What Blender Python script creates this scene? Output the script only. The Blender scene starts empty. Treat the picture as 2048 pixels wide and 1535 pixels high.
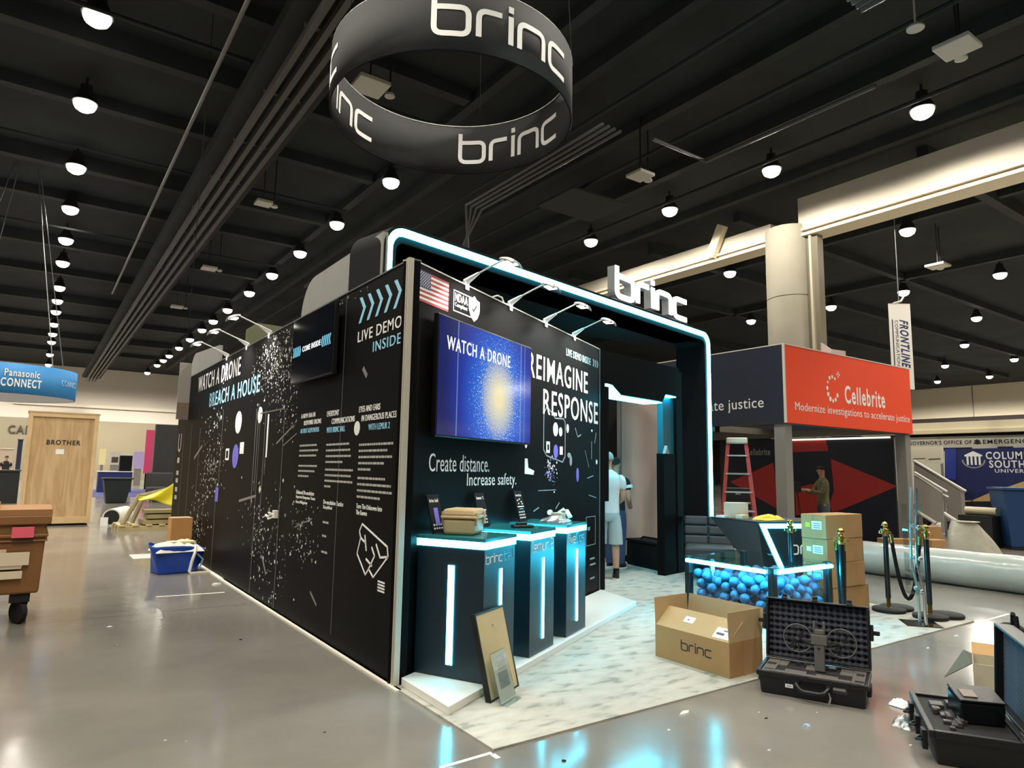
import bpy, bmesh, math, random
from math import pi, sin, cos, radians as RAD
from mathutils import Vector as V, Matrix

S = bpy.context.scene
COL = S.collection
# ------------------------------------------------------------------ camera
CX, CY, FPX, CAMZ = 1024.0, 767.5, 1347.51, 1.515
RX = V((0.81773788, -0.08574421, -0.56916842))
RY = V((-0.57533995, -0.09257304, -0.8126587))
RZ = V((0.01699113, 0.99200714, -0.12503255))
cam_d = bpy.data.cameras.new('camera')
cam_d.sensor_fit = 'HORIZONTAL'; cam_d.sensor_width = 36.0
cam_d.lens = 36.0 * FPX / 2048.0
cam_d.clip_start = 0.05; cam_d.clip_end = 300
cam = bpy.data.objects.new('camera', cam_d); COL.objects.link(cam)
cam.matrix_world = Matrix(((RX[0], RX[1], RX[2], 0), (RY[0], RY[1], RY[2], 0), (RZ[0], RZ[1], RZ[2], CAMZ), (0, 0, 0, 1)))
S.camera = cam
# ------------------------------------------------------------------ world / exposure
w = bpy.data.worlds.new('hall_air'); S.world = w; w.use_nodes = True
w.node_tree.nodes['Background'].inputs[0].default_value = (0.70, 0.72, 0.70, 1)
w.node_tree.nodes['Background'].inputs[1].default_value = 0.12
S.view_settings.view_transform = 'Standard'; S.view_settings.look = 'None'
S.view_settings.exposure = 0.0; S.view_settings.gamma = 1.0
S.view_settings.use_curve_mapping = False
try:
    S.cycles.use_denoising = True; S.cycles.denoiser = 'OPENIMAGEDENOISE'
    S.cycles.max_bounces = 8; S.cycles.transparent_max_bounces = 24
    S.cycles.sample_clamp_indirect = 6.0; S.cycles.caustics_reflective = False; S.cycles.caustics_refractive = False
    S.cycles.use_light_tree = True
except Exception:
    pass
LAMP_W = 870.0        # hall lamps (spot watts)
ARM_W = 130.0          # booth arm lamps
LED = 22.0             # emission strength of the cyan light strips
# ------------------------------------------------------------------ photo geometry (real-world planes seen through the lens)
def ray(px, py):
    a, b, c = px - CX, -(py - CY), -FPX
    d = V((RX[0]*a+RX[1]*b+RX[2]*c, RY[0]*a+RY[1]*b+RY[2]*c, RZ[0]*a+RZ[1]*b+RZ[2]*c)); d.normalize(); return d
CAM = V((0, 0, CAMZ))
def G(px, py, z=0.0):
    d = ray(px, py); return CAM + d * ((z - CAMZ) / d.z)
def P(px, py, p0, dv):
    n = V((dv[1], -dv[0], 0)); d = ray(px, py)
    return CAM + d * (n.dot(V((p0[0], p0[1], 0)) - CAM) / n.dot(d))
# ------------------------------------------------------------------ materials
def lin(c):
    c = c / 255.0
    return c / 12.92 if c <= 0.04045 else ((c + 0.055) / 1.055) ** 2.4
def rgb(r, g, b): return (lin(r), lin(g), lin(b), 1)
MATS = {}
def mat(name, col=(128, 128, 128), rough=0.5, metal=0.0, emit=0.0, var=0.0, scale=6.0, bump=0.0, bscale=60.0, spec=0.5, ecol=None, stretch=None):
    if name in MATS: return MATS[name]
    m = bpy.data.materials.new(name); m.use_nodes = True
    nt = m.node_tree; b = nt.nodes['Principled BSDF']
    c = rgb(*col)
    b.inputs['Base Color'].default_value = c
    b.inputs['Roughness'].default_value = rough; b.inputs['Metallic'].default_value = metal
    b.inputs['Specular IOR Level'].default_value = spec
    if emit > 0:
        b.inputs['Emission Color'].default_value = ecol or c; b.inputs['Emission Strength'].default_value = emit
    tc = None
    if var > 0 or bump > 0:
        tc = nt.nodes.new('ShaderNodeTexCoord'); mp = nt.nodes.new('ShaderNodeMapping')
        nt.links.new(tc.outputs['Object'], mp.inputs['Vector'])
        if stretch: mp.inputs['Scale'].default_value = stretch
    if var > 0:
        n = nt.nodes.new('ShaderNodeTexNoise'); n.inputs['Scale'].default_value = scale; n.inputs['Detail'].default_value = 5
        nt.links.new(mp.outputs[0], n.inputs['Vector'])
        r = nt.nodes.new('ShaderNodeValToRGB'); r.color_ramp.elements[0].position = 0.3; r.color_ramp.elements[1].position = 0.7
        r.color_ramp.elements[0].color = (c[0]*(1-var), c[1]*(1-var), c[2]*(1-var), 1)
        r.color_ramp.elements[1].color = (min(1, c[0]*(1+var)), min(1, c[1]*(1+var)), min(1, c[2]*(1+var)), 1)
        nt.links.new(n.outputs['Fac'], r.inputs['Fac']); nt.links.new(r.outputs['Color'], b.inputs['Base Color'])
    if bump > 0:
        n2 = nt.nodes.new('ShaderNodeTexNoise'); n2.inputs['Scale'].default_value = bscale; n2.inputs['Detail'].default_value = 3
        nt.links.new(mp.outputs[0], n2.inputs['Vector'])
        bp = nt.nodes.new('ShaderNodeBump'); bp.inputs['Strength'].default_value = bump; bp.inputs['Distance'].default_value = 0.02
        nt.links.new(n2.outputs['Fac'], bp.inputs['Height']); nt.links.new(bp.outputs[0], b.inputs['Normal'])
    MATS[name] = m; return m
def glow(name, col, strength):
    if name in MATS: return MATS[name]
    m = bpy.data.materials.new(name); m.use_nodes = True; nt = m.node_tree
    nt.nodes.remove(nt.nodes['Principled BSDF'])
    e = nt.nodes.new('ShaderNodeEmission'); e.inputs[0].default_value = (*col, 1); e.inputs[1].default_value = strength
    nt.links.new(e.outputs[0], nt.nodes['Material Output'].inputs[0]); MATS[name] = m; return m
def clear(name, tint=(1, 1, 1), refl=0.12, rough=0.02, fres=0.35):
    if name in MATS: return MATS[name]
    m = bpy.data.materials.new(name); m.use_nodes = True; nt = m.node_tree
    nt.nodes.remove(nt.nodes['Principled BSDF'])
    t = nt.nodes.new('ShaderNodeBsdfTransparent'); t.inputs[0].default_value = (*tint, 1)
    g = nt.nodes.new('ShaderNodeBsdfGlossy'); g.inputs['Roughness'].default_value = rough
    f = nt.nodes.new('ShaderNodeLayerWeight'); f.inputs[0].default_value = 0.3
    a = nt.nodes.new('ShaderNodeMath'); a.operation = 'MULTIPLY_ADD'; a.inputs[1].default_value = fres; a.inputs[2].default_value = refl
    a.use_clamp = True
    mx = nt.nodes.new('ShaderNodeMixShader')
    nt.links.new(f.outputs['Fresnel'], a.inputs[0]); nt.links.new(a.outputs[0], mx.inputs[0])
    nt.links.new(t.outputs[0], mx.inputs[1]); nt.links.new(g.outputs[0], mx.inputs[2])
    nt.links.new(mx.outputs[0], nt.nodes['Material Output'].inputs[0]); MATS[name] = m; return m

# large procedural surfaces
def floor_mat():
    m = bpy.data.materials.new('polished_concrete'); m.use_nodes = True; nt = m.node_tree; b = nt.nodes['Principled BSDF']
    tc = nt.nodes.new('ShaderNodeTexCoord')
    n1 = nt.nodes.new('ShaderNodeTexNoise'); n1.inputs['Scale'].default_value = 0.55; n1.inputs['Detail'].default_value = 8; n1.inputs['Roughness'].default_value = 0.6
    nt.links.new(tc.outputs['Object'], n1.inputs['Vector'])
    r1 = nt.nodes.new('ShaderNodeValToRGB')
    r1.color_ramp.elements[0].position = 0.32; r1.color_ramp.elements[0].color = rgb(112, 108, 101)
    r1.color_ramp.elements[1].position = 0.68; r1.color_ramp.elements[1].color = rgb(136, 131, 123)
    nt.links.new(n1.outputs['Fac'], r1.inputs['Fac'])
    # saw-cut joints
    mp = nt.nodes.new('ShaderNodeMapping'); mp.inputs['Location'].default_value = (0.9, 1.2, 0)
    br = nt.nodes.new('ShaderNodeTexBrick'); br.offset = 0; br.inputs['Scale'].default_value = 1.0
    br.inputs['Brick Width'].default_value = 9.1; br.inputs['Row Height'].default_value = 9.1; br.inputs['Mortar Size'].default_value = 0.012
    br.inputs['Color1'].default_value = (1, 1, 1, 1); br.inputs['Color2'].default_value = (1, 1, 1, 1); br.inputs['Mortar'].default_value = (0.55, 0.55, 0.55, 1)
    nt.links.new(tc.outputs['Object'], mp.inputs['Vector']); nt.links.new(mp.outputs[0], br.inputs['Vector'])
    mu = nt.nodes.new('ShaderNodeMix'); mu.data_type = 'RGBA'; mu.blend_type = 'MULTIPLY'; mu.inputs[0].default_value = 1
    nt.links.new(r1.outputs['Color'], mu.inputs[6]); nt.links.new(br.outputs['Color'], mu.inputs[7])
    nt.links.new(mu.outputs[2], b.inputs['Base Color'])
    n2 = nt.nodes.new('ShaderNodeTexNoise'); n2.inputs['Scale'].default_value = 0.9; n2.inputs['Detail'].default_value = 2
    nt.links.new(tc.outputs['Object'], n2.inputs['Vector'])
    r2 = nt.nodes.new('ShaderNodeMapRange'); r2.inputs[1].default_value = 0.3; r2.inputs[2].default_value = 0.7; r2.inputs[3].default_value = 0.11; r2.inputs[4].default_value = 0.19
    nt.links.new(n2.outputs['Fac'], r2.inputs[0]); nt.links.new(r2.outputs[0], b.inputs['Roughness'])
    n3 = nt.nodes.new('ShaderNodeTexNoise'); n3.inputs['Scale'].default_value = 5; n3.inputs['Detail'].default_value = 2
    nt.links.new(tc.outputs['Object'], n3.inputs['Vector'])
    bp = nt.nodes.new('ShaderNodeBump'); bp.inputs['Strength'].default_value = 0.035; bp.inputs['Distance'].default_value = 0.02
    nt.links.new(n3.outputs['Fac'], bp.inputs['Height']); nt.links.new(bp.outputs[0], b.inputs['Normal'])
    b.inputs['Specular IOR Level'].default_value = 0.6
    return m
def carpet_mat():
    m = bpy.data.materials.new('mottled_carpet'); m.use_nodes = True; nt = m.node_tree; b = nt.nodes['Principled BSDF']
    tc = nt.nodes.new('ShaderNodeTexCoord'); mp = nt.nodes.new('ShaderNodeMapping'); mp.inputs['Rotation'].default_value = (0, 0, 0.5); mp.inputs['Scale'].default_value = (1, 2.1, 1)
    nt.links.new(tc.outputs['Object'], mp.inputs['Vector'])
    n = nt.nodes.new('ShaderNodeTexNoise'); n.inputs['Scale'].default_value = 5.2; n.inputs['Detail'].default_value = 4; n.inputs['Roughness'].default_value = 0.5; n.inputs['Distortion'].default_value = 0.2
    nt.links.new(mp.outputs[0], n.inputs['Vector'])
    r = nt.nodes.new('ShaderNodeValToRGB'); e = r.color_ramp.elements
    e[0].position = 0.33; e[0].color = rgb(146, 146, 137); e[1].position = 0.40; e[1].color = rgb(168, 167, 156)
    x = e.new(0.47); x.color = rgb(178, 175, 165); x = e.new(0.70); x.color = rgb(188, 185, 174)
    nt.links.new(n.outputs['Fac'], r.inputs['Fac']); nt.links.new(r.outputs['Color'], b.inputs['Base Color'])
    b.inputs['Roughness'].default_value = 0.95; b.inputs['Specular IOR Level'].default_value = 0.1
    n2 = nt.nodes.new('ShaderNodeTexNoise'); n2.inputs['Scale'].default_value = 260; nt.links.new(tc.outputs['Object'], n2.inputs['Vector'])
    bp = nt.nodes.new('ShaderNodeBump'); bp.inputs['Strength'].default_value = 0.5; bp.inputs['Distance'].default_value = 0.005
    nt.links.new(n2.outputs['Fac'], bp.inputs['Height']); nt.links.new(bp.outputs[0], b.inputs['Normal'])
    return m
def screen_mat():
    m = bpy.data.materials.new('video_screen'); m.use_nodes = True; nt = m.node_tree; b = nt.nodes['Principled BSDF']
    L = nt.links.new
    tc = nt.nodes.new('ShaderNodeTexCoord'); sx = nt.nodes.new('ShaderNodeSeparateXYZ'); L(tc.outputs['Generated'], sx.inputs[0])
    def math(op, a, bb=None, clamp=False):
        k = nt.nodes.new('ShaderNodeMath'); k.operation = op; k.use_clamp = clamp
        for i, q in enumerate((a, bb)):
            if q is None: continue
            if isinstance(q, (int, float)): k.inputs[i].default_value = q
            else: L(q, k.inputs[i])
        return k.outputs[0]
    x, z = sx.outputs[0], sx.outputs[2]
    dx = math('MULTIPLY', math('SUBTRACT', x, 0.60), 1.75); dz = math('SUBTRACT', z, 0.40)
    d = math('SQRT', math('ADD', math('MULTIPLY', dx, dx), math('MULTIPLY', math('MULTIPLY', dz, dz), 0.75)))
    ramp = nt.nodes.new('ShaderNodeValToRGB'); e = ramp.color_ramp.elements
    e[0].position = 0.0; e[0].color = rgb(20, 150, 235); e[1].position = 0.95; e[1].color = rgb(6, 20, 92)
    q = e.new(0.45); q.color = rgb(8, 92, 208); q = e.new(0.7); q.color = rgb(8, 44, 156)
    L(d, ramp.inputs[0])
    # shattered-glass sparkle that thickens towards the burst
    vo = nt.nodes.new('ShaderNodeTexNoise'); vo.inputs['Scale'].default_value = 75; vo.inputs['Detail'].default_value = 2
    mp = nt.nodes.new('ShaderNodeMapping'); mp.inputs['Scale'].default_value = (1.75, 1, 0.8); L(tc.outputs['Generated'], mp.inputs[0]); L(mp.outputs[0], vo.inputs['Vector'])
    thr = math('ADD', math('MULTIPLY', d, 0.44), 0.40)
    sp = math('MULTIPLY', math('SUBTRACT', vo.outputs['Fac'], thr), 14.0, True)
    core = math('SUBTRACT', 1.25, math('MULTIPLY', d, 3.6), True)
    fac = math('MAXIMUM', math('MULTIPLY', sp, 0.85), core, True)
    mx = nt.nodes.new('ShaderNodeMix'); mx.data_type = 'RGBA'; L(fac, mx.inputs[0]); L(ramp.outputs[0], mx.inputs[6]); mx.inputs[7].default_value = rgb(238, 226, 178)
    # light door edges in the picture
    def line(c, wdt):
        return math('LESS_THAN', math('ABSOLUTE', math('SUBTRACT', x, c)), wdt)
    ln = math('MAXIMUM', line(0.865, 0.005), math('MAXIMUM', line(0.17, 0.004), line(0.915, 0.003)))
    mx2 = nt.nodes.new('ShaderNodeMix'); mx2.data_type = 'RGBA'; L(math('MULTIPLY', ln, 0.3), mx2.inputs[0]); L(mx.outputs[2], mx2.inputs[6]); mx2.inputs[7].default_value = rgb(190, 220, 240)
    b.inputs['Base Color'].default_value = (0.01, 0.01, 0.012, 1); b.inputs['Roughness'].default_value = 0.12
    L(mx2.outputs[2], b.inputs['Emission Color']); b.inputs['Emission Strength'].default_value = 1.0
    return m
def wood_mat(name, c0, c1):
    m = bpy.data.materials.new(name); m.use_nodes = True; nt = m.node_tree; b = nt.nodes['Principled BSDF']
    tc = nt.nodes.new('ShaderNodeTexCoord'); mp = nt.nodes.new('ShaderNodeMapping'); mp.inputs['Scale'].default_value = (5, 5, 0.6)
    n = nt.nodes.new('ShaderNodeTexNoise'); n.inputs['Scale'].default_value = 1.6; n.inputs['Detail'].default_value = 8; n.inputs['Distortion'].default_value = 1.2
    r = nt.nodes.new('ShaderNodeValToRGB'); r.color_ramp.elements[0].position = 0.3; r.color_ramp.elements[1].position = 0.7
    r.color_ramp.elements[0].color = rgb(*c0); r.color_ramp.elements[1].color = rgb(*c1)
    nt.links.new(tc.outputs['Object'], mp.inputs[0]); nt.links.new(mp.outputs[0], n.inputs['Vector']); nt.links.new(n.outputs['Fac'], r.inputs[0]); nt.links.new(r.outputs[0], b.inputs['Base Color'])
    b.inputs['Roughness'].default_value = 0.6
    return m
def foam_mat():
    m = bpy.data.materials.new('egg_crate_foam'); m.use_nodes = True; nt = m.node_tree; b = nt.nodes['Principled BSDF']
    b.inputs['Base Color'].default_value = rgb(58, 60, 70); b.inputs['Roughness'].default_value = 0.95
    return m

M_FLOOR = floor_mat(); M_CARPET = carpet_mat(); M_SCREEN = screen_mat(); M_FOAM = foam_mat()
M_CRATE = wood_mat('crate_plywood', (176, 142, 98), (203, 172, 128))
M_BLACK = mat('black_vinyl', (15, 15, 15), 0.45, var=0.12, scale=2, spec=0.05)
M_BLACK2 = mat('black_fabric', (14, 16, 18), 0.8, var=0.1, scale=4, spec=0.2)
M_TRIM = mat('aluminium_trim', (205, 200, 186), 0.35, metal=0.35)
M_TRIMDK = mat('grey_trim', (120, 122, 122), 0.4, metal=0.5)
M_WHITE = mat('white_print', (236, 236, 232), 0.5)
M_CYANP = mat('pale_blue_print', (150, 208, 236), 0.5)
M_LED = glow('cyan_light_strip', (0.06, 0.74, 1.0), LED)
M_LEDB = glow('cyan_tank_light', (0.035, 0.66, 1.0), LED*6.5)
M_LETTER = glow('lit_letter_face', (1.0, 0.98, 0.96), 7.0)
M_LENS = glow('lamp_lens', (1.0, 0.95, 0.80), 12.0)
M_ARMLENS = glow('arm_lamp_lens', (1.0, 0.96, 0.84), 6.0)
M_SCRTXT = glow('screen_text', (1, 1, 1), 1.0)
M_SCRCY = glow('screen_chevron', (0.25, 0.72, 0.95), 0.9)
M_TVDK = mat('dark_screen', (8, 11, 22), 0.12)
M_TVB = mat('monitor_casing', (14, 14, 15), 0.35)
M_CARD = mat('cardboard', (170, 131, 84), 0.8, var=0.08, scale=3)
M_CARDIN = mat('cardboard_inside', (184, 158, 116), 0.85, var=0.06, scale=3)
M_TAN = mat('tan_plastic', (190, 168, 126), 0.5, bump=0.1, bscale=200)
M_BPLAST = mat('black_plastic', (16, 17, 19), 0.42, bump=0.15, bscale=220)
M_FOAMG = mat('grey_foam', (96, 90, 86), 0.95, bump=0.2, bscale=120)
M_GOLD = mat('brass', (206, 172, 96), 0.18, metal=1.0)
M_CHROME = mat('chrome', (210, 212, 214), 0.15, metal=1.0)
M_GREYFAB = mat('grey_fabric', (140, 140, 136), 0.85, var=0.04, scale=3)
M_WPAINT = mat('white_laminate', (232, 230, 222), 0.25)
M_GLASS = clear('clear_acrylic', (0.95, 1, 1), 0.04)
M_GLASSB = clear('blue_tinted_acrylic', (0.90, 0.99, 1.0), 0.02, 0.05, 0.2)
M_TEALTOP = mat('teal_glass_top', (38, 120, 128), 0.12)
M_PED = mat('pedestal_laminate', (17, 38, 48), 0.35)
M_DKGREY = mat('dark_grey_laminate', (52, 56, 60), 0.5)
M_RUB = mat('rubber', (22, 22, 22), 0.8)
M_STEEL = mat('painted_steel', (128, 126, 120), 0.5)
M_SKIN = mat('skin', (196, 150, 124), 0.55)
M_HAIR = mat('hair', (60, 48, 40), 0.8)

# ------------------------------------------------------------------ mesh builder
class MB:
    def __init__(self): self.v = []; self.f = []; self.m = []
    def add(self, vs, fs, mi=0):
        o = len(self.v); self.v += [tuple(q) for q in vs]
        self.f += [tuple(i + o for i in q) for q in fs]; self.m += [mi] * len(fs); return self
    def box(self, x0, x1, y0, y1, z0, z1, mi=0, M=None):
        vs = [V((x, y, z)) for z in (z0, z1) for x, y in ((x0, y0), (x1, y0), (x1, y1), (x0, y1))]
        if M is not None: vs = [M @ q for q in vs]
        return self.add(vs, [(3, 2, 1, 0), (4, 5, 6, 7), (0, 1, 5, 4), (1, 2, 6, 5), (2, 3, 7, 6), (3, 0, 4, 7)], mi)
    def frustum(self, b, t, z0, z1, mi=0):     # b,t = (x0,x1,y0,y1)
        vs = [(x, y, z0) for x, y in ((b[0], b[2]), (b[1], b[2]), (b[1], b[3]), (b[0], b[3]))] + [(x, y, z1) for x, y in ((t[0], t[2]), (t[1], t[2]), (t[1], t[3]), (t[0], t[3]))]
        return self.add(vs, [(3, 2, 1, 0), (4, 5, 6, 7), (0, 1, 5, 4), (1, 2, 6, 5), (2, 3, 7, 6), (3, 0, 4, 7)], mi)
    def prism(self, poly, z0, z1, mi=0):
        n = len(poly)
        if sum(poly[i][0]*poly[(i+1) % n][1]-poly[(i+1) % n][0]*poly[i][1] for i in range(n)) < 0: poly = poly[::-1]
        vs = [(x, y, z0) for x, y in poly] + [(x, y, z1) for x, y in poly]
        return self.add(vs, [tuple(range(n))[::-1], tuple(range(n, 2*n))] + [(i, (i+1) % n, n+(i+1) % n, n+i) for i in range(n)], mi)
    def plate(self, poly, y, t=0.003, mi=0):   # polygon in local x,z; front at y-t facing -y
        n = len(poly)
        if sum(poly[i][0]*poly[(i+1) % n][1]-poly[(i+1) % n][0]*poly[i][1] for i in range(n)) < 0: poly = poly[::-1]
        vs = [(x, y-t, z) for x, z in poly] + [(x, y, z) for x, z in poly]
        return self.add(vs, [tuple(range(n)), tuple(range(n, 2*n))[::-1]] + [((i+1) % n, i, n+i, n+(i+1) % n) for i in range(n)], mi)
    def rect(self, x0, x1, z0, z1, y, t=0.003, mi=0): return self.plate([(x0, z0), (x1, z0), (x1, z1), (x0, z1)], y, t, mi)
    def line(self, a, b, wd, y, t=0.003, mi=0):
        a, b = V(a), V(b); d = (b-a).normalized(); n = V((-d.y, d.x))*wd/2
        return self.plate([tuple(a-n), tuple(b-n), tuple(b+n), tuple(a+n)], y, t, mi)
    def tube(self, pts, r, n=10, closed=False, mi=0):
        pts = [V(p) for p in pts]; rs = r if isinstance(r, (list, tuple)) else [r]*len(pts); vs = []; fs = []; N = len(pts)
        up = None
        for i, p in enumerate(pts):
            if closed: d = pts[(i+1) % N]-pts[i-1]
            else: d = pts[min(i+1, N-1)]-pts[max(i-1, 0)]
            d.normalize()
            if up is None: up = V((0, 0, 1)) if abs(d.z) < 0.9 else V((1, 0, 0))
            a = d.cross(up); a.normalize(); b = a.cross(d); b.normalize(); up = b
            vs += [p + (a*cos(2*pi*k/n)+b*sin(2*pi*k/n))*rs[i] for k in range(n)]
        for i in range(N if closed else N-1):
            j = (i+1) % N
            fs += [(i*n+k, i*n+(k+1) % n, j*n+(k+1) % n, j*n+k) for k in range(n)]
        if not closed: fs += [tuple(range(n))[::-1], tuple((N-1)*n+k for k in range(n))]
        return self.add(vs, fs, mi)
    def lathe(self, prof, c=(0, 0, 0), n=24, mi=0):
        vs = []; fs = []
        for r, z in prof: vs += [(c[0]+max(r, 1e-4)*cos(2*pi*k/n), c[1]+max(r, 1e-4)*sin(2*pi*k/n), c[2]+z) for k in range(n)]
        for i in range(len(prof)-1): fs += [(i*n+k, i*n+(k+1) % n, (i+1)*n+(k+1) % n, (i+1)*n+k) for k in range(n)]
        fs += [tuple(range(n))[::-1], tuple((len(prof)-1)*n+k for k in range(n))]
        return self.add(vs, fs, mi)
    def ball(self, c, r, n=14, mi=0, sc=(1, 1, 1)):
        h = n//2
        return self._ball(c, r, n, h, mi, sc)
    def _ball(self, c, r, n, h, mi, sc):
        vs = [(c[0], c[1], c[2]-r*sc[2])]; fs = []
        for i in range(1, h):
            t = -pi/2+pi*i/h
            vs += [(c[0]+r*sc[0]*cos(t)*cos(2*pi*k/n), c[1]+r*sc[1]*cos(t)*sin(2*pi*k/n), c[2]+r*sc[2]*sin(t)) for k in range(n)]
        vs.append((c[0], c[1], c[2]+r*sc[2])); T = len(vs)-1
        fs += [(0, 1+(k+1) % n, 1+k) for k in range(n)]
        for i in range(h-2): fs += [(1+i*n+k, 1+i*n+(k+1) % n, 1+(i+1)*n+(k+1) % n, 1+(i+1)*n+k) for k in range(n)]
        b = 1+(h-2)*n; fs += [(b+k, b+(k+1) % n, T) for k in range(n)]
        return self.add(vs, fs, mi)
    def surf(self, fn, nu, nv, mi=0, closed_u=False):
        vs = [fn(i/(nu if closed_u else nu-1), j/(nv-1)) for j in range(nv) for i in range(nu)]
        fs = [(j*nu+i, j*nu+(i+1) % nu, (j+1)*nu+(i+1) % nu, (j+1)*nu+i) for j in range(nv-1) for i in range(nu if closed_u else nu-1)]
        return self.add(vs, fs, mi)
    def build(self, name, mats, parent=None, smooth=False, bevel=0, loc=None, rz=None, solid=0, sub=0):
        me = bpy.data.meshes.new(name); me.from_pydata(self.v, [], self.f)
        ms = mats if isinstance(mats, (list, tuple)) else [mats]
        for q in ms: me.materials.append(q)
        if len(ms) > 1:
            for p, k in zip(me.polygons, self.m): p.material_index = k
        if smooth:
            for p in me.polygons: p.use_smooth = True
            if smooth != 'all':
                try: me.set_sharp_from_angle(angle=RAD(40))
                except Exception: pass
        me.update()
        o = bpy.data.objects.new(name, me); COL.objects.link(o)
        if parent is not None: o.parent = parent
        if loc is not None: o.location = loc
        if rz is not None: o.rotation_euler[2] = rz
        if solid: md = o.modifiers.new('s', 'SOLIDIFY'); md.thickness = solid; md.offset = 0
        if sub: md = o.modifiers.new('u', 'SUBSURF'); md.levels = sub; md.render_levels = sub
        if bevel: md = o.modifiers.new('b', 'BEVEL'); md.width = bevel; md.segments = 2; md.limit_method = 'ANGLE'
        return o
def tag(o, label, cat, group=None, kind=None):
    o['label'] = label; o['category'] = cat
    if group: o['group'] = group
    if kind: o['kind'] = kind
    return o
def struct(o): o['kind'] = 'structure'; return o
def thing(name, label, cat, loc=(0, 0, 0), rz=0.0, group=None, kind=None):
    o = bpy.data.objects.new(name, None); COL.objects.link(o); o.empty_display_size = 0.1
    o.location = loc; o.rotation_euler = (0, 0, rz); return tag(o, label, cat, group, kind)
def bx(name, x0, x1, y0, y1, z0, z1, m, parent=None, bevel=0, **k): return MB().box(x0, x1, y0, y1, z0, z1).build(name, m, parent, bevel=bevel, **k)
def lab(o, l): o['label'] = l; return o
def dup(root, loc, rz, label, group=None):
    r = root.copy(); COL.objects.link(r); r.location = loc; r.rotation_euler = (0, 0, rz); r['label'] = label
    if group: r['group'] = group
    for ch in list(root.children):
        c = ch.copy(); COL.objects.link(c); c.parent = r
        for g in list(ch.children):
            d = g.copy(); COL.objects.link(d); d.parent = c
    return r

# ------------------------------------------------------------------ lettering
TXT = {}
def text_mesh(s, bold=0.0):
    k = (s, bold)
    if k in TXT: return TXT[k]
    cu = bpy.data.curves.new('t', 'FONT'); cu.body = s; cu.size = 1; cu.resolution_u = 3; cu.offset = bold; cu.extrude = 0.01; cu.space_character = (1.12 if bold > 0 else 1.05)+max(0.0, bold)*3
    o = bpy.data.objects.new('t', cu); COL.objects.link(o)
    dg = bpy.context.evaluated_depsgraph_get(); me = bpy.data.meshes.new_from_object(o.evaluated_get(dg))
    vs = [tuple(v.co) for v in me.vertices]; fs = [tuple(p.vertices) for p in me.polygons]
    bpy.data.objects.remove(o); bpy.data.curves.remove(cu); bpy.data.meshes.remove(me)
    x0 = min(q[0] for q in vs); x1 = max(q[0] for q in vs); z0 = min(q[1] for q in vs); z1 = max(q[1] for q in vs)
    TXT[k] = ([((q[0]-x0)/(x1-x0), (q[1]-z0)/(z1-z0), 0 if q[2] > 0 else 1) for q in vs], fs, (x1-x0)/(z1-z0)); return TXT[k]
def text(name, s, x0, x1, z0, z1, y, m, parent, bold=0.0, t=0.003, shear=0.0, M=None, mb=None, mi=0):
    vs, fs, asp = text_mesh(s, bold)
    if x1 is None: x1 = x0 + asp*(z1-z0)
    w_, h_ = x1-x0, z1-z0
    pts = [V((x0+q[0]*w_+q[1]*h_*shear, y-t+q[2]*t, z0+q[1]*h_)) for q in vs]
    if M is not None: pts = [M @ q for q in pts]
    b = (mb or MB()).add(pts, fs, mi)
    return b if mb else b.build(name, m, parent)
# stroke alphabet of the wide rounded logo type: polylines with rounded corners in x-height units
GL = {
 'b': (1.2, [([(0, 1.46), (0, 0), (1.2, 0), (1.2, 1), (0, 1)], 0)]), 'r': (0.85, [([(0, 0), (0, 1), (0.85, 1)], 0)]),
 'i': (0.0, [([(0, 0), (0, 1.08)], 0), ([(0, 1.22), (0, 1.46)], 0)]), 'n': (1.15, [([(0, 0), (0, 1), (1.15, 1), (1.15, 0)], 0)]),
 'c': (1.1, [([(1.1, 1), (0, 1), (0, 0), (1.1, 0)], 0)]), 'a': (0.9, [([(0, 1), (0.9, 1), (0.9, 0), (0, 0), (0, 0.5), (0.9, 0.5)], 0)]),
 'l': (0.25, [([(0, 1.62), (0, 0), (0.25, 0)], 0)]), 'e': (0.9, [([(0.9, 0), (0, 0), (0, 1), (0.9, 1), (0.9, 0.5), (0, 0.5)], 0)]),
 'm': (1.4, [([(0, 0), (0, 1), (1.4, 1), (1.4, 0)], 0), ([(0.7, 1), (0.7, 0)], 0)]), 'u': (0.9, [([(0, 1), (0, 0), (0.9, 0), (0.9, 1)], 0)]),
 '2': (0.9, [([(0, 1.5), (0.9, 1.5), (0.9, 0.75), (0, 0.75), (0, 0), (0.9, 0)], 0)]), 'v': (0.8, [([(0, 1), (0.4, 0), (0.8, 1)], 1)]),
 'O': (1.05, [([(0, 0.75), (0, 1.5), (1.05, 1.5), (1.05, 0), (0, 0), (0, 0.75)], 0)]), 'p': (0.9, [([(0, -0.5), (0, 1), (0.9, 1), (0.9, 0), (0, 0)], 0)]),
 's': (0.85, [([(0.85, 1), (0, 1), (0, 0.5), (0.85, 0.5), (0.85, 0), (0, 0)], 0)]), ' ': (0.35, []),
}
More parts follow.
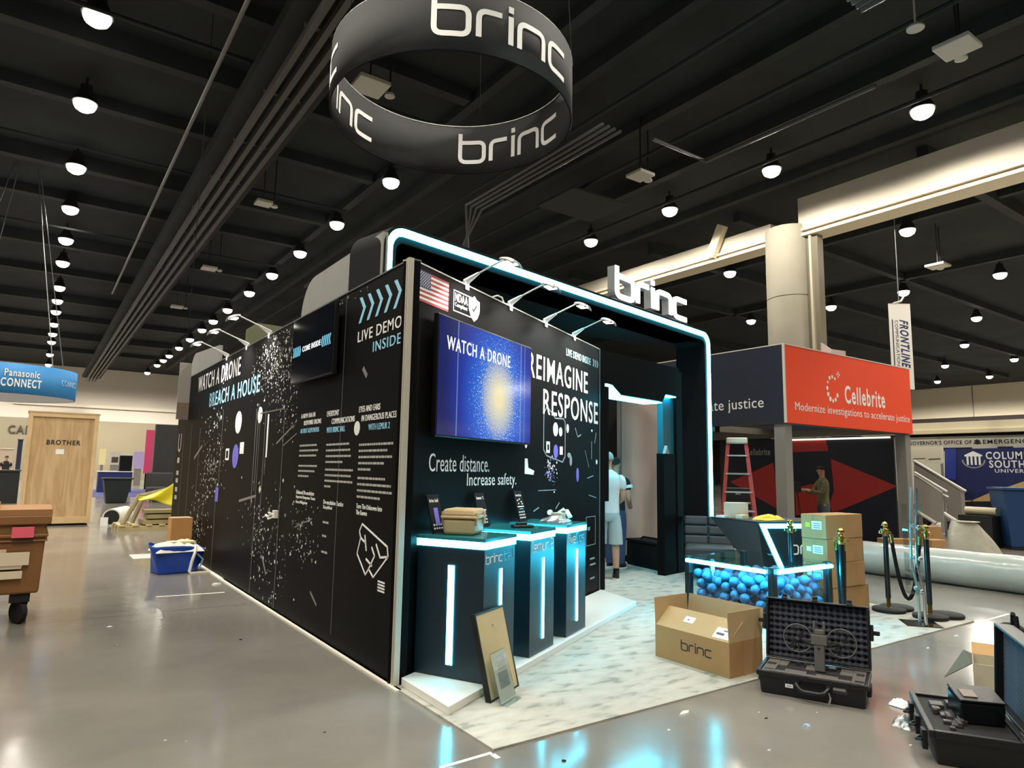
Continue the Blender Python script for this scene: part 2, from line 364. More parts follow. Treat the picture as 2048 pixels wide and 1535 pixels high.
def rounded(pl, r):
    out = [V(pl[0])]
    for i in range(1, len(pl)-1):
        a, b, c = V(pl[i-1]), V(pl[i]), V(pl[i+1]); d1 = (a-b); d2 = (c-b); q = min(r, d1.length*0.48, d2.length*0.48); d1.normalize(); d2.normalize()
        p0 = b+d1*q; p2 = b+d2*q
        for k in range(6): t = k/5; out.append(p0*(1-t)**2+b*2*t*(1-t)+p2*t*t)
    out.append(V(pl[-1])); res = [out[0]]
    for p in out[1:]:
        d = (p-res[-1]).length; n = max(1, int(d/0.2)); s = res[-1].copy()
        for k in range(1, n+1): res.append(s+(p-s)*k/n)
    return [res[0]]+[res[i] for i in range(1, len(res)) if (res[i]-res[i-1]).length > 1e-4]
def logo(word, st=0.2, gap=0.42):
    """stroke quads: list of (left points, right points) for each stroke, and the width"""
    x = st/2; out = []
    for ch in word:
        adv, strokes = GL[ch]
        for pl, sharp in strokes:
            pts = rounded(pl, 0.02 if sharp else 0.3); L, R = [], []
            for i, p in enumerate(pts):
                d = pts[min(i+1, len(pts)-1)]-pts[max(i-1, 0)]; d.normalize(); n = V((-d.y, d.x))*st/2
                q = p+V((x, st/2))
                L.append(q+n); R.append(q-n)
            out.append((L, R))
        x += adv+gap
    return out, x-gap+st/2
def logo_mb(word, x0, wd, z0, y, t, st=0.2, gap=0.42, mp=None, mb=None, mi=0, zs=1.0):
    """extrude the strokes; mp maps (x, depth 0..1, z) to a point, else a flat wall facing -y"""
    S_, W_ = logo(word, st, gap); k = wd/W_; b = mb or MB()
    if mp is None: mp = lambda x, d, z: (x, y-t*(1-d), z)
    for L, R in S_:
        vs = []; fs = []; n = len(L)
        for d in (0, 1):
            vs += [mp(x0+q.x*k, d, z0+q.y*k*zs) for q in L]+[mp(x0+q.x*k, d, z0+q.y*k*zs) for q in R]
        for i in range(n-1):
            fs += [(i, i+1, n+i+1, n+i)[::-1], (2*n+i, 2*n+i+1, 3*n+i+1, 3*n+i), (i, i+1, 2*n+i+1, 2*n+i), (n+i, n+i+1, 3*n+i+1, 3*n+i)[::-1]]
        fs += [(0, n, 3*n, 2*n), (n-1, 2*n-1, 4*n-1, 3*n-1)[::-1]]
        b.add(vs, fs, mi)
    return b
rnd = random.Random(7)
# ================================================================== HALL
ZC = 10.1
struct(bx('floor', -40, 75, -30, 90, -0.12, 0, M_FLOOR))
M_CEIL = mat('black_ceiling', (44, 48, 48), 0.85, var=0.25, scale=0.5, spec=0.2)
M_BEAMK = mat('black_steelwork', (50, 54, 54), 0.75, var=0.2, scale=1.0, spec=0.2)
struct(bx('ceiling', -40, 75, -30, 90, ZC, ZC+0.1, M_CEIL))
M_WALLU = mat('upper_wall_paint', (226, 216, 204), 0.8, var=0.04, scale=0.3)
M_WALLL = mat('lower_wall_paint', (160, 149, 126), 0.8, var=0.04, scale=0.3)
struct(bx('wall_back', -40, 72, 73, 73.3, 5.26, ZC, M_WALLU))
struct(bx('wall_back', -40, 72, 72.95, 73.3, 0, 5.26, M_WALLL))
struct(bx('trim_1', -2, 13.4, 72.7, 72.98, 6.43, 6.7, mat('wall_light_trough', (230, 222, 204), 0.6)))
struct(bx('trim_2', 13.5, 13.66, 72.8, 73, 0, ZC, M_TRIMDK))
struct(bx('wall_right', 72, 72.3, -20, 73, 7.14, ZC, mat('right_wall_paint', (212, 202, 180), 0.8)))
struct(bx('wall_right', 72.1, 72.4, -20, 73, 0, 7.14, mat('dark_lower_wall', (52, 42, 38), 0.8)))
for y in (21.1, 26.8, 15.1): struct(bx('trim_3', 71.95, 72.0, y, y+0.06, 7.14, ZC, M_TRIMDK))
# ceiling steel: cross beams (run across the hall), long trays and conduits
for i, y in enumerate((11.6, 13.9, 16.7, 20.4, 23.5, 28.4, 33.2, 38.5, 44.0, 50.0, 57.0)):
    y *= 1.07; struct(bx('beam', -30, 7.4, y, y+0.28, ZC-0.30 - 0.12*(i % 2), ZC, M_BEAMK))
for i, y in enumerate((3.0, 7.0, 12.4, 16.0, 20.4, 26.0, 33.0, 42.0)):
    y *= 1.07; struct(bx('beam', 18.4, 66, y, y+0.28, ZC-0.30 - 0.12*(i % 2), ZC, M_BEAMK))
for i, x in enumerate((7.5, 8.8, 11.4, 13.8, 17.0)):        # girders over the exhibit run along the hall
    struct(bx('beam', x, x+0.24, -20, 66, ZC-0.26-0.1*(i % 2), ZC, M_BEAMK))
for y, z in ((18.6, 9.0), (12.7, 9.1), (25.6, 9.0)):
    struct(MB().tube([(-20, y, z), (6.9, y, z)], 0.04, 8).build('trim_4', M_BEAMK, smooth=True))
for x, z in ((9.4, 9.2), (11.55, 9.15), (14.25, 9.2)):
    struct(MB().tube([(x, 1.0, z), (x, 40, z)], 0.045, 8).build('trim_4', M_BEAMK, smooth=True))
# triple-rail cable tray and a thin conduit on the left, ducts on the right
tr = MB()
for dx in (-0.33, -0.11, 0.11, 0.33): tr.box(3.25+dx-0.05, 3.25+dx+0.05, -5, 66, 8.16, 8.3)
for k in range(30): tr.box(2.85, 3.65, -4+k*2.3, -3.9+k*2.3, 8.3, 8.36)
struct(tr.build('trim_5', mat('cable_tray', (74, 74, 72), 0.55)))
struct(bx('trim_6', 2.6, 3.9, -5, 66, 8.45, 8.7, M_BEAMK))
struct(MB().tube([(1.97, 9.0, 8.25), (1.97, 31, 8.25)], 0.035, 8).build('trim_7', mat('pale_conduit', (110, 108, 104), 0.5), smooth=True))
def pipe(name, pts, r, m): struct(MB().tube(pts, r, 8).build(name, m, smooth=True))
M_PIPE = mat('grey_pipe', (84, 86, 86), 0.5)
pipe('trim_8', [(11.6, 5.5, 8.35), (11.6, 9.2, 8.35), (9.9, 9.2, 8.35)], 0.04, M_PIPE)
for k in range(4): pipe('trim_9', [(8.6+0.16*k, 9.3, 8.3), (8.6+0.16*k, 14.5, 8.3), (10.5, 17.5+0.2*k, 8.3)], 0.035, M_PIPE)
for k in range(4): pipe('trim_9', [(9.0+0.13*k, 1.2, 8.3), (9.0+0.13*k, 4.6, 8.3)], 0.035, M_PIPE)
hq = G(1165, 412, 8.9); struct(bx('trim_10', hq.x-1.0, hq.x+1.0, hq.y-0.8, hq.y+0.8, 8.9, 8.96, mat('dull_hatch', (46, 50, 47), 0.8)))
for x in (-3.4, 22.8, 29.6): struct(bx('beam', x, x+0.22, -20, 66, ZC-0.3, ZC, M_BEAMK))
# concrete column, airwall header beams
M_CONC = mat('column_concrete', (146, 140, 124), 0.75, var=0.07, scale=1.2)
M_HEAD = mat('header_plaster', (194, 185, 169), 0.8, var=0.05, scale=0.8)
px_, py_, CR = 17.9, 11.24, 0.66
col_ = MB()
for z0, z1 in ((0, 4.0), (4.03, 4.95), (4.98, 6.6), (6.63, 8.7)):
    col_.lathe([(CR, z0), (CR, z1)], (px_, py_, 0), 40)
    col_.lathe([(CR-0.015, z1-0.01), (CR-0.015, z1+0.04)], (px_, py_, 0), 40)
struct(col_.build('pillar', M_CONC, smooth=True))
struct(bx('trim_11', 17.76, 18.05, 10.26, 10.62, 0, 8.4, mat('column_track', (120, 112, 94), 0.5)))
struct(bx('trim_11', 17.66, 18.15, 10.4, 10.47, 0, 8.4, mat('column_track_edge', (176, 168, 146), 0.5)))
struct(bx('beam', 17.65, 18.25, -20, 10.75, 8.58, 9.52, M_HEAD))
struct(bx('trim_12', 17.6, 18.3, -20, 10.75, 8.51, 8.58, mat('header_rail', (226, 214, 188), 0.5)))
struct(bx('trim_12', 17.7, 18.2, -20, 10.75, 8.42, 8.51, mat('header_rail_dark', (150, 140, 120), 0.5)))
struct(bx('trim_12', 17.6, 18.3, -20, 10.75, 8.35, 8.42, mat('header_rail', (226, 214, 188), 0.5)))
struct(bx('beam', 17.7, 18.2, 11.7, 64, 8.58, 9.05, M_HEAD))
struct(bx('trim_12', 17.62, 18.28, 11.7, 64, 8.51, 8.58, MATS['header_rail']))
struct(bx('trim_12', 17.7, 18.2, 11.7, 64, 8.42, 8.51, MATS['header_rail_dark']))
struct(bx('trim_12', 17.62, 18.28, 11.7, 64, 8.35, 8.42, MATS['header_rail']))
bk = MB(); Mb = Matrix.Translation((17.55, 13.56, 9.0)) @ Matrix.Rotation(RAD(28), 4, 'X')
bk.box(-0.1, 0.1, -0.15, 0.15, -0.55, 0.5, 0, Mb); struct(bk.build('trim_13', MATS['header_rail']))
# floor tape
M_TAPE = mat('white_tape', (232, 230, 220), 0.6)
def tape(a, b, wd, label):
    a, b = V((a[0], a[1])), V((b[0], b[1])); d = (b-a).normalized(); n = V((-d.y, d.x))*wd/2
    tag(MB().prism([tuple(a-n), tuple(b-n), tuple(b+n), tuple(a+n)], 0, 0.002).build('floor_tape', M_TAPE), label, 'tape')
tape(G(312, 1193), G(449, 1184), 0.03, 'white tape strip on concrete floor beside blue tote bag')
tape(G(880, 1535), G(983, 1505), 0.025, 'white tape line running off the front carpet corner to the frame bottom')
tape(G(985, 1508), G(997, 1516), 0.03, 'short stub of white tape at the front carpet corner')
tape(G(1962, 1243), G(2018, 1227), 0.03, 'white tape line continuing beyond the far right carpet corner')

# ------------------------------------------------------------------ ceiling lamps
ORD = 'first second third fourth fifth sixth seventh eighth ninth tenth eleventh twelfth thirteenth fourteenth fifteenth'.split()
ZL = 9.5
KL = (ZL-CAMZ)/(8.4-CAMZ)
M_LHOUS = mat('lamp_housing', (38, 38, 38), 0.5)
lh = thing('ceiling_lamp', 'proto', 'ceiling lamp', (0, 0, ZL), 0, 'round hall lamps')
MB().lathe([(0.12, 0.42), (0.13, 0.3), (0.24, 0.06), (0.26, 0.0), (0.23, 0.0)], n=20).build('housing', M_LHOUS, lh, smooth=True)
MB().tube([(0, 0, 0.4), (0, 0, ZC-ZL)], 0.03, 8).build('stem', M_LHOUS, lh, smooth=True)
MB().lathe([(0.23, -0.004), (0.225, -0.06), (0.19, -0.13), (0.11, -0.185), (0.02, -0.2)], n=20).build('lens', M_LENS, lh, smooth=True)
first_lamp = [True]
def spot(loc, watts, ang=150, blend=0.7, col=(1.0, 0.94, 0.82), rad=0.2, d=None, name='lamp_or_wash_light', parent=None):
    l = bpy.data.lights.new(name, 'SPOT'); l.energy = watts; l.color = col; l.spot_size = RAD(ang); l.spot_blend = blend; l.shadow_soft_size = rad
    o = bpy.data.objects.new(name, l); COL.objects.link(o); o.location = loc
    if d is not None: o.rotation_euler = V(d).to_track_quat('-Z', 'Y').to_euler()
    if parent is not None: o.parent = parent
    return o
def hall_lamp(x, y, label, watts=None, group='round hall lamps', ang=150):
    x *= KL; y *= KL
    if first_lamp[0]:
        first_lamp[0] = False; lh.location = (x, y, ZL); lh['label'] = label; lh['group'] = group
    else: dup(lh, (x, y, ZL), 0, label, group)
    spot((x, y, ZL-0.26), LAMP_W if watts is None else watts, ang, 0.7 if ang < 160 else 0.2)
rowL = [11.71, 14.87, 18.34, 21.56, 24.76, 27.76, 31.87, 34.62, 37.23, 40.77, 43.98, 47.03, 52.7, 58.47]
rowM = [14.56, 18.17, 21.47, 24.67, 27.88, 31.67, 34.66, 37.36, 40.7, 44.2, 47.9, 50.36, 53.13, 58.26]
rowR = [5.43, 8.65, 11.69, 14.81]
for i, y in enumerate(rowL): hall_lamp(0.2, y, f'round ceiling lamp, {ORD[i]} nearest in the row above the blue ring banner')
for i, y in enumerate(rowM): hall_lamp(6.5, y, f'round ceiling lamp, {ORD[i]} nearest in the row that ends behind the chevron wall')
for i, y in enumerate(rowR): hall_lamp(13.2, y, f'round ceiling lamp, {ORD[i]} nearest in the row running beside the concrete column', ang=178)
lamp_b = [((19.62, 8.65), 'round ceiling lamp under the pale header beam, nearest to the concrete column'), ((26.43, 8.77), 'round ceiling lamp near the frame edge, level with the top of the striped vertical banner'),
 ((26.26, 11.84), 'round ceiling lamp directly above the blue and white vertical banner'), ((26.4, 14.77), 'round ceiling lamp just beside the concrete column, above the red fascia'),
 ((33.05, 11.96), 'round ceiling lamp in the far bay, midway between banner and frame edge'), ((39.47, 14.92), 'round ceiling lamp in the far bay, just above the two lowest beside the banner'),
 ((46.42, 15.02), 'round ceiling lamp in the far bay, close above the beige wall at the frame edge'), ((46.09, 18.58), 'round ceiling lamp in the far bay, upper of the two lowest beside the banner'),
 ((53.22, 18.73), 'round ceiling lamp in the far bay, just over the middle of the beige wall'), ((53.44, 22.11), 'round ceiling lamp in the far bay, lowest one beside the banner end'),
 ((19.17, 14.3), 'round ceiling lamp under the thin header beam, upper of two left of the column'), ((26.14, 18.42), 'round ceiling lamp under the thin header beam, lower of two left of the column'),
 ((26.45, 25.21), 'round ceiling lamp seen through the lit arch opening')]
for (x, y), l in lamp_b: hall_lamp(x, y, l, None, 'round lamps beyond the header beam', 176)
# lamps of the same rows that hang above and behind the photographer
for x in (0.2, 6.5, 13.2, -6.4):
    for y in ((2.2, -1.2, -4.6) if x > 0 else (12, 6, 1)):
        if x == 13.2 and y > 2: y = 2.1
        spot((x, y, ZL-0.12), LAMP_W*(0.45 if x > 5 else 1.0))
def offscreen(x, y, z):
    d = V((x, y, z))-CAM; c = V((RX[0]*d.x+RY[0]*d.y+RZ[0]*d.z, RX[1]*d.x+RY[1]*d.y+RZ[1]*d.z, RX[2]*d.x+RY[2]*d.y+RZ[2]*d.z))
    if c.z > -0.1: return True
    X_ = CX-FPX*c.x/c.z; Y_ = CY+FPX*c.y/c.z
    return not (-60 < X_ < 2108 and -60 < Y_ < 1600)
for x in (-19.0, -12.8, -6.4):          # the same lamp grid goes on beyond both sides of the frame
    for k in range(3, 13):
        if offscreen(x, 5*k, ZL): spot((x, 5*k, ZL-0.2), LAMP_W*1.5)
for x in (19.6, 26.4, 33.0, 39.6, 46.3, 53.0):
    for k in range(-2, 5):
        if offscreen(x, 4.6*k, ZL): spot((x, 4.6*k, ZL-0.2), LAMP_W*1.4)
for x in (-14, -8, -2, 4, 10): spot((x, 64.0, ZL-0.2), LAMP_W*3.0, 170, 0.4)  # added spots without lamp bodies, brighten the far back wall
for y in (6, 11, 16, 21, 26, 31): spot((63.0, y, ZL-0.2), LAMP_W*4.5, 172, 0.4)  # unseen wash spots, put in only to lift the right wall
spot((6.5, 8.1, ZL-0.12), LAMP_W); spot((0.2, 8.3, ZL-0.12), LAMP_W); spot((0.2, 5.2, ZL-0.12), LAMP_W); spot((6.5, 5.0, ZL-0.12), LAMP_W)
# white ceiling speaker boxes and small discs
M_SPK = mat('white_speaker', (205, 202, 192), 0.6)
spk = [((11.95, 4.33), 0.55, 'white square ceiling speaker nearest the frame corner'), ((4.5, 18.4), 0.42, 'white square ceiling speaker beside the cable tray, nearest of the tray side ones'),
       ((4.54, 11.3), 0.6, 'white square ceiling speaker seen through the hanging ring'), ((11.37, 10.98), 0.5, 'white square ceiling speaker above the lit sign'),
       ((4.6, 26.0), 0.5, 'white square ceiling speaker beside the cable tray, second of the tray side ones'), ((4.7, 33.5), 0.5, 'white square ceiling speaker beside the cable tray, third of the tray side ones'),
       ((24.5, 9.9), 0.6, 'white square ceiling speaker right of the vertical banner'), ((26.5, 6.8), 0.5, 'white square ceiling speaker by the frame edge beyond the banner')]
for (x, y), s_, l in spk:
    t = thing('ceiling_speaker', l, 'speaker', (x, y, 8.62), 0, 'white ceiling speakers')
    bx('box', -s_/2, s_/2, -s_/2, s_/2, -0.06, 0.02, M_SPK, t, 0.015)
    MB().tube([(0, 0, 0.02), (0, 0, ZC-8.62)], 0.02, 6).build('hanger', M_LHOUS, t)
    MB().tube([(s_*0.75, 0.1, 0.0), (s_*0.75, 0.1, ZC-8.62)], 0.02, 6).build('bracket', M_LHOUS, t)
    MB().lathe([(0.09, 0.02), (0.1, -0.03), (0.06, -0.05)], (s_*0.75, 0.1, 0), 14).build('horn', M_SPK, t, smooth=True)
tag(MB().lathe([(0.015, ZC-8.66), (0.015, 0.05), (0.11, 0.04), (0.13, 0.02), (0.13, -0.01)], (11.0, 4.55, 8.66), 18).build('smoke_detector', M_SPK, smooth=True), 'small white round detector on the ceiling left of the corner speaker', 'detector')
# ================================================================== BOOTH
AX, AY, FANG = 2.178, 4.454, RAD(27.7)
HW = 3.06
# carpet
tag(MB().box(2.16, 8.24, 3.2, 9.7, 0, 0.012).build('carpet', M_CARPET), 'off-white mottled carpet under the whole exhibit', 'carpet')
# ---------------- long black graphic wall (seen obliquely)
lw = thing('exhibit_wall', 'long black graphic wall printed WATCH A DRONE BREACH A HOUSE', 'display wall', (AX, AY, 0), RAD(-90), kind='thing')
LWL = -9.75
bx('panel', LWL, 0, 0.0, 0.08, 0.012, HW, M_BLACK, lw)
bx('base_trim', LWL, 0.1, -0.045, 0.0, 0.0, 0.012, mat('white_base_strip', (226, 222, 208), 0.5), lw)
bx('top_trim', LWL, 0, -0.006, 0.086, HW, HW+0.012, M_TRIMDK, lw)
cp = MB().box(-0.036, -0.02, -0.022, 0.02, 0.012, HW+0.012).box(-0.02, -0.008, -0.012, 0.02, 0.012, HW+0.012).box(-0.008, 0.012, -0.022, 0.02, 0.012, HW+0.012)
lab(cp.build('corner_post', M_TRIM, lw), 'pale aluminium corner post')
for x, z0, z1 in ((-3.92, 0.03, 2.13), (-2.95, 0.03, 2.13), (-6.05, 0.03, 1.25), (-9.0, 0.5, 2.2), (-8.3, 0.4, 2.2)): MB().rect(x-0.008, x+0.008, z0, z1, 0, 0.004).build('seam', mat('panel_seam', (105, 105, 102), 0.4, metal=0.4), lw)
MB().rect(-3.92, -2.95, 2.12, 2.135, 0, 0.004).build('seam', MATS['panel_seam'], lw); MB().rect(-1.28, -1.27, 0.1, HW, 0, 0.0015).build('seam', MATS['panel_seam'], lw)
kn = MB().tube([(-3.10+0.05*sin(t)*1.0, -0.05-0.02*cos(t*2), 0.97+0.035*cos(t)) for t in [k*0.45 for k in range(14)]], 0.009, 7)
kn.tube([(-3.10, -0.04, 0.98), (-3.2, -0.045, 0.95), (-3.3, -0.04, 0.965)], 0.012, 7).tube([(-3.28, -0.04, 0.96), (-3.42, -0.04, 0.93)], 0.006, 6)
kn.box(-3.06, -2.98, -0.04, 0, 0.95, 1.03)
lab(kn.build('door_handle', mat('white_cord', (222, 218, 206), 0.6), lw, smooth=True), 'handle wrapped in white cord')
tx = lambda nm, s, x0, x1, z0, z1, m, root, **k: text(nm, s, x0, x1, z0, z1, 0, m, root, **k)
tx('lettering', 'LIVE DEMO', -0.97, -0.12, 2.565, 2.66, M_WHITE, lw, bold=0.004)
tx('lettering', 'INSIDE', -0.64, -0.12, 2.44, 2.525, M_CYANP, lw, bold=0.004)
ch = MB()
for k in range(5):
    x = -0.95+k*0.172
    ch.plate([(x-0.015, 2.955), (x+0.035, 2.955), (x+0.125, 2.85), (x+0.035, 2.73), (x-0.015, 2.73), (x+0.075, 2.85)], 0, 0.004)
ch.build('chevron_print', M_CYANP, lw)
tx('lettering', 'WATCH A DRONE', -8.0, -5.1, 2.72, 2.98, M_WHITE, lw, bold=0.006)
tx('lettering', 'BREACH A HOUSE', -6.98, -4.05, 2.40, 2.62, M_CYANP, lw, bold=0.006)
def block(lines, x0, ztop, hgt, step, m, wds, indent=None):
    b = MB()
    for i, s in enumerate(lines):
        xx = x0 + (indent[i] if indent else 0)
        text('', s, xx, xx+wds[i], ztop-i*step-hgt, ztop-i*step, 0, m, None, mb=b)
    return b
block(['A NEW ERA IN', 'RESPONSE DRONE'], -2.38, 2.03, 0.045, 0.072, M_WHITE, [0.42, 0.5], [0, 0.1]).build('lettering', M_WHITE, lw)
block(['AS FIRST RESPONDER'], -2.38, 1.88, 0.045, 0.07, M_CYANP, [0.55]).build('lettering', M_CYANP, lw)
block(['EVERYDAY', 'COMMUNICATIONS'], -1.63, 2.015, 0.05, 0.075, M_WHITE, [0.3, 0.54], [0, 0.13]).build('lettering', M_WHITE, lw)
block(['WITH BRINC BALL'], -1.62, 1.865, 0.05, 0.07, M_CYANP, [0.45]).build('lettering', M_CYANP, lw)
block(['EYES AND EARS', 'IN DANGEROUS PLACES'], -0.87, 2.01, 0.05, 0.077, M_WHITE, [0.42, 0.66], [0, 0.06]).build('lettering', M_WHITE, lw)
block(['WITH LEMUR 2'], -0.66, 1.855, 0.05, 0.07, M_CYANP, [0.4]).build('lettering', M_CYANP, lw)
block(['Enhanced De-escalation', 'Improved Response Times', 'Force Mitigation'], -2.4, 1.27, 0.038, 0.05, M_WHITE, [0.52, 0.56, 0.34]).build('lettering', M_WHITE, lw)
block(['De-escalation Tactics', 'Simplified'], -1.61, 1.21, 0.038, 0.05, M_WHITE, [0.48, 0.22]).build('lettering', M_WHITE, lw)
block(['Turn The Unknown Into', 'The Known'], -0.84, 1.215, 0.038, 0.05, M_WHITE, [0.5, 0.22]).build('lettering', M_WHITE, lw)
# body copy too small to read: fine grey word marks
def copy_lines(x0, ztop, widths, step):
    fine = MB()
    for i, wd in enumerate(widths):
        x = x0; z = ztop-i*step
        while x < x0+wd-0.02:
            l = rnd.uniform(0.025, 0.075); l = min(l, x0+wd-x)
            fine.rect(x, x+l, z-0.018, z, 0, 0.002); x += l+0.011
    fine.build('text_lettering', mat('grey_print', (172, 172, 168), 0.6), lw)
copy_lines(-2.38, 1.72, [0.53, 0.55, 0.5], 0.05); copy_lines(-2.38, 1.52, [0.55, 0.48, 0.32], 0.05)
copy_lines(-1.61, 1.715, [0.58, 0.58, 0.6, 0.44], 0.052); copy_lines(-1.61, 1.49, [0.66, 0.62, 0.66, 0.18], 0.05)
copy_lines(-0.84, 1.7, [0.68, 0.57, 0.64, 0.52, 0.25], 0.05); copy_lines(-0.84, 1.43, [0.54, 0.64, 0.66, 0.46], 0.05)
copy_lines(-1.6, 1.02, [0.14], 0.05); copy_lines(-1.6, 0.9, [0.12], 0.05); copy_lines(-1.6, 0.76, [0.16], 0.05)
# printed glass burst, chips and gadget pictures
db = MB()
def shard(x, z, s, mi):
    a = rnd.uniform(0, 6.28); n = rnd.choice((3, 4, 4)); e = rnd.uniform(0.4, 1)
    db.plate([(x+s*cos(a+6.28*k/n)*(1 if k % 2 else e), z+s*sin(a+6.28*k/n)*e) for k in range(n)], 0, 0.002, mi)
def burst(x, z, sx, sz, n, smin, smax, lim=(-9.7, -0.1)):
    for _ in range(n):
        xx = rnd.gauss(x, sx); zz = rnd.gauss(z, sz)
        if lim[0] < xx < lim[1] and 0.06 < zz < HW-0.03: shard(xx, zz, rnd.uniform(smin, smax)*(1 if rnd.random() < 0.9 else 1.8), rnd.choice((0, 0, 1, 1, 2)))
burst(-3.55, 2.72, 0.55, 0.22, 520, 0.008, 0.022, (-4.5, -2.58)); burst(-3.0, 2.5, 0.3, 0.28, 130, 0.006, 0.018, (-4.2, -2.56)); burst(-2.9, 2.1, 0.2, 0.2, 60, 0.006, 0.02)
burst(-6.6, 1.9, 0.45, 0.3, 150, 0.008, 0.03); burst(-6.5, 1.35, 0.4, 0.2, 130, 0.008, 0.03); burst(-7.2, 0.6, 0.35, 0.3, 160, 0.006, 0.03)
burst(-3.6, 0.75, 0.45, 0.3, 150, 0.008, 0.028); burst(-2.1, 0.85, 0.28, 0.16, 120, 0.006, 0.022, (-2.6, -1.65)); burst(-3.1, 0.4, 0.4, 0.2, 60, 0.008, 0.03); burst(-1.9, 3.0, 0.5, 0.03, 26, 0.006, 0.016)
for a, b, wd in (((-2.52, 1.98), (-2.64, 1.9), 0.03), ((-3.2, 1.75), (-2.55, 1.95), 0.02), ((-2.95, 1.72), (-2.5, 1.84), 0.012), ((-4.7, 1.05), (-3.9, 1.15), 0.03), ((-2.4, 0.9), (-1.9, 1.02), 0.012), ((-1.84, 0.36), (-1.66, 0.27), 0.022), ((-0.83, 2.33), (-0.74, 2.25), 0.04), ((-3.5, 0.5), (-3.3, 0.32), 0.03), ((-7.9, 1.6), (-7.3, 1.8), 0.05)):
    db.line(a, b, wd, 0, 0.002, 1)
db.build('burst_print', [mat('shard_white', (214, 214, 206), 0.5), mat('shard_grey', (120, 120, 116), 0.5), mat('shard_dark', (74, 74, 72), 0.5)], lw)
pr = MB()
def disc(b, x, z, rx, rz, mi=0, n=18): b.plate([(x+rx*cos(6.283*k/n), z+rz*sin(6.283*k/n)) for k in range(n)], 0, 0.003, mi)
disc(pr, -5.0, 2.07, 0.17, 0.15); disc(pr, -3.95, 2.11, 0.1, 0.1); disc(pr, -5.05, 1.62, 0.16, 0.16, 1); pr.rect(-4.83, -4.63, 1.65, 1.8, 0, 0.003)
for q in ((-5.62, -5.42, 1.57, 1.73),): pr.rect(*q, 0, 0.003); pr.rect(q[0]+0.04, q[1]-0.04, q[2]+0.03, q[3]-0.03, -0.002, 0.003, 2)
pr.rect(-6.1, -5.92, 0.98, 1.18, 0, 0.003, 1); disc(pr, -0.9, 1.83, 0.06, 0.06)
for x, z0, z1, mi in ((-4.12, 1.0, 2.2, 3), (-4.02, 1.2, 2.25, 3), (-3.6, 1.6, 2.1, 0), (-3.62, 1.4, 1.62, 3), (-3.7, 0.9, 2.15, 3), (-5.95, 1.2, 2.3, 3), (-7.55, 1.0, 2.1, 3)): pr.rect(x, x+0.05 if mi == 0 else x+0.02, z0, z1, 0, 0.003, mi)
lab(pr.build('print_pattern', [M_WHITE, mat('violet_print', (112, 104, 206), 0.5), M_BLACK2, mat('mid_grey_print', (96, 96, 94), 0.4)], lw), 'white and violet gadget picture')
pl = MB()
pp = [(-0.70, 1.06), (-0.22, 0.93), (-0.2, 0.86), (-0.45, 0.68), (-0.54, 0.73), (-0.6, 0.68), (-0.78, 0.82), (-0.72, 0.95), (-0.75, 1.0)]
for i in range(len(pp)): pl.line(pp[i], pp[(i+1) % len(pp)], 0.014, 0, 0.003)
for a, b in (((-0.64, 0.98), (-0.6, 0.86)), ((-0.72, 0.95), (-0.62, 0.92)), ((-0.42, 0.93), (-0.34, 0.84)), ((-0.54, 0.73), (-0.44, 0.84)), ((-0.34, 0.84), (-0.2, 0.86)), ((-0.6, 0.8), (-0.48, 0.76)), ((-0.44, 0.84), (-0.5, 0.9))): pl.line(a, b, 0.016, 0, 0.003)
for k in range(4): pl.rect(-0.36+0.0*k, -0.24, 0.66-k*0.022, 0.672-k*0.022, 0, 0.003)
pl.build('floor_plan_print', M_WHITE, lw)
fl_ = MB()
text('', 'U', -9.55, -9.25, 1.72, 2.06, 0, M_WHITE, None, mb=fl_)
for z0, z1 in ((1.52, 1.62), (1.30, 1.38), (1.16, 1.24), (1.0, 1.08), (0.86, 0.93)): fl_.rect(-9.52, -9.3, z0, z1, 0, 0.003)
fl_.build('vertical_lettering', mat('dim_white_print', (168, 168, 164), 0.5), lw)

# ---------------- angled front wall
fw = thing('display_wall', 'angled black graphic wall printed REIMAGINE RESPONSE behind three pedestals', 'display wall', (AX, AY, 0), FANG, kind='thing')
bx('panel', 0.012, 4.13, 0.0, 0.08, 0.012, HW, M_BLACK, fw)
bx('top_trim', 0.012, 4.13, -0.006, 0.086, HW, HW+0.012, M_TRIM, fw)
bx('end_trim', 4.115, 4.135, -0.006, 0.08, 0.05, HW, M_TRIMDK, fw)
tx('lettering', 'REIMAGINE', 2.02, 3.70, 2.44, 2.70, M_WHITE, fw, bold=0.005)
tx('lettering', 'RESPONSE', 2.40, 4.06, 2.09, 2.36, M_WHITE, fw, bold=0.005)
b = MB(); text('', 'LIVE DEMO INSIDE', 3.02, 3.80, 2.81, 2.895, 0, None, None, mb=b)
for k in range(3): x = 3.88+0.07*k; b.plate([(x, 2.9), (x+0.02, 2.9), (x+0.05, 2.855), (x+0.02, 2.81), (x, 2.81), (x+0.03, 2.855)], 0, 0.003)
lab(b.build('lettering', mat('pale_cyan_print', (176, 232, 240), 0.5), fw), 'pale blue lettering')
tx('lettering', 'Create distance.', 0.32, 1.265, 1.485, 1.625, M_WHITE, fw, bold=-0.004)
tx('lettering', 'Increase safety.', 0.89, 1.80, 1.335, 1.475, M_WHITE, fw, bold=-0.004)
fg = MB(); fx0, fx1, fz0, fz1 = 0.088, 0.522, 2.772, 3.015
for k in range(13):
    z1 = fz1-(fz1-fz0)*k/13; fg.rect(fx0, fx1, z1-(fz1-fz0)/13, z1, 0, 0.003, 0 if k % 2 == 0 else 1)
cw, chh = (fx1-fx0)*0.4, (fz1-fz0)*7/13; fg.rect(fx0, fx0+cw, fz1-chh, fz1, -0.003, 0.002, 2)
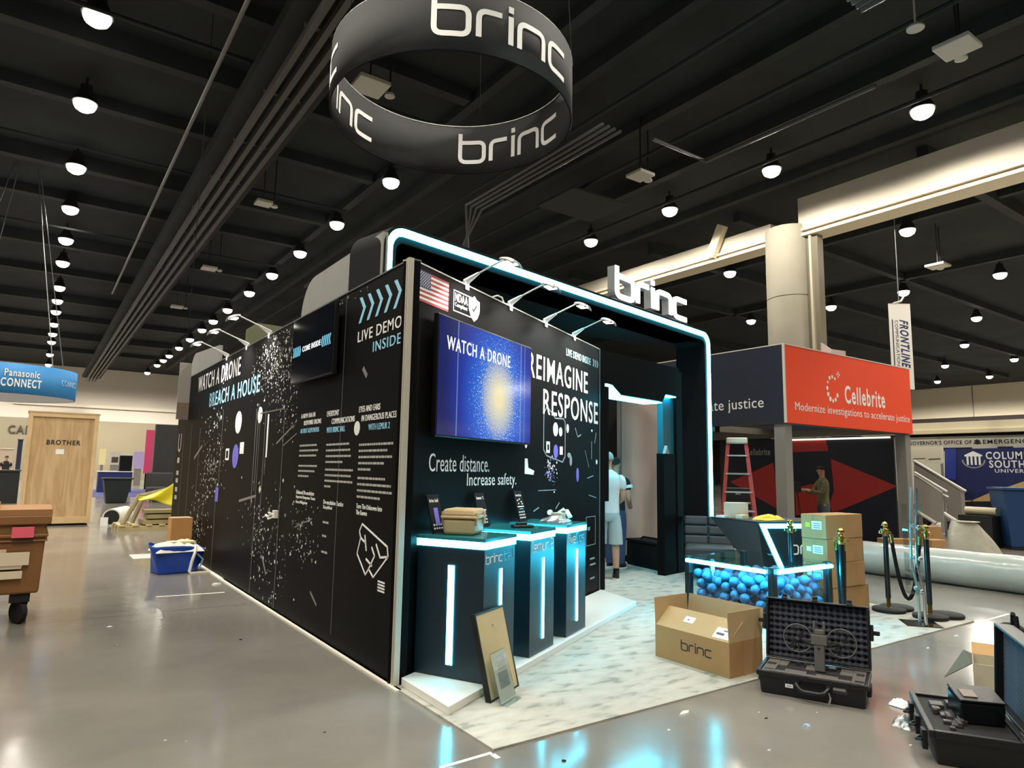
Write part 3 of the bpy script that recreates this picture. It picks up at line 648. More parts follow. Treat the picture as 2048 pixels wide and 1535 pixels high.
for r_ in range(9):
    for c_ in range(6 if r_ % 2 == 0 else 5):
        sx = fx0+cw*(c_*2+(1 if r_ % 2 == 0 else 2))/12; sz = fz1-chh*(r_+1)/10
        fg.plate([(sx+(0.0075 if q % 2 == 0 else 0.003)*sin(q*pi/5), sz+(0.0075 if q % 2 == 0 else 0.003)*cos(q*pi/5)) for q in range(10)], -0.005, 0.001, 1)
lab(fg.build('flag_print', [mat('flag_red', (176, 40, 48), 0.5), M_WHITE, mat('flag_blue', (40, 46, 104), 0.5)], fw), 'printed stars and stripes flag')
nb = MB(); X0, X1, Z0, Z1 = 0.60, 0.93, 2.80, 2.98
for a in ((X0, X1, Z1-0.008, Z1), (X0, X1, Z0, Z0+0.008), (X0, X0+0.008, Z0, Z1), (X1-0.008, X1, Z0, Z1)): nb.rect(*a, 0, 0.003)
text('', 'NDAA', X0+0.025, X0+0.225, 2.89, 2.96, 0, None, None, mb=nb, bold=0.008); text('', 'Compliant', X0+0.025, X0+0.225, 2.835, 2.88, 0, None, None, mb=nb)
nb.plate([(0.845, 2.965), (0.90, 2.975), (0.935, 3.0), (0.97, 2.975), (1.025, 2.965), (1.025, 2.87), (0.99, 2.81), (0.935, 2.775), (0.88, 2.81), (0.845, 2.87)], 0, 0.005)
nb.line((0.90, 2.885), (0.925, 2.86), 0.014, -0.005, 0.002, 1); nb.line((0.922, 2.862), (0.97, 2.92), 0.014, -0.005, 0.002, 1)
lab(nb.build('badge_print', [M_WHITE, M_BLACK2], fw), 'white compliance badge with ticked shield')
dp = MB()
po = [(2.42, 2.1), (2.50, 2.18), (2.72, 2.07), (2.95, 2.08), (3.0, 2.04), (3.0, 1.66), (2.93, 1.6), (2.5, 1.66), (2.42, 1.72)]
for i in range(len(po)): dp.line(po[i], po[(i+1) % len(po)], 0.014, 0, 0.003, 1)
disc(dp, 2.73, 1.95, 0.065, 0.075); disc(dp, 2.87, 1.93, 0.045, 0.05); disc(dp, 3.07, 1.98, 0.035, 0.05); disc(dp, 2.74, 1.71, 0.06, 0.075, 2); dp.rect(2.85, 2.93, 1.68, 1.77, 0, 0.003)
dp.rect(2.49, 2.58, 1.69, 1.81, 0, 0.003); dp.rect(2.515, 2.555, 1.72, 1.78, -0.002, 0.003, 3); disc(dp, 2.0, 1.78, 0.03, 0.06); disc(dp, 3.38, 1.46, 0.04, 0.08, 2)
dp.plate([(1.98, 1.62), (2.04, 1.62), (2.06, 1.53), (2.2, 1.50), (2.18, 1.46), (1.98, 1.47)], 0, 0.003); dp.rect(1.92, 1.99, 1.9, 1.97, 0, 0.003, 1)
disc(dp, 2.6, 1.07, 0.07, 0.028); disc(dp, 4.02, 1.62, 0.03, 0.03); disc(dp, 3.85, 2.0, 0.02, 0.016); disc(dp, 3.17, 1.62, 0.035, 0.06, 1); disc(dp, 3.12, 1.68, 0.05, 0.03, 1)
for a, c_, wd in (((3.3, 2.0), (3.38, 1.9), .015), ((3.38, 1.9), (3.48, 1.93), .015), ((3.84, 1.87), (3.84, 1.65), .01), ((3.7, 1.42), (3.9, 1.45), .012), ((3.75, 1.22), (4.0, 1.18), .01), ((2.3, 1.3), (2.75, 1.3), .008), ((3.08, 0.95), (3.14, 0.6), .01), ((1.9, 1.22), (1.99, 0.95), .01), ((3.62, 1.75), (3.75, 1.55), .008), ((3.95, 1.85), (4.0, 1.98), .01), ((2.2, 1.1), (2.32, 1.13), .012), ((2.75, 1.1), (2.85, 1.16), .012)): dp.line(a, c_, wd, 0, 0.003, 1)
for k in range(60):
    x, z = rnd.gauss(2.55, 0.05)+0.12*(k % 2), rnd.gauss(1.5, 0.09); db2 = rnd.uniform(0.006, 0.016); dp.plate([(x-db2, z), (x, z-db2*0.7), (x+db2, z), (x, z+db2)], 0, 0.003, rnd.choice((0, 1, 2)))
for a in ((3.66, 3.98, 0.955, 0.963), (3.66, 3.98, 0.62, 0.628), (3.66, 3.668, 0.62, 0.96), (3.972, 3.98, 0.62, 0.96), (3.72, 3.79, 0.80, 0.84), (2.86, 3.04, 0.86, 0.9), (3.27, 3.53, 0.82, 0.86), (3.8, 3.95, 0.45, 0.47), (3.8, 3.98, 0.38, 0.4), (3.8, 3.95, 0.22, 0.24)): dp.rect(*a, 0, 0.003, 1)
dp.build('print_pattern', [M_WHITE, mat('print_grey_blue', (138, 150, 156), 0.5), MATS['violet_print'], M_BLACK2], fw)

# ---------------- monitors
def monitor(root, x0, x1, z0, z1, name, label, screen_m):
    t = thing(name, label, 'monitor', (0, 0, 0))
    M0 = Matrix.Translation(root.location) @ Matrix.Rotation(root.rotation_euler[2], 4, 'Z')
    t.location = M0 @ V(((x0+x1)/2, -0.008, z0)); t.rotation_euler = (0, 0, root.rotation_euler[2])
    wd, hg = x1-x0, z1-z0
    bx('casing', -wd/2, wd/2, -0.075, -0.03, 0, hg, M_TVB, t, 0.004)
    bx('wall_mount', -wd*0.2, wd*0.2, -0.03, 0.006, hg*0.25, hg*0.75, M_TVB, t)
    s = MB().box(-wd/2+0.012, wd/2-0.012, -0.078, -0.074, 0.016, hg-0.012).build('screen', screen_m, t)
    return t, wd, hg
tv, tw_, th_ = monitor(fw, 0.27, 1.93, 1.75, 2.705, 'monitor', 'large lit blue monitor showing WATCH A DRONE on angled wall', M_SCREEN)
text('lettering', 'WATCH A DRONE', -0.71, 0.37, 0.69, 0.80, -0.078, M_SCRTXT, [c for c in tv.children if c.name.startswith('screen')][0], bold=0.008)
tv2, tw2, th2 = monitor(lw, -2.54, -1.34, 2.335, 3.01, 'monitor', 'dark monitor showing COME INSIDE on long black wall', M_TVDK)
text('lettering', 'COME INSIDE', -0.25, 0.27, 0.30, 0.355, -0.078, M_SCRTXT, [c for c in tv2.children if c.name.startswith('screen')][0], bold=0.004)
cv = MB()
for k in range(5):
    for sx, x in ((1, -0.55+0.05*k), (-1, 0.34+0.05*k)):
        cv.plate([(x, 0.375), (x+0.018*sx, 0.375), (x+0.045*sx, 0.325), (x+0.018*sx, 0.275), (x, 0.275), (x+0.027*sx, 0.325)], -0.078, 0.003)
cv.build('chevrons', M_SCRCY, [c for c in tv2.children if c.name.startswith('screen')][0])

# ---------------- arm lamps clamped on the wall tops
M_ARM = mat('silver_arm', (200, 200, 196), 0.3, metal=0.4)
def arm_lamp(root, x, label, group, first=None, reach=0.41):
    M0 = Matrix.Translation(root.location) @ Matrix.Rotation(root.rotation_euler[2], 4, 'Z')
    loc = M0 @ V((x, 0, HW+0.012))
    if first is not None:
        o = dup(first, loc, root.rotation_euler[2], label, group)
    else:
        o = thing('arm_lamp', label, 'lamp', loc, root.rotation_euler[2], group)
        MB().box(-0.035, 0.035, -0.012, 0.10, 0.0, 0.02).box(-0.03, 0.03, -0.014, -0.004, -0.05, 0.0).build('clamp', M_ARM, o, bevel=0.004)
        MB().tube([(0, 0.01, 0.02), (0, -0.04, 0.045), (0, -0.12, 0.085)], [0.03, 0.024, 0.012], 10).tube([(0, -0.12, 0.085), (0, -reach+0.05, 0.175)], 0.008, 8).build('arm', M_ARM, o, smooth=True)
        hm = MB().surf(lambda u, v: V(((v-0.5)*0.17, -reach+0.05-u*0.13+0.0, 0.185-0.055*u*u-0.03*(2*v-1)**2)), 6, 6)
        hm.build('head', M_ARM, o, smooth=True, solid=0.012)
        MB().box(-0.065, 0.065, -reach-0.062, -reach+0.03, 0.128, 0.136).build('lens', M_ARMLENS, o)
    spot(M0 @ V((x, -reach-0.02, HW+0.12)), ARM_W, 95, 0.8, (1.0, 0.95, 0.86), 0.05, (M0.to_3x3() @ V((0, 0.62, -0.8))), 'arm_light')
    return o
p_ = ['nearest to the printed flag', 'second from the printed flag', 'third from the printed flag', 'farthest from the printed flag']
a0 = None
for x, l in zip((0.8, 1.62, 2.44, 3.25), p_):
    o = arm_lamp(fw, x, f'silver arm lamp on top of angled wall, {l}', 'arm lamps on the angled wall', a0); a0 = a0 or o
for x, l in zip((-3.75, -4.8, -5.94), ('nearest to the dark monitor', 'in the middle of three', 'farthest from the dark monitor')):
    arm_lamp(lw, x, f'silver arm lamp on top of long wall, {l}', 'arm lamps on the long wall', a0)
cab = MB(); Mf = Matrix.Translation(fw.location) @ Matrix.Rotation(FANG, 4, 'Z')
cab.tube([(1.28, 0.02, HW+0.016), (1.36, 0.0, HW+0.05), (1.45, 0.0, HW+0.05), (1.52, 0.02, HW+0.02)], 0.008, 6)
co = cab.build('cable_loop', mat('white_cable', (214, 214, 208), 0.5), smooth=True); co.location = fw.location; co.rotation_euler[2] = FANG
tag(co, 'small loop of pale cable on the angled wall top', 'cable')

# ---------------- white riser and three lit pedestals
tag(MB().prism([(2.20, 3.76), (5.66, 5.575), (5.83, 6.34), (2.21, 4.435)], 0.012, 0.065).build('riser', M_WPAINT, bevel=0.004), 'low white platform under the three pedestals', 'platform')
def pedestal(i, word, label):
    loc = Mf @ V((0.163+0.74*i+0.24, -0.594, 0.066))
    t = thing('pedestal', label, 'pedestal', loc, FANG, 'lit pedestals')
    wd, dp_, H = 0.48, 0.57, 0.964
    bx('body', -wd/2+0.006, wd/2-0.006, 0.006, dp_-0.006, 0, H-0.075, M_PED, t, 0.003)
    bx('light_band', -wd/2, wd/2, 0.0, dp_, H-0.075, H-0.025, M_LED, t)
    bx('top', -wd/2-0.004, wd/2+0.004, -0.004, dp_+0.004, H-0.025, H, M_TEALTOP, t, 0.003)
    bo_ = [c for c in t.children if c.name.startswith('body')][0]; bx('light_strip', -0.005, 0.029, 0.0, 0.008, 0.10, 0.735, M_LED, bo_)
    bx('light_strip', -wd/2-0.001, -wd/2+0.007, 0.245, 0.295, 0.09, 0.765, M_LED, bo_)
    return t
pd = [pedestal(0, 'brinc ball', 'nearest of three black lit pedestals, carrying a tan hard case'), pedestal(1, 'lemur 2', 'middle of three black lit pedestals, carrying a thin black controller'), pedestal(2, 'liveOps', 'farthest of three black lit pedestals, carrying crumpled plastic bags')]
M_CYL = mat('cyan_print', (96, 200, 238), 0.5)
def plogo(t, w1, w2, x0, wd, z0):
    n1 = logo(w1, 0.15, 0.3)[1]; n2 = logo(w2, 0.15, 0.3)[1] if w2 else 0; g = 0.45 if w1 == 'brinc' else 0.3; k = wd/(n1+(n2+g if w2 else 0))
    logo_mb(w1, x0, n1*k, z0, 0.006, 0.003, 0.15, 0.3).build('lettering', M_WHITE, [c for c in t.children if c.name.startswith('body')][0])
    if w2: lab(logo_mb(w2, x0+(n1+g)*k, n2*k, z0, 0.006, 0.003, 0.13, 0.3).build('lettering', M_CYL, [c for c in t.children if c.name.startswith('body')][0]), 'blue lettering')
plogo(pd[0], 'brinc', 'ball', -0.215, 0.43, 0.785); plogo(pd[1], 'lemur 2', '', -0.20, 0.41, 0.79); plogo(pd[2], 'live', 'Ops', -0.19, 0.38, 0.79)
# information cards leaning on the wall behind
def card(i, title, x, label, wd=0.16, hg=0.29):
    loc = Mf @ V((0.163+0.74*i+x, -0.105, 1.0301)); t = thing('info_card', label, 'sign', loc, FANG, 'cards on the pedestals')
    Mr = Matrix.Rotation(RAD(-15), 4, 'X')
    MB().box(-wd/2, wd/2, -0.004, 0.004, 0, hg, 0, Mr).build('board', M_BLACK2, t)
    MB().box(-wd/2-0.004, wd/2+0.004, 0.004, 0.007, 0, hg+0.004, 0, Mr).box(-wd/2-0.004, wd/2+0.004, -0.012, 0.004, -0.0, 0.006, 0, Mr).build('edge', M_GLASS, t)
    b = MB(); text('', title, -wd*0.36, wd*0.36, hg*0.8, hg*0.89, -0.004, None, None, mb=b, M=Mr, bold=0.02, t=0.001)
    def q(x0, x1, z0, z1, mi=0): b.box(x0, x1, -0.0055, -0.004, z0, z1, mi, Mr)
    if i == 0: q(-0.025, 0.03, 0.06, 0.19, 1)
    for r_ in range(2 if i == 0 else 3):
        for c_ in range(4): q(-wd*0.38+c_*wd*0.2, -wd*0.38+c_*wd*0.2+0.017, 0.03+r_*0.027, 0.042+r_*0.027)
    if i: q(-wd*0.4, wd*0.4, 0.135, 0.145); q(-wd*0.2, wd*0.25, 0.115, 0.122, 2)
    if i == 2:
        for a_, c_ in ((-0.04, 0.2), (0.0, 0.21), (-0.03, 0.17), (0.03, 0.185), (0.04, 0.165)): q(a_-0.01, a_+0.012, c_-0.006, c_+0.006)
    b.build('print', [M_WHITE, MATS['violet_print'], M_CYL], t); return t
card(0, 'brinc ball', 0.17, 'black information card behind the tan hard case'); card(1, 'lemur 2', 0.13, 'black information card behind the thin controller'); card(2, 'liveOps', 0.12, 'black information card beside the crumpled plastic bags')
# tan hard case, controller, bags
t = thing('hard_case', 'small tan hard case with black handle on nearest pedestal', 'case', Mf @ V((0.41, -0.27, 1.0305)), FANG+RAD(14))
MB().frustum((-0.135, 0.135, -0.115, 0.115), (-0.145, 0.145, -0.125, 0.125), 0, 0.115).build('base', M_TAN, t, bevel=0.02)
MB().box(-0.155, 0.155, -0.135, 0.135, 0.116, 0.14).frustum((-0.148, 0.148, -0.128, 0.128), (-0.135, 0.135, -0.115, 0.115), 0.14, 0.185).build('lid', M_TAN, t, bevel=0.012)
for y in (-0.07, 0.07): MB().box(0.145, 0.17, y-0.022, y+0.022, 0.075, 0.165).build('latch', M_TAN, t, bevel=0.006)
MB().tube([(0.15, -0.055, 0.07), (0.18, -0.045, 0.05), (0.18, 0.045, 0.05), (0.15, 0.055, 0.07)], 0.012, 8).build('handle', M_RUB, t, smooth=True)
for s_ in (-1, 1):
    for k in (-1, 1): MB().box(k*0.1-0.02, k*0.1+0.02, s_*0.125-0.012, s_*0.125+0.012, 0.07, 0.165).build('side_clasp', M_TAN, t, bevel=0.005)
t = thing('controller', 'thin black handheld controller lying on middle pedestal', 'controller', Mf @ V((1.16, -0.39, 1.0305)), FANG+RAD(-40))
MB().box(-0.095, 0.095, -0.04, 0.04, 0, 0.022).build('body', M_BPLAST, t, bevel=0.012); MB().tube([(-0.05, 0.02, 0.03), (0.05, 0.02, 0.03)], 0.008, 8).build('grip_bar', M_RUB, t, smooth=True)
M_BAG = clear('clear_bag_plastic', (0.9, 0.98, 1.0), 0.25, 0.25)
def crumple(name, loc, sx, sy, sz, m, label, cat, seed, n=26, rz=0):
    r2 = random.Random(seed); ph = [(r2.uniform(2, 7), r2.uniform(2, 7), r2.uniform(0, 6)) for _ in range(6)]
    def fn(u, v):
        x, y = (u-0.5)*2, (v-0.5)*2; r = max(abs(x), abs(y)); e = max(0, 1-r**3)
        k = sum(sin(a*x+b_*y+c_) for a, b_, c_ in ph)/6
        return V((sx*x*(1+0.1*k), sy*y*(1+0.12*k), 0.004+max(0, sz*e*(0.65+0.6*k)+0.02*e*sin(17*x+11*y))))
    o = MB().surf(fn, n, n).build(name, m, smooth='all'); o.location = loc; o.rotation_euler[2] = rz
    return tag(o, label, cat) if label else o
crumple('plastic_bag', Mf @ V((1.93, -0.36, 1.031)), 0.14, 0.12, 0.05, M_BAG, 'flat crumpled clear bag nearest the info card on farthest pedestal', 'bag', 3, rz=FANG)
t = thing('bagged_part', 'pale boxed item in clear wrap on farthest pedestal', 'package', Mf @ V((2.13, -0.30, 1.031)), FANG)
bx('carton', -0.06, 0.06, -0.05, 0.05, 0, 0.07, mat('pale_carton', (196, 206, 186), 0.7), t)
wr = MB()
for k in range(4): wr.tube([(-0.02+0.03*k, 0.03, 0.03+0.012*k), (0.07+0.02*k, 0.0, 0.085+0.006*k), (0.115-0.01*k, -0.05, 0.09-0.01*k), (0.09-0.02*k, -0.1, 0.03)], 0.012, 7)
wr.build('wrap', mat('milky_plastic', (186, 222, 226), 0.25), t, smooth=True)

# ---------------- leaning boards in front of the nearest pedestal
def leaner(name, label, cat, x0, y0, z0, wd, hg, tilt, thick, face, edge, rz=FANG):
    t = thing(name, label, cat, Mf @ V((x0, y0, z0)), rz); Mr = Matrix.Rotation(-tilt, 4, 'X')
    return t, Mr
t, Mr = leaner('framed_board', 'black framed beige board leaning on nearest pedestal', 'board', 0.015, -0.742, 0.0125, 0.41, 0.56, RAD(14), 0, 0, 0)
MB().box(0.012, 0.398, 0.0, 0.012, 0.012, 0.544, 0, Mr).build('backing', mat('beige_board', (196, 176, 128), 0.7, var=0.04), t)
fr = MB()
for a in ((0, 0.41, 0, 0.012), (0, 0.41, 0.544, 0.556), (0, 0.012, 0.012, 0.544), (0.398, 0.41, 0.012, 0.544)): fr.box(a[0], a[1], -0.004, 0.034, a[2], a[3], 0, Mr)
fr.build('frame', M_BPLAST, t)
MB().ball(Mr @ V((0.21, -0.003, 0.45)), 0.008).build('hook', M_CHROME, t, smooth=True)
t, Mr = leaner('sign_holder', 'clear acrylic sign holder with printed sheet leaning on framed board', 'sign holder', 0.01, -0.83, 0.0125, 0.21, 0.32, RAD(17), 0, 0, 0)
MB().box(0, 0.21, -0.003, 0, 0, 0.32, 0, Mr).box(0, 0.21, 0.009, 0.012, 0, 0.32, 0, Mr).build('pane', M_GLASS, t)
MB().box(0, 0.21, -0.04, 0.0, 0, 0.004).build('foot', M_GLASS, t)
sh = MB().box(0.008, 0.202, 0.002, 0.006, 0.008, 0.312, 0, Mr).box(0.04, 0.17, 0.001, 0.002, 0.09, 0.19, 1, Mr).box(0.06, 0.17, 0.001, 0.002, 0.2, 0.29, 2, Mr)
sh.build('sheet', [mat('paper', (226, 226, 220), 0.7), mat('sheet_grey', (150, 160, 168), 0.7), mat('sheet_pale', (200, 206, 206), 0.7)], t)

# ---------------- lit arch: portal frame, roof, grey side, sign letters
AANG = RAD(12.5); BX, BY = 5.84, 6.376
ad = V((cos(AANG), sin(AANG), 0)); L0, L1, HA = -3.45, 3.16, 3.80
ar = thing('lit_arch', 'tall black arch edged with a glowing cyan light strip', 'arch', V((BX, BY, 0))+ad*L0, AANG, kind='thing')
WA = L1-L0
def rr(inset, r, n=8, z0=0.0):
    x0, x1, z1 = inset, WA-inset, HA-inset; pts = [(x0, z0)]
    for k in range(n+1): a = pi-pi/2*k/n; pts.append((x0+r+r*cos(a), z1-r+r*sin(a)))
    for k in range(n+1): a = pi/2-pi/2*k/n; pts.append((x1-r+r*cos(a), z1-r+r*sin(a)))
    pts.append((x1, z0)); return pts
def band(o, i, y0, y1, name, m, par):
    b = MB(); n = len(o)
    vs = [(x, y0, z) for x, z in o]+[(x, y0, z) for x, z in i]+[(x, y1, z) for x, z in o]+[(x, y1, z) for x, z in i]
    fs = []
    for k in range(n-1): fs += [(k, k+1, n+k+1, n+k)[::-1], (2*n+k, 2*n+k+1, 3*n+k+1, 3*n+k), (k, k+1, 2*n+k+1, 2*n+k), (n+k, n+k+1, 3*n+k+1, 3*n+k)[::-1]]
    fs += [(0, n, 3*n, 2*n), (n-1, 2*n-1, 4*n-1, 3*n-1)[::-1]]
    return b.add(vs, fs).build(name, m, par, smooth=True)
band(rr(0.0, 0.24), rr(0.03, 0.21), 0.0, 0.55, 'frame', M_BLACK2, ar)
band(rr(0.03, 0.21), rr(0.10, 0.15), 0.0, 0.05, 'light_strip', M_LED, ar)
band(rr(0.10, 0.15), rr(0.16, 0.1), 0.03, 0.55, 'inner_frame', M_BLACK2, ar)
# roof over the passage runs back to a line square with the hall
rp = [V((BX, BY, 0))+ad*(L0+0.02), V((BX, BY, 0))+ad*(L1-0.02)]
Mi = (Matrix.Translation(ar.location) @ Matrix.Rotation(AANG, 4, 'Z')).inverted()
poly = [rp[0], rp[1], V((rp[1].x, 7.62, 0)), V((rp[1].x, 8.0, 0)), V((rp[0].x, 8.0, 0))]
lp = [tuple((Mi @ q).xy) for q in poly]; lp[0] = (lp[0][0]+0.15, 0.06); lp[1] = (lp[1][0]-0.15, 0.06)
MB().prism(lp, HA-0.16, HA-0.11).build('roof', M_BLACK2, ar)
# grey rounded side panel above the long wall
gp = []
ylen = 7.95-rp[0].y
for k in range(9): a = pi/2*k/8; gp.append((ylen-0.45+0.45*sin(a), HA-0.12-0.45+0.45*cos(a)))
gpoly = [(0.0, 0.02), (0.0, HA-0.12)]+gp+[(ylen, 0.02)]
Mg = Mi @ Matrix.Translation((rp[0].x-0.03, rp[0].y, 0)) @ Matrix.Rotation(pi/2, 4, 'Z')
sp = MB().plate(gpoly, 0.0, 0.05); sp.v = [tuple(Mg @ V(q)) for q in sp.v]
lab(sp.build('side_panel', M_GREYFAB, ar), 'grey fabric side panel')
# right leg inner lining
rl = MB().box(0, 0.06, 0, 0.62, 0.012, HA-0.16); Mg2 = Mi @ Matrix.Translation((rp[1].x-0.08, rp[1].y+0.02, 0)); rl.v = [tuple(Mg2 @ V(q)) for q in rl.v]; rl.build('leg_lining', M_BLACK2, ar)
# sign letters standing on the arch top
sg = thing('illuminated_sign', 'white glowing brand letters standing on top of lit arch', 'sign', ar.location + V((0, 0, HA)), AANG)
lx0 = 0.38-L0; lwid = 2.03
lm = logo_mb('brinc', lx0, lwid, 0.03, 0.02, 0.012, 0.26, 0.36, zs=0.84); lm.build('letter_faces', M_LETTER, sg)
logo_mb('brinc', lx0, lwid, 0.03, 0.14, 0.12, 0.26, 0.36, zs=0.84).build('letter_bodies', mat('letter_return', (150, 152, 152), 0.4, emit=0.10), sg)
bx('rail', lx0-0.05, lx0+lwid+0.05, 0.04, 0.10, 0.0, 0.03, M_TRIMDK, sg)

# ---------------- portal wall behind the arch with a zig-zag lit doorway
pw = thing('portal_wall', 'dark wall with doorway topped by zig-zag cyan light', 'portal', V((BX, BY, 0))+V((-ad.y, ad.x, 0))*0.10+ad*0.13, AANG, kind='thing')
bx('jamb', -0.10, 0.13, 0, 0.12, 0.012, 2.66, M_BLACK, pw); bx('jamb_upper', 0.13, 0.22, 0, 0.12, 1.12, 2.62, M_BLACK, pw)
hz = [(-0.10, 2.66), (0.30, 2.66), (0.52, 2.54), (1.62, 2.54), (1.72, 2.66), (2.12, 2.66), (2.12, 3.10), (-0.10, 3.10)]
MB().plate(hz, 0.12, 0.12).build('header', M_BLACK, pw)
ls = MB()
for a, b in (((0.17, 2.665), (0.30, 2.655)), ((0.30, 2.655), (0.52, 2.535)), ((0.52, 2.535), (1.60, 2.535)), ((1.73, 2.655), (2.02, 2.655))):
    ls.add([(a[0], 0.0, a[1]-0.004), (b[0], 0.0, b[1]-0.004), (b[0], 0.3, b[1]-0.004), (a[0], 0.3, a[1]-0.004), (a[0], 0.0, a[1]-0.02), (b[0], 0.0, b[1]-0.02), (b[0], 0.3, b[1]-0.02), (a[0], 0.3, a[1]-0.02)], [(0, 1, 2, 3), (7, 6, 5, 4), (0, 4, 5, 1), (1, 5, 6, 2), (2, 6, 7, 3), (3, 7, 4, 0)])
ls.build('light_strip', M_LED, pw)
bx('jamb', 1.74, 2.12, 0.06, 0.18, 0.012, 1.78, M_BLACK, pw); bx('jamb_upper', 1.80, 2.12, 0.10, 0.2, 1.78, 2.66, mat('teal_panel', (34, 92, 104), 0.3), pw)
MB().plate([(1.74, 1.78), (1.80, 1.90), (1.86, 1.78)], 0.08, 0.05).build('chevron_notch', mat('notch_grey', (130, 140, 140), 0.4), pw)
bx('side_post', 2.12, 2.3, 0.05, 0.2, 0.012, 3.06, M_BLACK, pw)
# room lining behind: pinkish-beige wall and black returns
rm = thing('interior_wall', 'tall pinkish beige wall panel standing behind the portal doorway', 'wall panel', V((8.19, 8.40, 0)), AANG, kind='thing')
bx('panel', 0.0, 2.6, 0.0, 0.06, 0.10, 3.06, mat('beige_fabric', (206, 182, 168), 0.85, var=0.03, scale=2), rm); bx('skirting', 0.0, 2.6, -0.01, 0.06, 0, 0.10, M_BLACK2, rm); bx('edge_trim', -0.04, 0.0, -0.01, 0.06, 0, 3.06, mat('panel_edge_grey', (120, 112, 108), 0.5), rm)
bw = thing('interior_wall', 'black inner wall at the left of the portal doorway', 'wall panel', V((6.4, 9.72, 0)), AANG, kind='thing')
bx('panel', -1.5, 3.9, 0, 0.06, 0, 3.06, M_BLACK2, bw)
# inner partitions and rear grey fins seen over the long wall
rf = thing('fabric_fin', 'grey rounded fabric fin standing over the far end of the long wall', 'arch panel', (2.28, 11.5, 0), pi/2, kind='thing')
gp2 = [(0, 0.0), (0, 3.42)]+[(2.5-0.5+0.5*sin(pi/2*k/8), 3.55-0.5+0.5*cos(pi/2*k/8)) for k in range(9)]+[(2.5, 0.0)]
MB().plate(gp2, 0.0, 0.05).build('panel', M_GREYFAB, rf)
of = thing('fabric_backdrop', 'olive grey panel rising behind the long wall between arm lamps', 'arch panel', (2.9, 10.4, 0), RAD(5), kind='thing')
MB().plate([(-0.5, 0), (0.9, 0), (0.9, 3.62), (-0.35, 3.62), (-0.5, 3.5)], 0, 0.06).build('panel', mat('olive_fabric', (98, 98, 72), 0.85), of)
hx0_ = P(356, 780, (0, 13.2), (1, 0)); hx1_ = P(380, 780, (0, 13.2), (1, 0)); hw_ = hx1_.x-hx0_.x
hb = thing('hanging_banner', 'small grey printed banner hanging at the far end of the long wall', 'banner', (hx0_.x, 13.2, P(356, 838, (0, 13.2), (1, 0)).z), 0, kind='thing')
M_BAN = mat('banner_grey', (150, 146, 138), 0.8); bx('sheet', 0, hw_, -0.012, 0.012, 0, 1.02, M_BAN, hb); bx('band', 0, hw_, -0.016, -0.0125, 0.0, 0.3, mat('banner_brown', (122, 104, 92), 0.8), hb)
MB().tube([(hw_/2, 0, 1.02), (hw_/2, 0, ZC-hb.location.z)], 0.006, 6).build('hanger', M_BLACK2, hb)

# ---------------- hanging ring banner
RC = V((4.09, 7.30, 6.0)); RR, RH = 1.55, 0.76
RING_OUT, RING_IN = (231, 351, 111), (57, 177, 297)
rg = thing('ring_banner', 'large black circular hanging banner with white brand letters', 'banner', RC, 0)
rs = MB().surf(lambda u, v: V((RR*cos(2*pi*u), RR*sin(2*pi*u), v*RH)), 96, 3, 0, True); rs.build('drum', mat('ring_fabric', (40, 41, 41), 0.85), rg, smooth='all', solid=0.02)
hoop = MB().tube([(RR*cos(2*pi*k/72), RR*sin(2*pi*k/72), RH) for k in range(72)], 0.012, 6, True); lab(hoop.build('hoop', mat('hoop_white', (210, 212, 208), 0.5), rg, smooth=True), 'thin pale top hoop')
MB().tube([(RR*cos(2*pi*k/72), RR*sin(2*pi*k/72), 0.0) for k in range(72)], 0.012, 6, True).build('hoop', M_BLACK2, rg, smooth=True)
for k in range(4):
    a = pi/4+k*pi/2; MB().tube([(RR*cos(a), RR*sin(a), RH), (RR*0.9*cos(a), RR*0.9*sin(a), ZC-6.0)], 0.004, 5).build('cable', M_BLACK2, rg)
def ring_logo(th0, inner, arc):
    # th0 = angle where the word begins; reads left to right from its own side
    r = RR-0.013 if inner else RR+0.013; t_ = -0.006 if inner else 0.006
    sgn = -1 if inner else 1
    def mp(x, d, z): a = th0+sgn*x/RR; q = r+t_*(1-d); return (q*cos(a), q*sin(a), z)
    return logo_mb('brinc', 0.0, arc, 0.15, 0, 0, 0.2, 0.36, mp).build('lettering', M_WHITE, rg)
for a in RING_OUT: ring_logo(RAD(a), False, 1.85)
for a in RING_IN: ring_logo(RAD(a), True, 1.85)
# ================================================================== FOREGROUND ON AND BY THE CARPET
# ---------------- open carton with the brand word
bxo = thing('cardboard_box', 'open cardboard carton with printed brand word, flaps up, on carpet', 'box', (4.31, 3.30, 0.0125), RAD(-90))
# local: x runs towards the camera's right along the front face (world -y), y into the box (world +x)
BL, BD, BH, FH = 0.73, 0.40, 0.25, 0.215
Bo = MB().box(-BL, 0, 0, 0.006, 0, BH).box(-BL, 0, BD-0.006, BD, 0, BH).box(-BL, -BL+0.006, 0.006, BD-0.006, 0, BH).box(-0.006, 0, 0.006, BD-0.006, 0, BH).box(-BL+0.006, -0.006, 0.006, BD-0.006, 0, 0.006)
Bo.build('body', M_CARD, bxo)
def flap(name, a, b, d, ang_in):   # hinge a->b at rim, d = inward horizontal direction
    a, b, d = V(a), V(b), V(d); u = (V((0, 0, 1))*cos(ang_in)+d*sin(ang_in))*FH; n = (b-a).cross(u).normalized()*0.0025
    m_ = MB(); vs = [a-n, b-n, b+u-n, a+u-n, a+n, b+n, b+u+n, a+u+n]
    return m_.add(vs, [(0, 1, 2, 3), (7, 6, 5, 4), (0, 4, 5, 1), (1, 5, 6, 2), (2, 6, 7, 3), (3, 7, 4, 0)]).build(name, M_CARDIN, bxo)
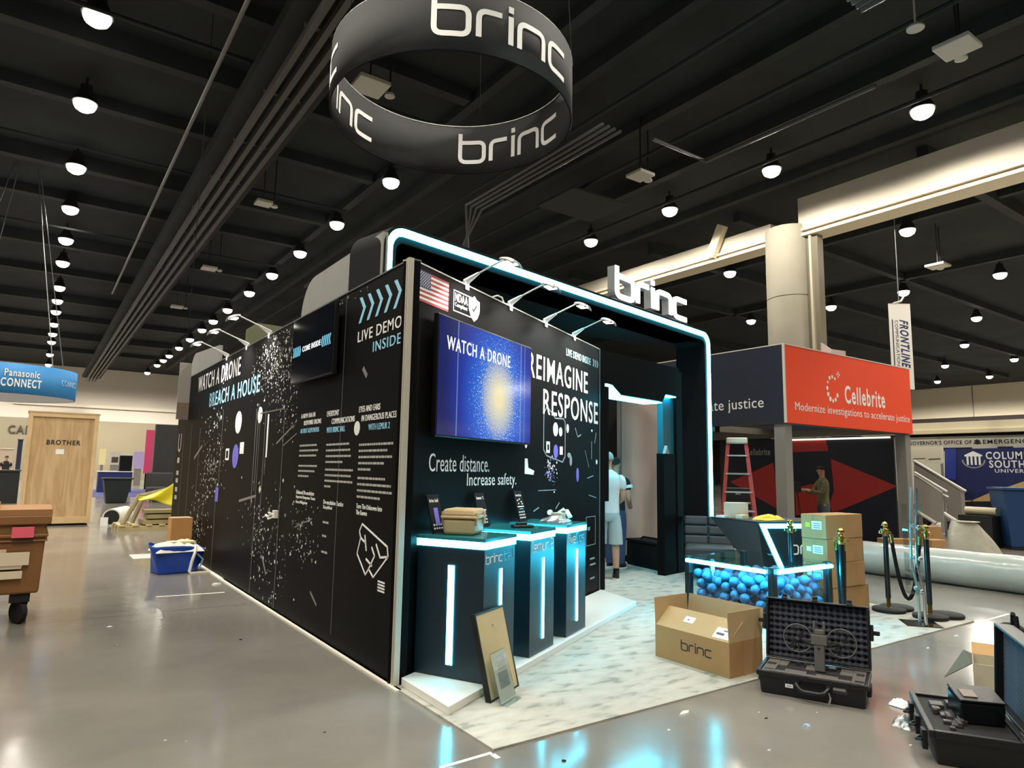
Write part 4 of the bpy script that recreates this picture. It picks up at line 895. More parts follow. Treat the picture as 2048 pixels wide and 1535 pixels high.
flap('flap', (-BL, 0.003, BH), (0, 0.003, BH), (0, 1, 0), RAD(52)); flap('flap', (0, BD-0.003, BH), (-BL, BD-0.003, BH), (0, -1, 0), RAD(-8))
flap('flap', (-BL+0.003, BD, BH), (-BL+0.003, 0, BH), (1, 0, 0), RAD(-3)); flap('flap', (-0.003, 0, BH), (-0.003, BD, BH), (-1, 0, 0), RAD(3))
logo_mb('brinc', -0.46, 0.30, 0.105, 0.0, 0.002, 0.17, 0.34).build('lettering', mat('black_ink', (34, 30, 26), 0.7), bxo)
lb = MB(); u = V((0, sin(RAD(52)), cos(RAD(52)))); n_ = V((0, -cos(RAD(52)), sin(RAD(52))))
def fl_pt(x, s, o=0.004): q = V((x, 0.003, BH))+u*s+n_*o; return q
for x0, x1, s0, s1, mi in ((-0.50, -0.40, 0.09, 0.15, 0), (-0.465, -0.45, 0.11, 0.125, 1), (-0.17, -0.02, 0.02, 0.12, 0), (-0.15, -0.08, 0.05, 0.07, 2), (-0.1, -0.04, 0.09, 0.1, 2)):
    o_ = 0.004+0.001*mi; lb.add([fl_pt(x0, s0, o_), fl_pt(x1, s0, o_), fl_pt(x1, s1, o_), fl_pt(x0, s1, o_)], [(0, 1, 2, 3)], mi)
lb.build('label', [mat('label_white', (230, 230, 236), 0.5), MATS['violet_print'], mat('label_ink', (90, 90, 90), 0.6)], bxo)
tp = MB().box(0.0005, 0.002, 0.16, 0.27, 0.0, BH); tp.build('packing_tape', mat('glossy_tape', (176, 138, 92), 0.25), bxo)

# ---------------- open drone case with drone
cdir = math.atan2(2.42-3.03, 4.55-4.27)
dc = thing('equipment_case', 'open black hard case with egg-crate foam lid holding a drone', 'case', (4.27, 3.03, 0.0005), cdir)
CL, CD_, CHT = 0.675, 0.37, 0.15
cb = MB().frustum((0.012, CL-0.012, 0.012, CD_-0.012), (0, CL, 0, CD_), 0, CHT-0.012)
cb.build('base', M_BPLAST, dc, bevel=0.012)
rim = MB()
for a in ((-0.012, CL+0.012, -0.012, 0.014), (-0.012, CL+0.012, CD_-0.014, CD_+0.012), (-0.012, 0.014, 0.014, CD_-0.014), (CL-0.014, CL+0.012, 0.014, CD_-0.014)): rim.box(a[0], a[1], a[2], a[3], CHT-0.03, CHT+0.004)
rim.build('rim', M_BPLAST, dc, bevel=0.004)
fm = MB()   # grey foam insert with cut-outs left between blocks
for a in ((0.016, 0.10, 0.016, CD_-0.016), (0.10, 0.58, 0.016, 0.075), (0.16, 0.30, 0.075, 0.14), (0.36, 0.50, 0.075, 0.12), (0.58, CL-0.016, 0.016, CD_-0.016), (0.28, 0.36, 0.20, 0.35), (0.50, 0.58, 0.2, 0.35), (0.10, 0.16, 0.22, 0.35)): fm.box(a[0], a[1], a[2], a[3], CHT-0.012, CHT+0.001)
fm.build('foam', M_FOAMG, dc, bevel=0.004)
wl = MB().box(0.1, 0.58, 0.075, CD_-0.02, CHT-0.0115, CHT-0.008)
for a in ((0.025, 0.085, 0.2, 0.26), (0.6, 0.65, 0.22, 0.28), (0.03, 0.09, 0.06, 0.08), (0.6, 0.655, 0.05, 0.1)): wl.box(*a, CHT+0.001, CHT+0.002)
wl.build('cut_out', M_RUB, dc)
bt = MB()
for k in range(5): bt.tube([(0.2+0.06*k, 0.30, CHT+0.006), (0.24+0.06*k, 0.31, CHT+0.006)], 0.008, 8)
bt.tube([(0.40, 0.29, CHT+0.012), (0.47, 0.285, CHT+0.012)], 0.011, 8); lab(bt.build('propeller_clips', M_CHROME, dc, smooth=True), 'shiny metal clips')
MB().tube([(0.25, -0.004, 0.10), (0.25, -0.03, 0.10), (0.275, -0.05, 0.075), (0.30, -0.055, 0.066), (0.40, -0.055, 0.066), (0.425, -0.05, 0.075), (0.45, -0.03, 0.10), (0.45, -0.004, 0.10)], 0.013, 10).build('handle', M_BPLAST, dc, smooth=True)
for x in (0.25, 0.45): MB().box(x-0.02, x+0.02, -0.012, 0.012, 0.085, 0.12).build('hinge_block', M_BPLAST, dc, bevel=0.004)
MB().rect(0.175, 0.225, 0.062, 0.085, 0.004, 0.004).rect(0.185, 0.215, 0.071, 0.075, 0.0, 0.001, 1).build('sticker', [M_WHITE, mat('label_ink', (90, 90, 90), 0.6)], dc)
MB().rect(0.465, 0.56, 0.075, 0.135, 0.004, 0.006).rect(0.475, 0.55, 0.095, 0.112, -0.002, 0.001, 1).build('name_plate', [mat('plate_grey', (48, 46, 46), 0.4), mat('plate_silver', (150, 148, 144), 0.4)], dc)
MB().tube([(0.455, -0.045, 0.085), (0.462, -0.05, 0.05), (0.455, -0.05, 0.03), (0.45, -0.045, 0.012)], 0.007, 7).build('padlock_cord', M_CHROME, dc, smooth=True)
for x in (0.0, CL): MB().box(x-0.02, x+0.02, 0.10, 0.22, 0.055, 0.12).build('side_handle', M_RUB, dc, bevel=0.006)
# lid, hinged at the back and leaning slightly
ML = Matrix.Translation((0, CD_+0.004, CHT+0.006)) @ Matrix.Rotation(RAD(-9), 4, 'X')
ld = MB(); LH = 0.43
ld.box(-0.006, CL+0.006, 0.075, 0.095, 0, LH, 0, ML)
for a in ((-0.012, CL+0.012, 0, 0.014), (-0.012, CL+0.012, LH-0.014, LH)): ld.box(a[0], a[1], 0.0, 0.09, a[2], a[3], 0, ML)
for a in ((-0.012, 0.006), (CL-0.006, CL+0.012)): ld.box(a[0], a[1], 0.0, 0.09, 0.014, LH-0.014, 0, ML)
lo = ld.build('lid', M_BPLAST, dc, bevel=0.006)
eg = MB(); nu, nv = 181, 117
def egg(u, v):
    x, z = 0.008+u*(CL-0.016), 0.014+v*(LH-0.028); k = pi/0.042; s_ = sin((x+z)*k)*sin((x-z)*k)
    return ML @ V((x, 0.045+0.026*(max(0, s_)**0.8)-0.008*max(0, -s_), z))
eg.surf(egg, nu, nv); lab(eg.build('lid_foam', M_FOAM, dc, smooth='all'), 'dark egg-crate foam')
for k, x in enumerate((0.12, 0.33, 0.56)): MB().box(x-0.016, x+0.016, 0.01, 0.05, LH, LH+0.035, 0, ML).box(x-0.022, x+0.022, 0.0, 0.03, LH-0.01, LH+0.01, 0, ML).build('latch', M_BPLAST, dc, bevel=0.005)
for x, s_ in ((-0.012, -1), (CL+0.012, 1)): MB().box(min(x, x+s_*0.06), max(x, x+s_*0.06), 0.02, 0.045, 0.24, 0.27, 0, ML).box(min(x, x+s_*0.02), max(x, x+s_*0.02), 0.01, 0.07, 0.2, 0.31, 0, ML).build('side_latch', M_BPLAST, dc, bevel=0.004)
# the drone standing upright in the case
Md = Matrix.Translation((0.375, 0.215, CHT-0.006)) @ Matrix.Rotation(RAD(-7), 4, 'X')
dr = thing('drone', 'dark grey drone with two round propeller guards standing in open case', 'drone', Matrix.Translation(dc.location) @ Matrix.Rotation(cdir, 4, 'Z') @ V((0.375, 0.215, CHT-0.006)), cdir)
Mt = Matrix.Rotation(RAD(-7), 4, 'X')
M_DRN = mat('drone_grey', (92, 90, 84), 0.5)
db_ = MB(); db_.box(-0.034, 0.034, -0.02, 0.02, 0.0, 0.19, 0, Mt).box(-0.052, 0.052, -0.025, 0.025, 0.175, 0.245, 0, Mt).box(-0.04, -0.024, -0.016, 0.016, 0.245, 0.335, 0, Mt).box(0.024, 0.04, -0.016, 0.016, 0.245, 0.335, 0, Mt).box(-0.04, 0.04, -0.016, 0.016, 0.245, 0.28, 0, Mt)
db_.build('body', M_DRN, dr, bevel=0.006)
MB().plate([(-0.014, 0.165), (0.014, 0.165), (0, 0.145)], -0.021, 0.003).build('camera', M_RUB, dr)
for s_ in (-1, 1):
    gx, gz, gr = s_*0.142, 0.205, 0.094
    MB().tube([Mt @ V((gx+gr*cos(2*pi*k/40), 0.0, gz+gr*sin(2*pi*k/40))) for k in range(40)], 0.0042, 6, True).build('propeller_guard', M_DRN, dr, smooth=True)
    arm = MB().tube([Mt @ V((s_*0.045, 0, 0.17)), Mt @ V((gx, 0, gz))], 0.009, 8).tube([Mt @ V((s_*0.035, 0, 0.12)), Mt @ V((s_*0.13, 0, 0.10)), Mt @ V((gx, 0.01, gz))], 0.0045, 6)
    for a in (0.5, 1.9, 3.2, 4.4, 5.6): arm.tube([Mt @ V((gx, 0, gz)), Mt @ V((gx+gr*cos(a), 0, gz+gr*sin(a)))], 0.0035, 5)
    arm.build('arm', M_RUB, dr, smooth=True)
    MB().tube([Mt @ V((gx, -0.02, gz)), Mt @ V((gx, 0.02, gz))], 0.015, 10).build('motor', M_CHROME, dr, smooth=True)
    pb = MB()
    for a in (0.9, 0.9+pi): pb.add([Mt @ V((gx+r_*cos(a+da), -0.022, gz+r_*sin(a+da))) for r_, da in ((0.01, -0.5), (0.05, -0.16), (0.082, -0.04), (0.082, 0.06), (0.05, 0.13), (0.01, 0.5))]+[Mt @ V((gx+r_*cos(a+da), -0.018, gz+r_*sin(a+da))) for r_, da in ((0.01, -0.5), (0.05, -0.16), (0.082, -0.04), (0.082, 0.06), (0.05, 0.13), (0.01, 0.5))], [(0, 1, 2, 3, 4, 5), (11, 10, 9, 8, 7, 6), (0, 6, 7, 1), (1, 7, 8, 2), (2, 8, 9, 3), (3, 9, 10, 4), (4, 10, 11, 5), (5, 11, 6, 0)])
    pb.build('propeller', M_BPLAST, dr)

# ---------------- second open case at the frame edge
rc_dir = math.atan2(2.16-1.83, 4.53-4.0)
rc = thing('equipment_case', 'open black hard case cut off by the frame corner, lid raised', 'case', (4.02, 1.80, 0.0005), rc_dir)
# local x: away from camera along the left edge, y: leftwards; box lies on the right => negative y
W2, D2, H2 = 0.68, 0.42, 0.175
MB().frustum((0.02, W2-0.02, -D2+0.02, -0.02), (0, W2, -D2, 0), 0, H2-0.02).build('base', M_BPLAST, rc, bevel=0.014)
r2 = MB()
for a in ((-0.012, W2+0.012, -0.016, 0.012), (-0.012, W2+0.012, -D2-0.012, -D2+0.016), (-0.012, 0.016, -D2+0.016, -0.016), (W2-0.016, W2+0.012, -D2+0.016, -0.016)): r2.box(*a, H2-0.035, H2+0.004)
r2.build('rim', M_BPLAST, rc, bevel=0.004)
MB().box(0.016, W2-0.016, -D2+0.016, -0.016, H2-0.0195, H2-0.014).build('foam', M_RUB, rc)
st_ = MB()
for k in range(14):
    x0, y0 = rnd.uniform(0.06, 0.5), rnd.uniform(-0.2, -0.05); st_.box(x0, x0+rnd.uniform(0.03, 0.09), y0-rnd.uniform(0.02, 0.05), y0, H2-0.014, H2+rnd.uniform(0.0, 0.02))
st_.build('packed_parts', mat('packed_grey', (62, 58, 58), 0.5), rc, bevel=0.004)
for x in (0.10, 0.33, 0.56): MB().box(x-0.03, x+0.03, 0.008, 0.035, 0.05, 0.15).tube([(x-0.03, 0.035, 0.10), (x, 0.06, 0.09), (x+0.03, 0.035, 0.10)], 0.009, 6).build('latch', M_BPLAST, rc, bevel=0.004)
ML2 = Matrix.Translation((0, -D2-0.012, H2+0.006)) @ Matrix.Rotation(RAD(3), 4, 'X')
l2 = MB(); l2.box(0, W2, -0.10, -0.08, 0.0, 0.46, 0, ML2)
for a in ((-0.012, W2+0.012, 0.0, 0.016), (-0.012, W2+0.012, 0.444, 0.46)): l2.box(a[0], a[1], -0.09, 0.0, a[2], a[3], 0, ML2)
for a in ((-0.012, 0.008), (W2-0.008, W2+0.012)): l2.box(a[0], a[1], -0.09, 0.0, 0.016, 0.444, 0, ML2)
l2.build('lid', M_BPLAST, rc, bevel=0.006)
e2 = MB(); e2.surf(lambda u, v: ML2 @ V((0.012+u*(W2-0.024), -0.045+0.004*sin(u*170)*sin(v*110+3*sin(u*20)), 0.018+v*0.424)), 100, 70); lab(e2.build('lid_foam', mat('blue_grey_foam', (58, 72, 88), 0.9), rc, smooth='all'), 'ridged foam lining')
bb = thing('battery_block', 'black battery block half lifted out of the frame-edge case', 'battery', Matrix.Translation(rc.location) @ Matrix.Rotation(rc_dir, 4, 'Z') @ V((0.26, -0.27, H2-0.012)), rc_dir+0.12)
Mb2 = Matrix.Rotation(RAD(-8), 4, 'Y'); MB().box(-0.02, 0.19, -0.12, 0.10, 0.0, 0.12, 0, Mb2).build('block', mat('black_glossy', (14, 18, 20), 0.22), bb, bevel=0.012); MB().box(-0.02, 0.19, -0.12, 0.10, 0.122, 0.135, 0, Mb2).build('cap', M_BPLAST, bb, bevel=0.004); MB().box(0.02, 0.11, 0.0, 0.07, 0.136, 0.141, 0, Mb2).build('label', mat('battery_label', (120, 104, 92), 0.5), bb)
# black pouch over the raised lid
t = thing('pouch', 'black carry pouch hooked over the raised lid at the frame edge', 'bag', (4.90, 1.90, 0.0), rc_dir)
MB().box(-0.05, 0.20, -0.28, -0.16, 0.30, 0.60).build('body', M_BLACK2, t, bevel=0.03); MB().box(-0.04, 0.18, -0.26, -0.18, 0.0, 0.31).build('lower_body', M_BLACK2, t, bevel=0.02); MB().tube([(0.0, -0.22, 0.58), (0.02, -0.22, 0.66), (0.08, -0.22, 0.67), (0.1, -0.22, 0.58)], 0.014, 8).build('strap', M_BLACK2, t, smooth=True)
# brown carton with spread flaps behind it
A0 = G(1950, 1397); rt_ = V((0.818, -0.575, 0)); fw_ = V((0.575, 0.818, 0))
ra_ = ray(1950, 1397); t = thing('cardboard_box', 'brown carton with flaps spread, half hidden behind the frame-edge case', 'box', (A0.x, A0.y, 0), math.atan2(ra_.y, ra_.x)-pi/2)
cbx = MB()
for a in ((0, 0.46, 0, 0.005), (0, 0.46, 0.295, 0.30), (0, 0.005, 0.005, 0.295), (0.455, 0.46, 0.005, 0.295)): cbx.box(a[0], a[1], a[2], a[3], 0, 0.235)
cbx.box(0.005, 0.455, 0.005, 0.295, 0, 0.005).build('body', mat('pale_card', (190, 182, 158), 0.8), t)
MB().add([(0, 0.30, 0.236), (0.46, 0.30, 0.236), (0.46, 0.50, 0.28), (0, 0.50, 0.28)], [(0, 1, 2, 3)]).build('flap', M_CARD, t, solid=0.005)
MB().add([(0, 0.0, 0.236), (0, 0.30, 0.236), (-0.05, 0.28, 0.26), (-0.17, -0.02, 0.12)], [(0, 1, 2, 3)]).build('flap', mat('card_dull', (84, 84, 70), 0.85), t, solid=0.005)
crumple('plastic_scrap', G(1800, 1410), 0.06, 0.05, 0.03, mat('white_film', (226, 232, 232), 0.35), 'crumpled white film scrap beside the frame-edge case', 'scrap', 5, 14)
crumple('plastic_scrap', G(1812, 1452), 0.07, 0.06, 0.05, M_BAG, 'crumpled clear plastic at the frame-edge case latch', 'scrap', 8, 16)

# ---------------- floor litter
M_PAP = mat('litter_paper', (206, 206, 200), 0.7); M_LDK = mat('litter_dark', (38, 36, 34), 0.7)
lit = [((1369, 1428), 0.042, M_PAP, 'torn pale grey paper scrap on concrete before the carpet edge'), ((1338, 1460), 0.018, M_PAP, 'small white plastic crumb left of the torn paper scrap'), ((1614, 1453), 0.035, mat('litter_blue', (150, 176, 190), 0.4), 'pale blue tube cap below the drone case'),
       ((1532, 1436), 0.014, M_LDK, 'small black crumb in front of the drone case'), ((1416, 1448), 0.006, M_LDK, 'tiny black speck below the torn paper scrap'), ((1822, 1491), 0.016, M_PAP, 'thin white sliver beside the frame-edge case'), ((1518, 1424), 0.008, M_PAP, 'white crumb by the drone case left corner'), ((1634, 1424), 0.008, M_PAP, 'white crumb under the drone case handle'),
       ((1128, 1521), 0.02, M_LDK, 'black twig-like scrap at the bottom frame edge'), ((1538, 1500), 0.012, M_PAP, 'white thread on concrete under the pale blue cap'), ((649, 1464), 0.01, M_LDK, 'dark crumb on open concrete left of the carpet corner'),
       ((481, 1279), 0.022, M_LDK, 'dark and white scrap on concrete beside the long wall'), ((219, 1253), 0.022, M_PAP, 'white paper sliver on the aisle floor'), ((234, 1291), 0.022, mat('litter_grey', (120, 116, 110), 0.6), 'grey foil scrap on the aisle floor'), ((389, 1223), 0.012, M_PAP, 'white crumb on the floor beside the long wall'), ((330, 1480), 0.01, M_PAP, 'white crumb on the near aisle floor'), ((433, 1168), 0.05, M_PAP, 'white dust pile by the foot of the long wall'), ((372, 1482), 0.007, M_PAP, 'tiny white speck on the near aisle floor'),
       ((1913, 1272), 0.03, M_PAP, 'white scrap on concrete behind the brown carton'), ((1856, 1296), 0.02, M_PAP, 'pale scrap on concrete near the carpet corner')]
for i, ((px, py), s_, m_, l) in enumerate(lit):
    p = G(px, py); r3 = random.Random(i); b = MB(); n = 6
    pts = [(s_*(1.3 if k % 3 == 0 else 0.7)*cos(2*pi*k/n+i), s_*0.55*sin(2*pi*k/n+i)) for k in range(n)]
    vs = [(x, y, 0.0005) for x, y in pts]+[(x*0.8, y*0.8, s_*r3.uniform(0.15, 0.5)) for x, y in pts]
    b.add(vs, [tuple(range(n))[::-1], tuple(range(n, 2*n))]+[(k, (k+1) % n, n+(k+1) % n, n+k) for k in range(n)])
    o = b.build('litter_scrap', m_); o.location = (p.x, p.y, 0); tag(o, l, 'litter')

# ---------------- clear tank full of blue balls
TX0, TX1, TY0, TY1, TZ = 5.96, 7.0, 4.03, 5.13, 0.60
tk = thing('ball_tank', 'clear walled tank with black posts and cyan light bars, filled with blue balls', 'tank', ((TX0+TX1)/2, (TY0+TY1)/2, 0.0125), 0)
hx, hy = (TX1-TX0)/2, (TY1-TY0)/2; H_ = TZ-0.0125
bx('base', -hx, hx, -hy, hy, 0, 0.03, M_BPLAST, tk)
for sx in (-1, 1):
    for sy in (-1, 1): bx('post', min(sx*hx, sx*(hx-0.065)), max(sx*hx, sx*(hx-0.065)), min(sy*hy, sy*(hy-0.065)), max(sy*hy, sy*(hy-0.065)), 0.03, H_, M_BPLAST, tk, 0.004)
for sx in (-1, 1): bx('pane', sx*(hx-0.016)-0.004, sx*(hx-0.016)+0.004, -hy+0.065, hy-0.065, 0.03, H_-0.01, M_GLASSB, tk)
for sy in (-1, 1): bx('pane', -hx+0.065, hx-0.065, sy*(hy-0.016)-0.004, sy*(hy-0.016)+0.004, 0.03, H_-0.01, M_GLASSB, tk)
MB().tube([(-hx-0.004, -hy+0.09, H_-0.045), (-hx-0.004, hy-0.03, H_-0.045)], 0.019, 10).build('light_bar', M_LEDB, tk, smooth=True)
MB().tube([(-hx+0.075, -hy-0.004, H_-0.045), (hx-0.01, -hy-0.004, H_-0.045)], 0.019, 10).build('light_bar', M_LEDB, tk, smooth=True)
for sx in (-1, 1): bx('top_rail', sx*(hx-0.016)-0.007, sx*(hx-0.016)+0.007, -hy+0.065, hy-0.065, H_-0.01, H_, M_GLASSB, tk)
for sy in (-1, 1): bx('top_rail', -hx+0.065, hx-0.065, sy*(hy-0.016)-0.007, sy*(hy-0.016)+0.007, H_-0.01, H_, M_GLASSB, tk)
M_BALL = mat('blue_foam_ball', (62, 96, 132), 0.65, var=0.15, scale=30, bump=0.35, bscale=45)
br_ = 0.052; proto = MB().ball((0, 0, 0), br_, 16).build('ball', M_BALL, smooth='all')
tag(proto, 'blue textured ball in the clear tank', 'ball', 'blue balls in the tank')
spots = []; rb = random.Random(4); FL = 0.0435+br_
def blocked(x, y): return any(abs(x-cx_) < 0.067+br_ and abs(y-cy_) < 0.067+br_ for cx_ in (TX0, TX1) for cy_ in (TY0, TY1))
def rest(x, y):
    z = FL
    for q in spots:
        d2 = (q.x-x)**2+(q.y-y)**2
        if d2 < 4*br_*br_: z = max(z, q.z+math.sqrt(4*br_*br_-d2)+0.0005)
    return z
for n_ in range(292):                    # balls dropped one by one into the lowest of some random places
    best = None
    for _ in range(26):
        x = rb.uniform(TX0+0.024+br_, TX1-0.024-br_); y = rb.uniform(TY0+0.024+br_, TY1-0.024-br_)
        if blocked(x, y): continue
        z = rest(x, y)
        if best is None or z < best.z: best = V((x, y, z))
    if best is not None and best.z < 0.44: spots.append(best)
for i, q in enumerate(spots[:300]):
    o = proto if i == 0 else proto.copy()
    if i: COL.objects.link(o)
    o.location = q; o.rotation_euler = (rb.uniform(0, 6), rb.uniform(0, 6), rb.uniform(0, 6))

# ---------------- reception counter, chair, stacked boxes, stanchions
rcn = thing('reception_counter', 'angular black reception counter with glowing zig-zag light and brand letters', 'counter', (7.40, 5.20, 0.0125), math.atan2(4.91-5.17, 8.03-7.40))
# local x along the front (right), y back, front face at y=0
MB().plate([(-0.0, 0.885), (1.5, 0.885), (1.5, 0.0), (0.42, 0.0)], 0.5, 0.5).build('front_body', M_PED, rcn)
lp_ = MB(); vs = [(0, 0, 0.885), (0.42, 0, 0), (0.42, 0.48, 0), (-0.12, 0.92, 0.885)]; lp_.add(vs+[(q[0]+0.15, q[1]+0.1, q[2]) for q in vs], [(0, 1, 2, 3), (7, 6, 5, 4), (0, 4, 5, 1), (1, 5, 6, 2), (2, 6, 7, 3), (3, 7, 4, 0)]); lp_.build('slanted_side', M_DKGREY, rcn)
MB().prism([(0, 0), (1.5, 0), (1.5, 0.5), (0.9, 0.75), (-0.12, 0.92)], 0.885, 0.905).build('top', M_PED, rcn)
zz = MB(); zz.plate([(0.02, 0.88), (1.45, 0.88), (1.45, 0.825), (0.115, 0.825), (0.49, 0.03), (0.42, 0.03)], 0.0, 0.012); zz.build('light_strip', M_LED, rcn)
logo_mb('brinc', 0.42, 0.62, 0.50, 0.0, 0.004, 0.16, 0.34).build('lettering', M_WHITE, rcn)
Mrc = Matrix.Translation(rcn.location) @ Matrix.Rotation(rcn.rotation_euler[2], 4, 'Z')
crumple('yellow_bag', Mrc @ V((0.34, 0.28, 0.906)), 0.20, 0.11, 0.06, mat('yellow_plastic', (214, 196, 40), 0.4), 'crumpled yellow plastic bag on the reception counter', 'bag', 12, 24)
tag(bx('small_carton', -0.08, 0.06, -0.05, 0.05, 0, 0.05, mat('pale_carton', (196, 206, 186), 0.7), None, 0.003, loc=Mrc @ V((0.10, 0.50, 0.906))), 'small pale tray on the counter left of the yellow bag', 'box')
tag(bx('small_carton', -0.1, 0.1, -0.07, 0.07, 0, 0.028, mat('white_tray', (206, 214, 208), 0.5), None, 0.003, loc=Mrc @ V((-0.03, 0.72, 0.906))), 'flat white tray at the counter back corner', 'box')
# chair
chp = G(1420, 1158); chx, chy = chp.x, chp.y
t = thing('armchair', 'dark tufted lounge chair beside the reception counter', 'chair', (chx, chy, 0.0125), RAD(-50))
M_LEA = mat('dark_upholstery', (46, 46, 48), 0.6, bump=0.1, bscale=90)
sb = MB()
for k in range(4): sb.box(-0.34, 0.34, -0.34+0.165*k, -0.18+0.165*k, 0.33, 0.46)
sb.build('seat', M_LEA, t, bevel=0.035)
Mr = Matrix.Translation((0, 0.30, 0.44)) @ Matrix.Rotation(RAD(-16), 4, 'X'); bb_ = MB()
for k in range(3):
    for j in range(2): bb_.box(-0.35+0.35*j, -0.005+0.35*j, 0, 0.12, 0.145*k, 0.145*k+0.142, 0, Mr)
bb_.build('backrest', M_LEA, t, bevel=0.03)
MB().box(-0.34, 0.34, -0.32, 0.32, 0.28, 0.33).build('frame', M_BPLAST, t)
for sx in (-1, 1):
    for sy in (-1, 1): MB().tube([(sx*0.29, sy*0.27, 0.29), (sx*0.31, sy*0.3, 0.0)], [0.02, 0.014], 8).build('leg', M_CHROME, t, smooth=True)
# stack of four cartons
names = ['topmost carton of the four-high stack', 'second carton from the top of the four-high stack', 'third carton from the top of the four-high stack', 'bottom carton of the four-high stack, pushed out sideways']
for k in range(4):
    z0 = 0.0125+0.2645*(3-k); jx = (0.0, 0.01, 0.0, 0.10)[k]; jr = (0.0, 0.012, -0.01, 0.015)[k]
    t = thing('cardboard_box', names[k]+' by the tank', 'box', (7.17+jx, 4.20-0.02, z0), RAD(-2)+jr, 'four-high stack of cartons')
    MB().box(0, 0.72, 0.0, 0.30, 0, 0.262).build('body', M_CARD, t, bevel=0.004)
    MB().box(0.0, 0.72, 0.135, 0.165, 0.2622, 0.2632).box(-0.0012, 0.0, 0.135, 0.165, 0.16, 0.262).build('tape', mat('brown_tape', (150, 122, 84), 0.35), t)
    if k < 3:
        q = MB().box(-0.0015, 0, 0.05, 0.17, 0.10, 0.19).box(-0.0015, 0, 0.19, 0.245, 0.12, 0.17, 1 if k == 0 else 0)
        for j in range(3): q.box(-0.002, -0.0015, 0.06, 0.15, 0.115+0.022*j, 0.123+0.022*j, 2)
        q.build('label', [M_WHITE, mat('lime_sticker', (170, 214, 60), 0.5), MATS['label_ink']], t)
# stanchions
def stanchion(x, y, label, h=0.96, first=None):
    if first is not None: return dup(first, (x, y, 0.0125), rnd.uniform(0, 3), label, 'brass topped rope posts')
    t = thing('stanchion', label, 'rope post', (x, y, 0.0125), 0, 'brass topped rope posts')
    MB().lathe([(0.02, 0), (0.165, 0), (0.17, 0.01), (0.17, 0.032), (0.16, 0.04), (0.03, 0.046)], n=36).build('base', M_RUB, t, smooth=True)
    MB().lathe([(0.03, 0.045), (0.022, 0.05), (0.022, 0.14), (0.026, 0.145)], n=18).build('foot_sleeve', M_GOLD, t, smooth=True)
    MB().lathe([(0.026, 0.145), (0.027, 0.15), (0.027, h-0.14), (0.026, h-0.135)], n=18).build('post', mat('post_black', (22, 28, 30), 0.3), t, smooth=True)
    MB().lathe([(0.027, h-0.135), (0.03, h-0.13), (0.03, h-0.075), (0.042, h-0.07), (0.042, h-0.06), (0.02, h-0.055), (0.016, h-0.045), (0.03, h-0.03), (0.033, h-0.01), (0.026, h+0.01), (0.012, h+0.02), (0.002, h+0.022)], n=18).build('cap', M_GOLD, t, smooth=True)
    hk = MB()
    for a in range(4): hk.tube([(0.03*cos(a*pi/2), 0.03*sin(a*pi/2), h-0.09), (0.06*cos(a*pi/2), 0.06*sin(a*pi/2), h-0.085), (0.062*cos(a*pi/2), 0.062*sin(a*pi/2), h-0.11), (0.045*cos(a*pi/2), 0.045*sin(a*pi/2), h-0.115)], 0.007, 6)
    hk.build('rope_hooks', M_GOLD, t, smooth=True)
    return t
st0 = stanchion(7.93, 3.92, 'brass topped black rope post at the far right carpet edge, nearer the carton stack')
stanchion(7.95, 3.50, 'brass topped black rope post right of the clear acrylic stand', first=st0)
sA = G(1690, 1262, 0.0125); stanchion(sA.x, sA.y, 'brass topped black rope post behind the open drone case, by the tank corner', first=st0)
sB = G(1584, 1066, 0.96-0.0); sB = V((7.38, 4.98, 0))
yB = P(1584, 1150, (7.22, 0), (0, 1)).y; stanchion(7.22, yB, 'brass topped black rope post seen through the tank, before the counter letters', first=st0)
# extra base discs lying stacked beside the two far posts
for (x, y), l in (((8.13, 3.93), 'flat black base disc lying behind the post nearer the carton stack'), ((8.18, 3.44), 'flat black base disc lying behind the post right of the acrylic stand')):
    tag(MB().lathe([(0.02, 0), (0.165, 0), (0.17, 0.01), (0.17, 0.032), (0.16, 0.04), (0.02, 0.044)], (x, y, 0.0126), 36).build('base_disc', M_RUB, smooth=True), l, 'base disc')
def rope(a, b, sag, label, r=0.02):
    a, b = V(a), V(b); pts = [a.lerp(b, k/14)+V((0, 0, -sag*(1-(2*k/14-1)**2))) for k in range(15)]
    t = thing('rope', label, 'rope', (a.x, a.y, 0)); o = V((a.x, a.y, 0))
    MB().tube([p-o for p in pts], r, 10).build('cord', M_BLACK2, t, smooth=True)
    for e, f in ((0, 1), (14, 13)): MB().tube([pts[e]-o, pts[e].lerp(pts[f], 0.5)-o], r*1.15, 10).build('end_cap', M_GOLD, t, smooth=True)
rope((7.93, 3.86, 0.86), (7.95, 3.56, 0.86), 0.68, 'sagging black velvet rope between the two far posts')
rope((sA.x+0.07, sA.y+0.02, 0.86), (sA.x+0.10, sA.y+0.10, 0.86), 0.70, 'black rope hanging doubled beside the post at the tank corner', 0.024)
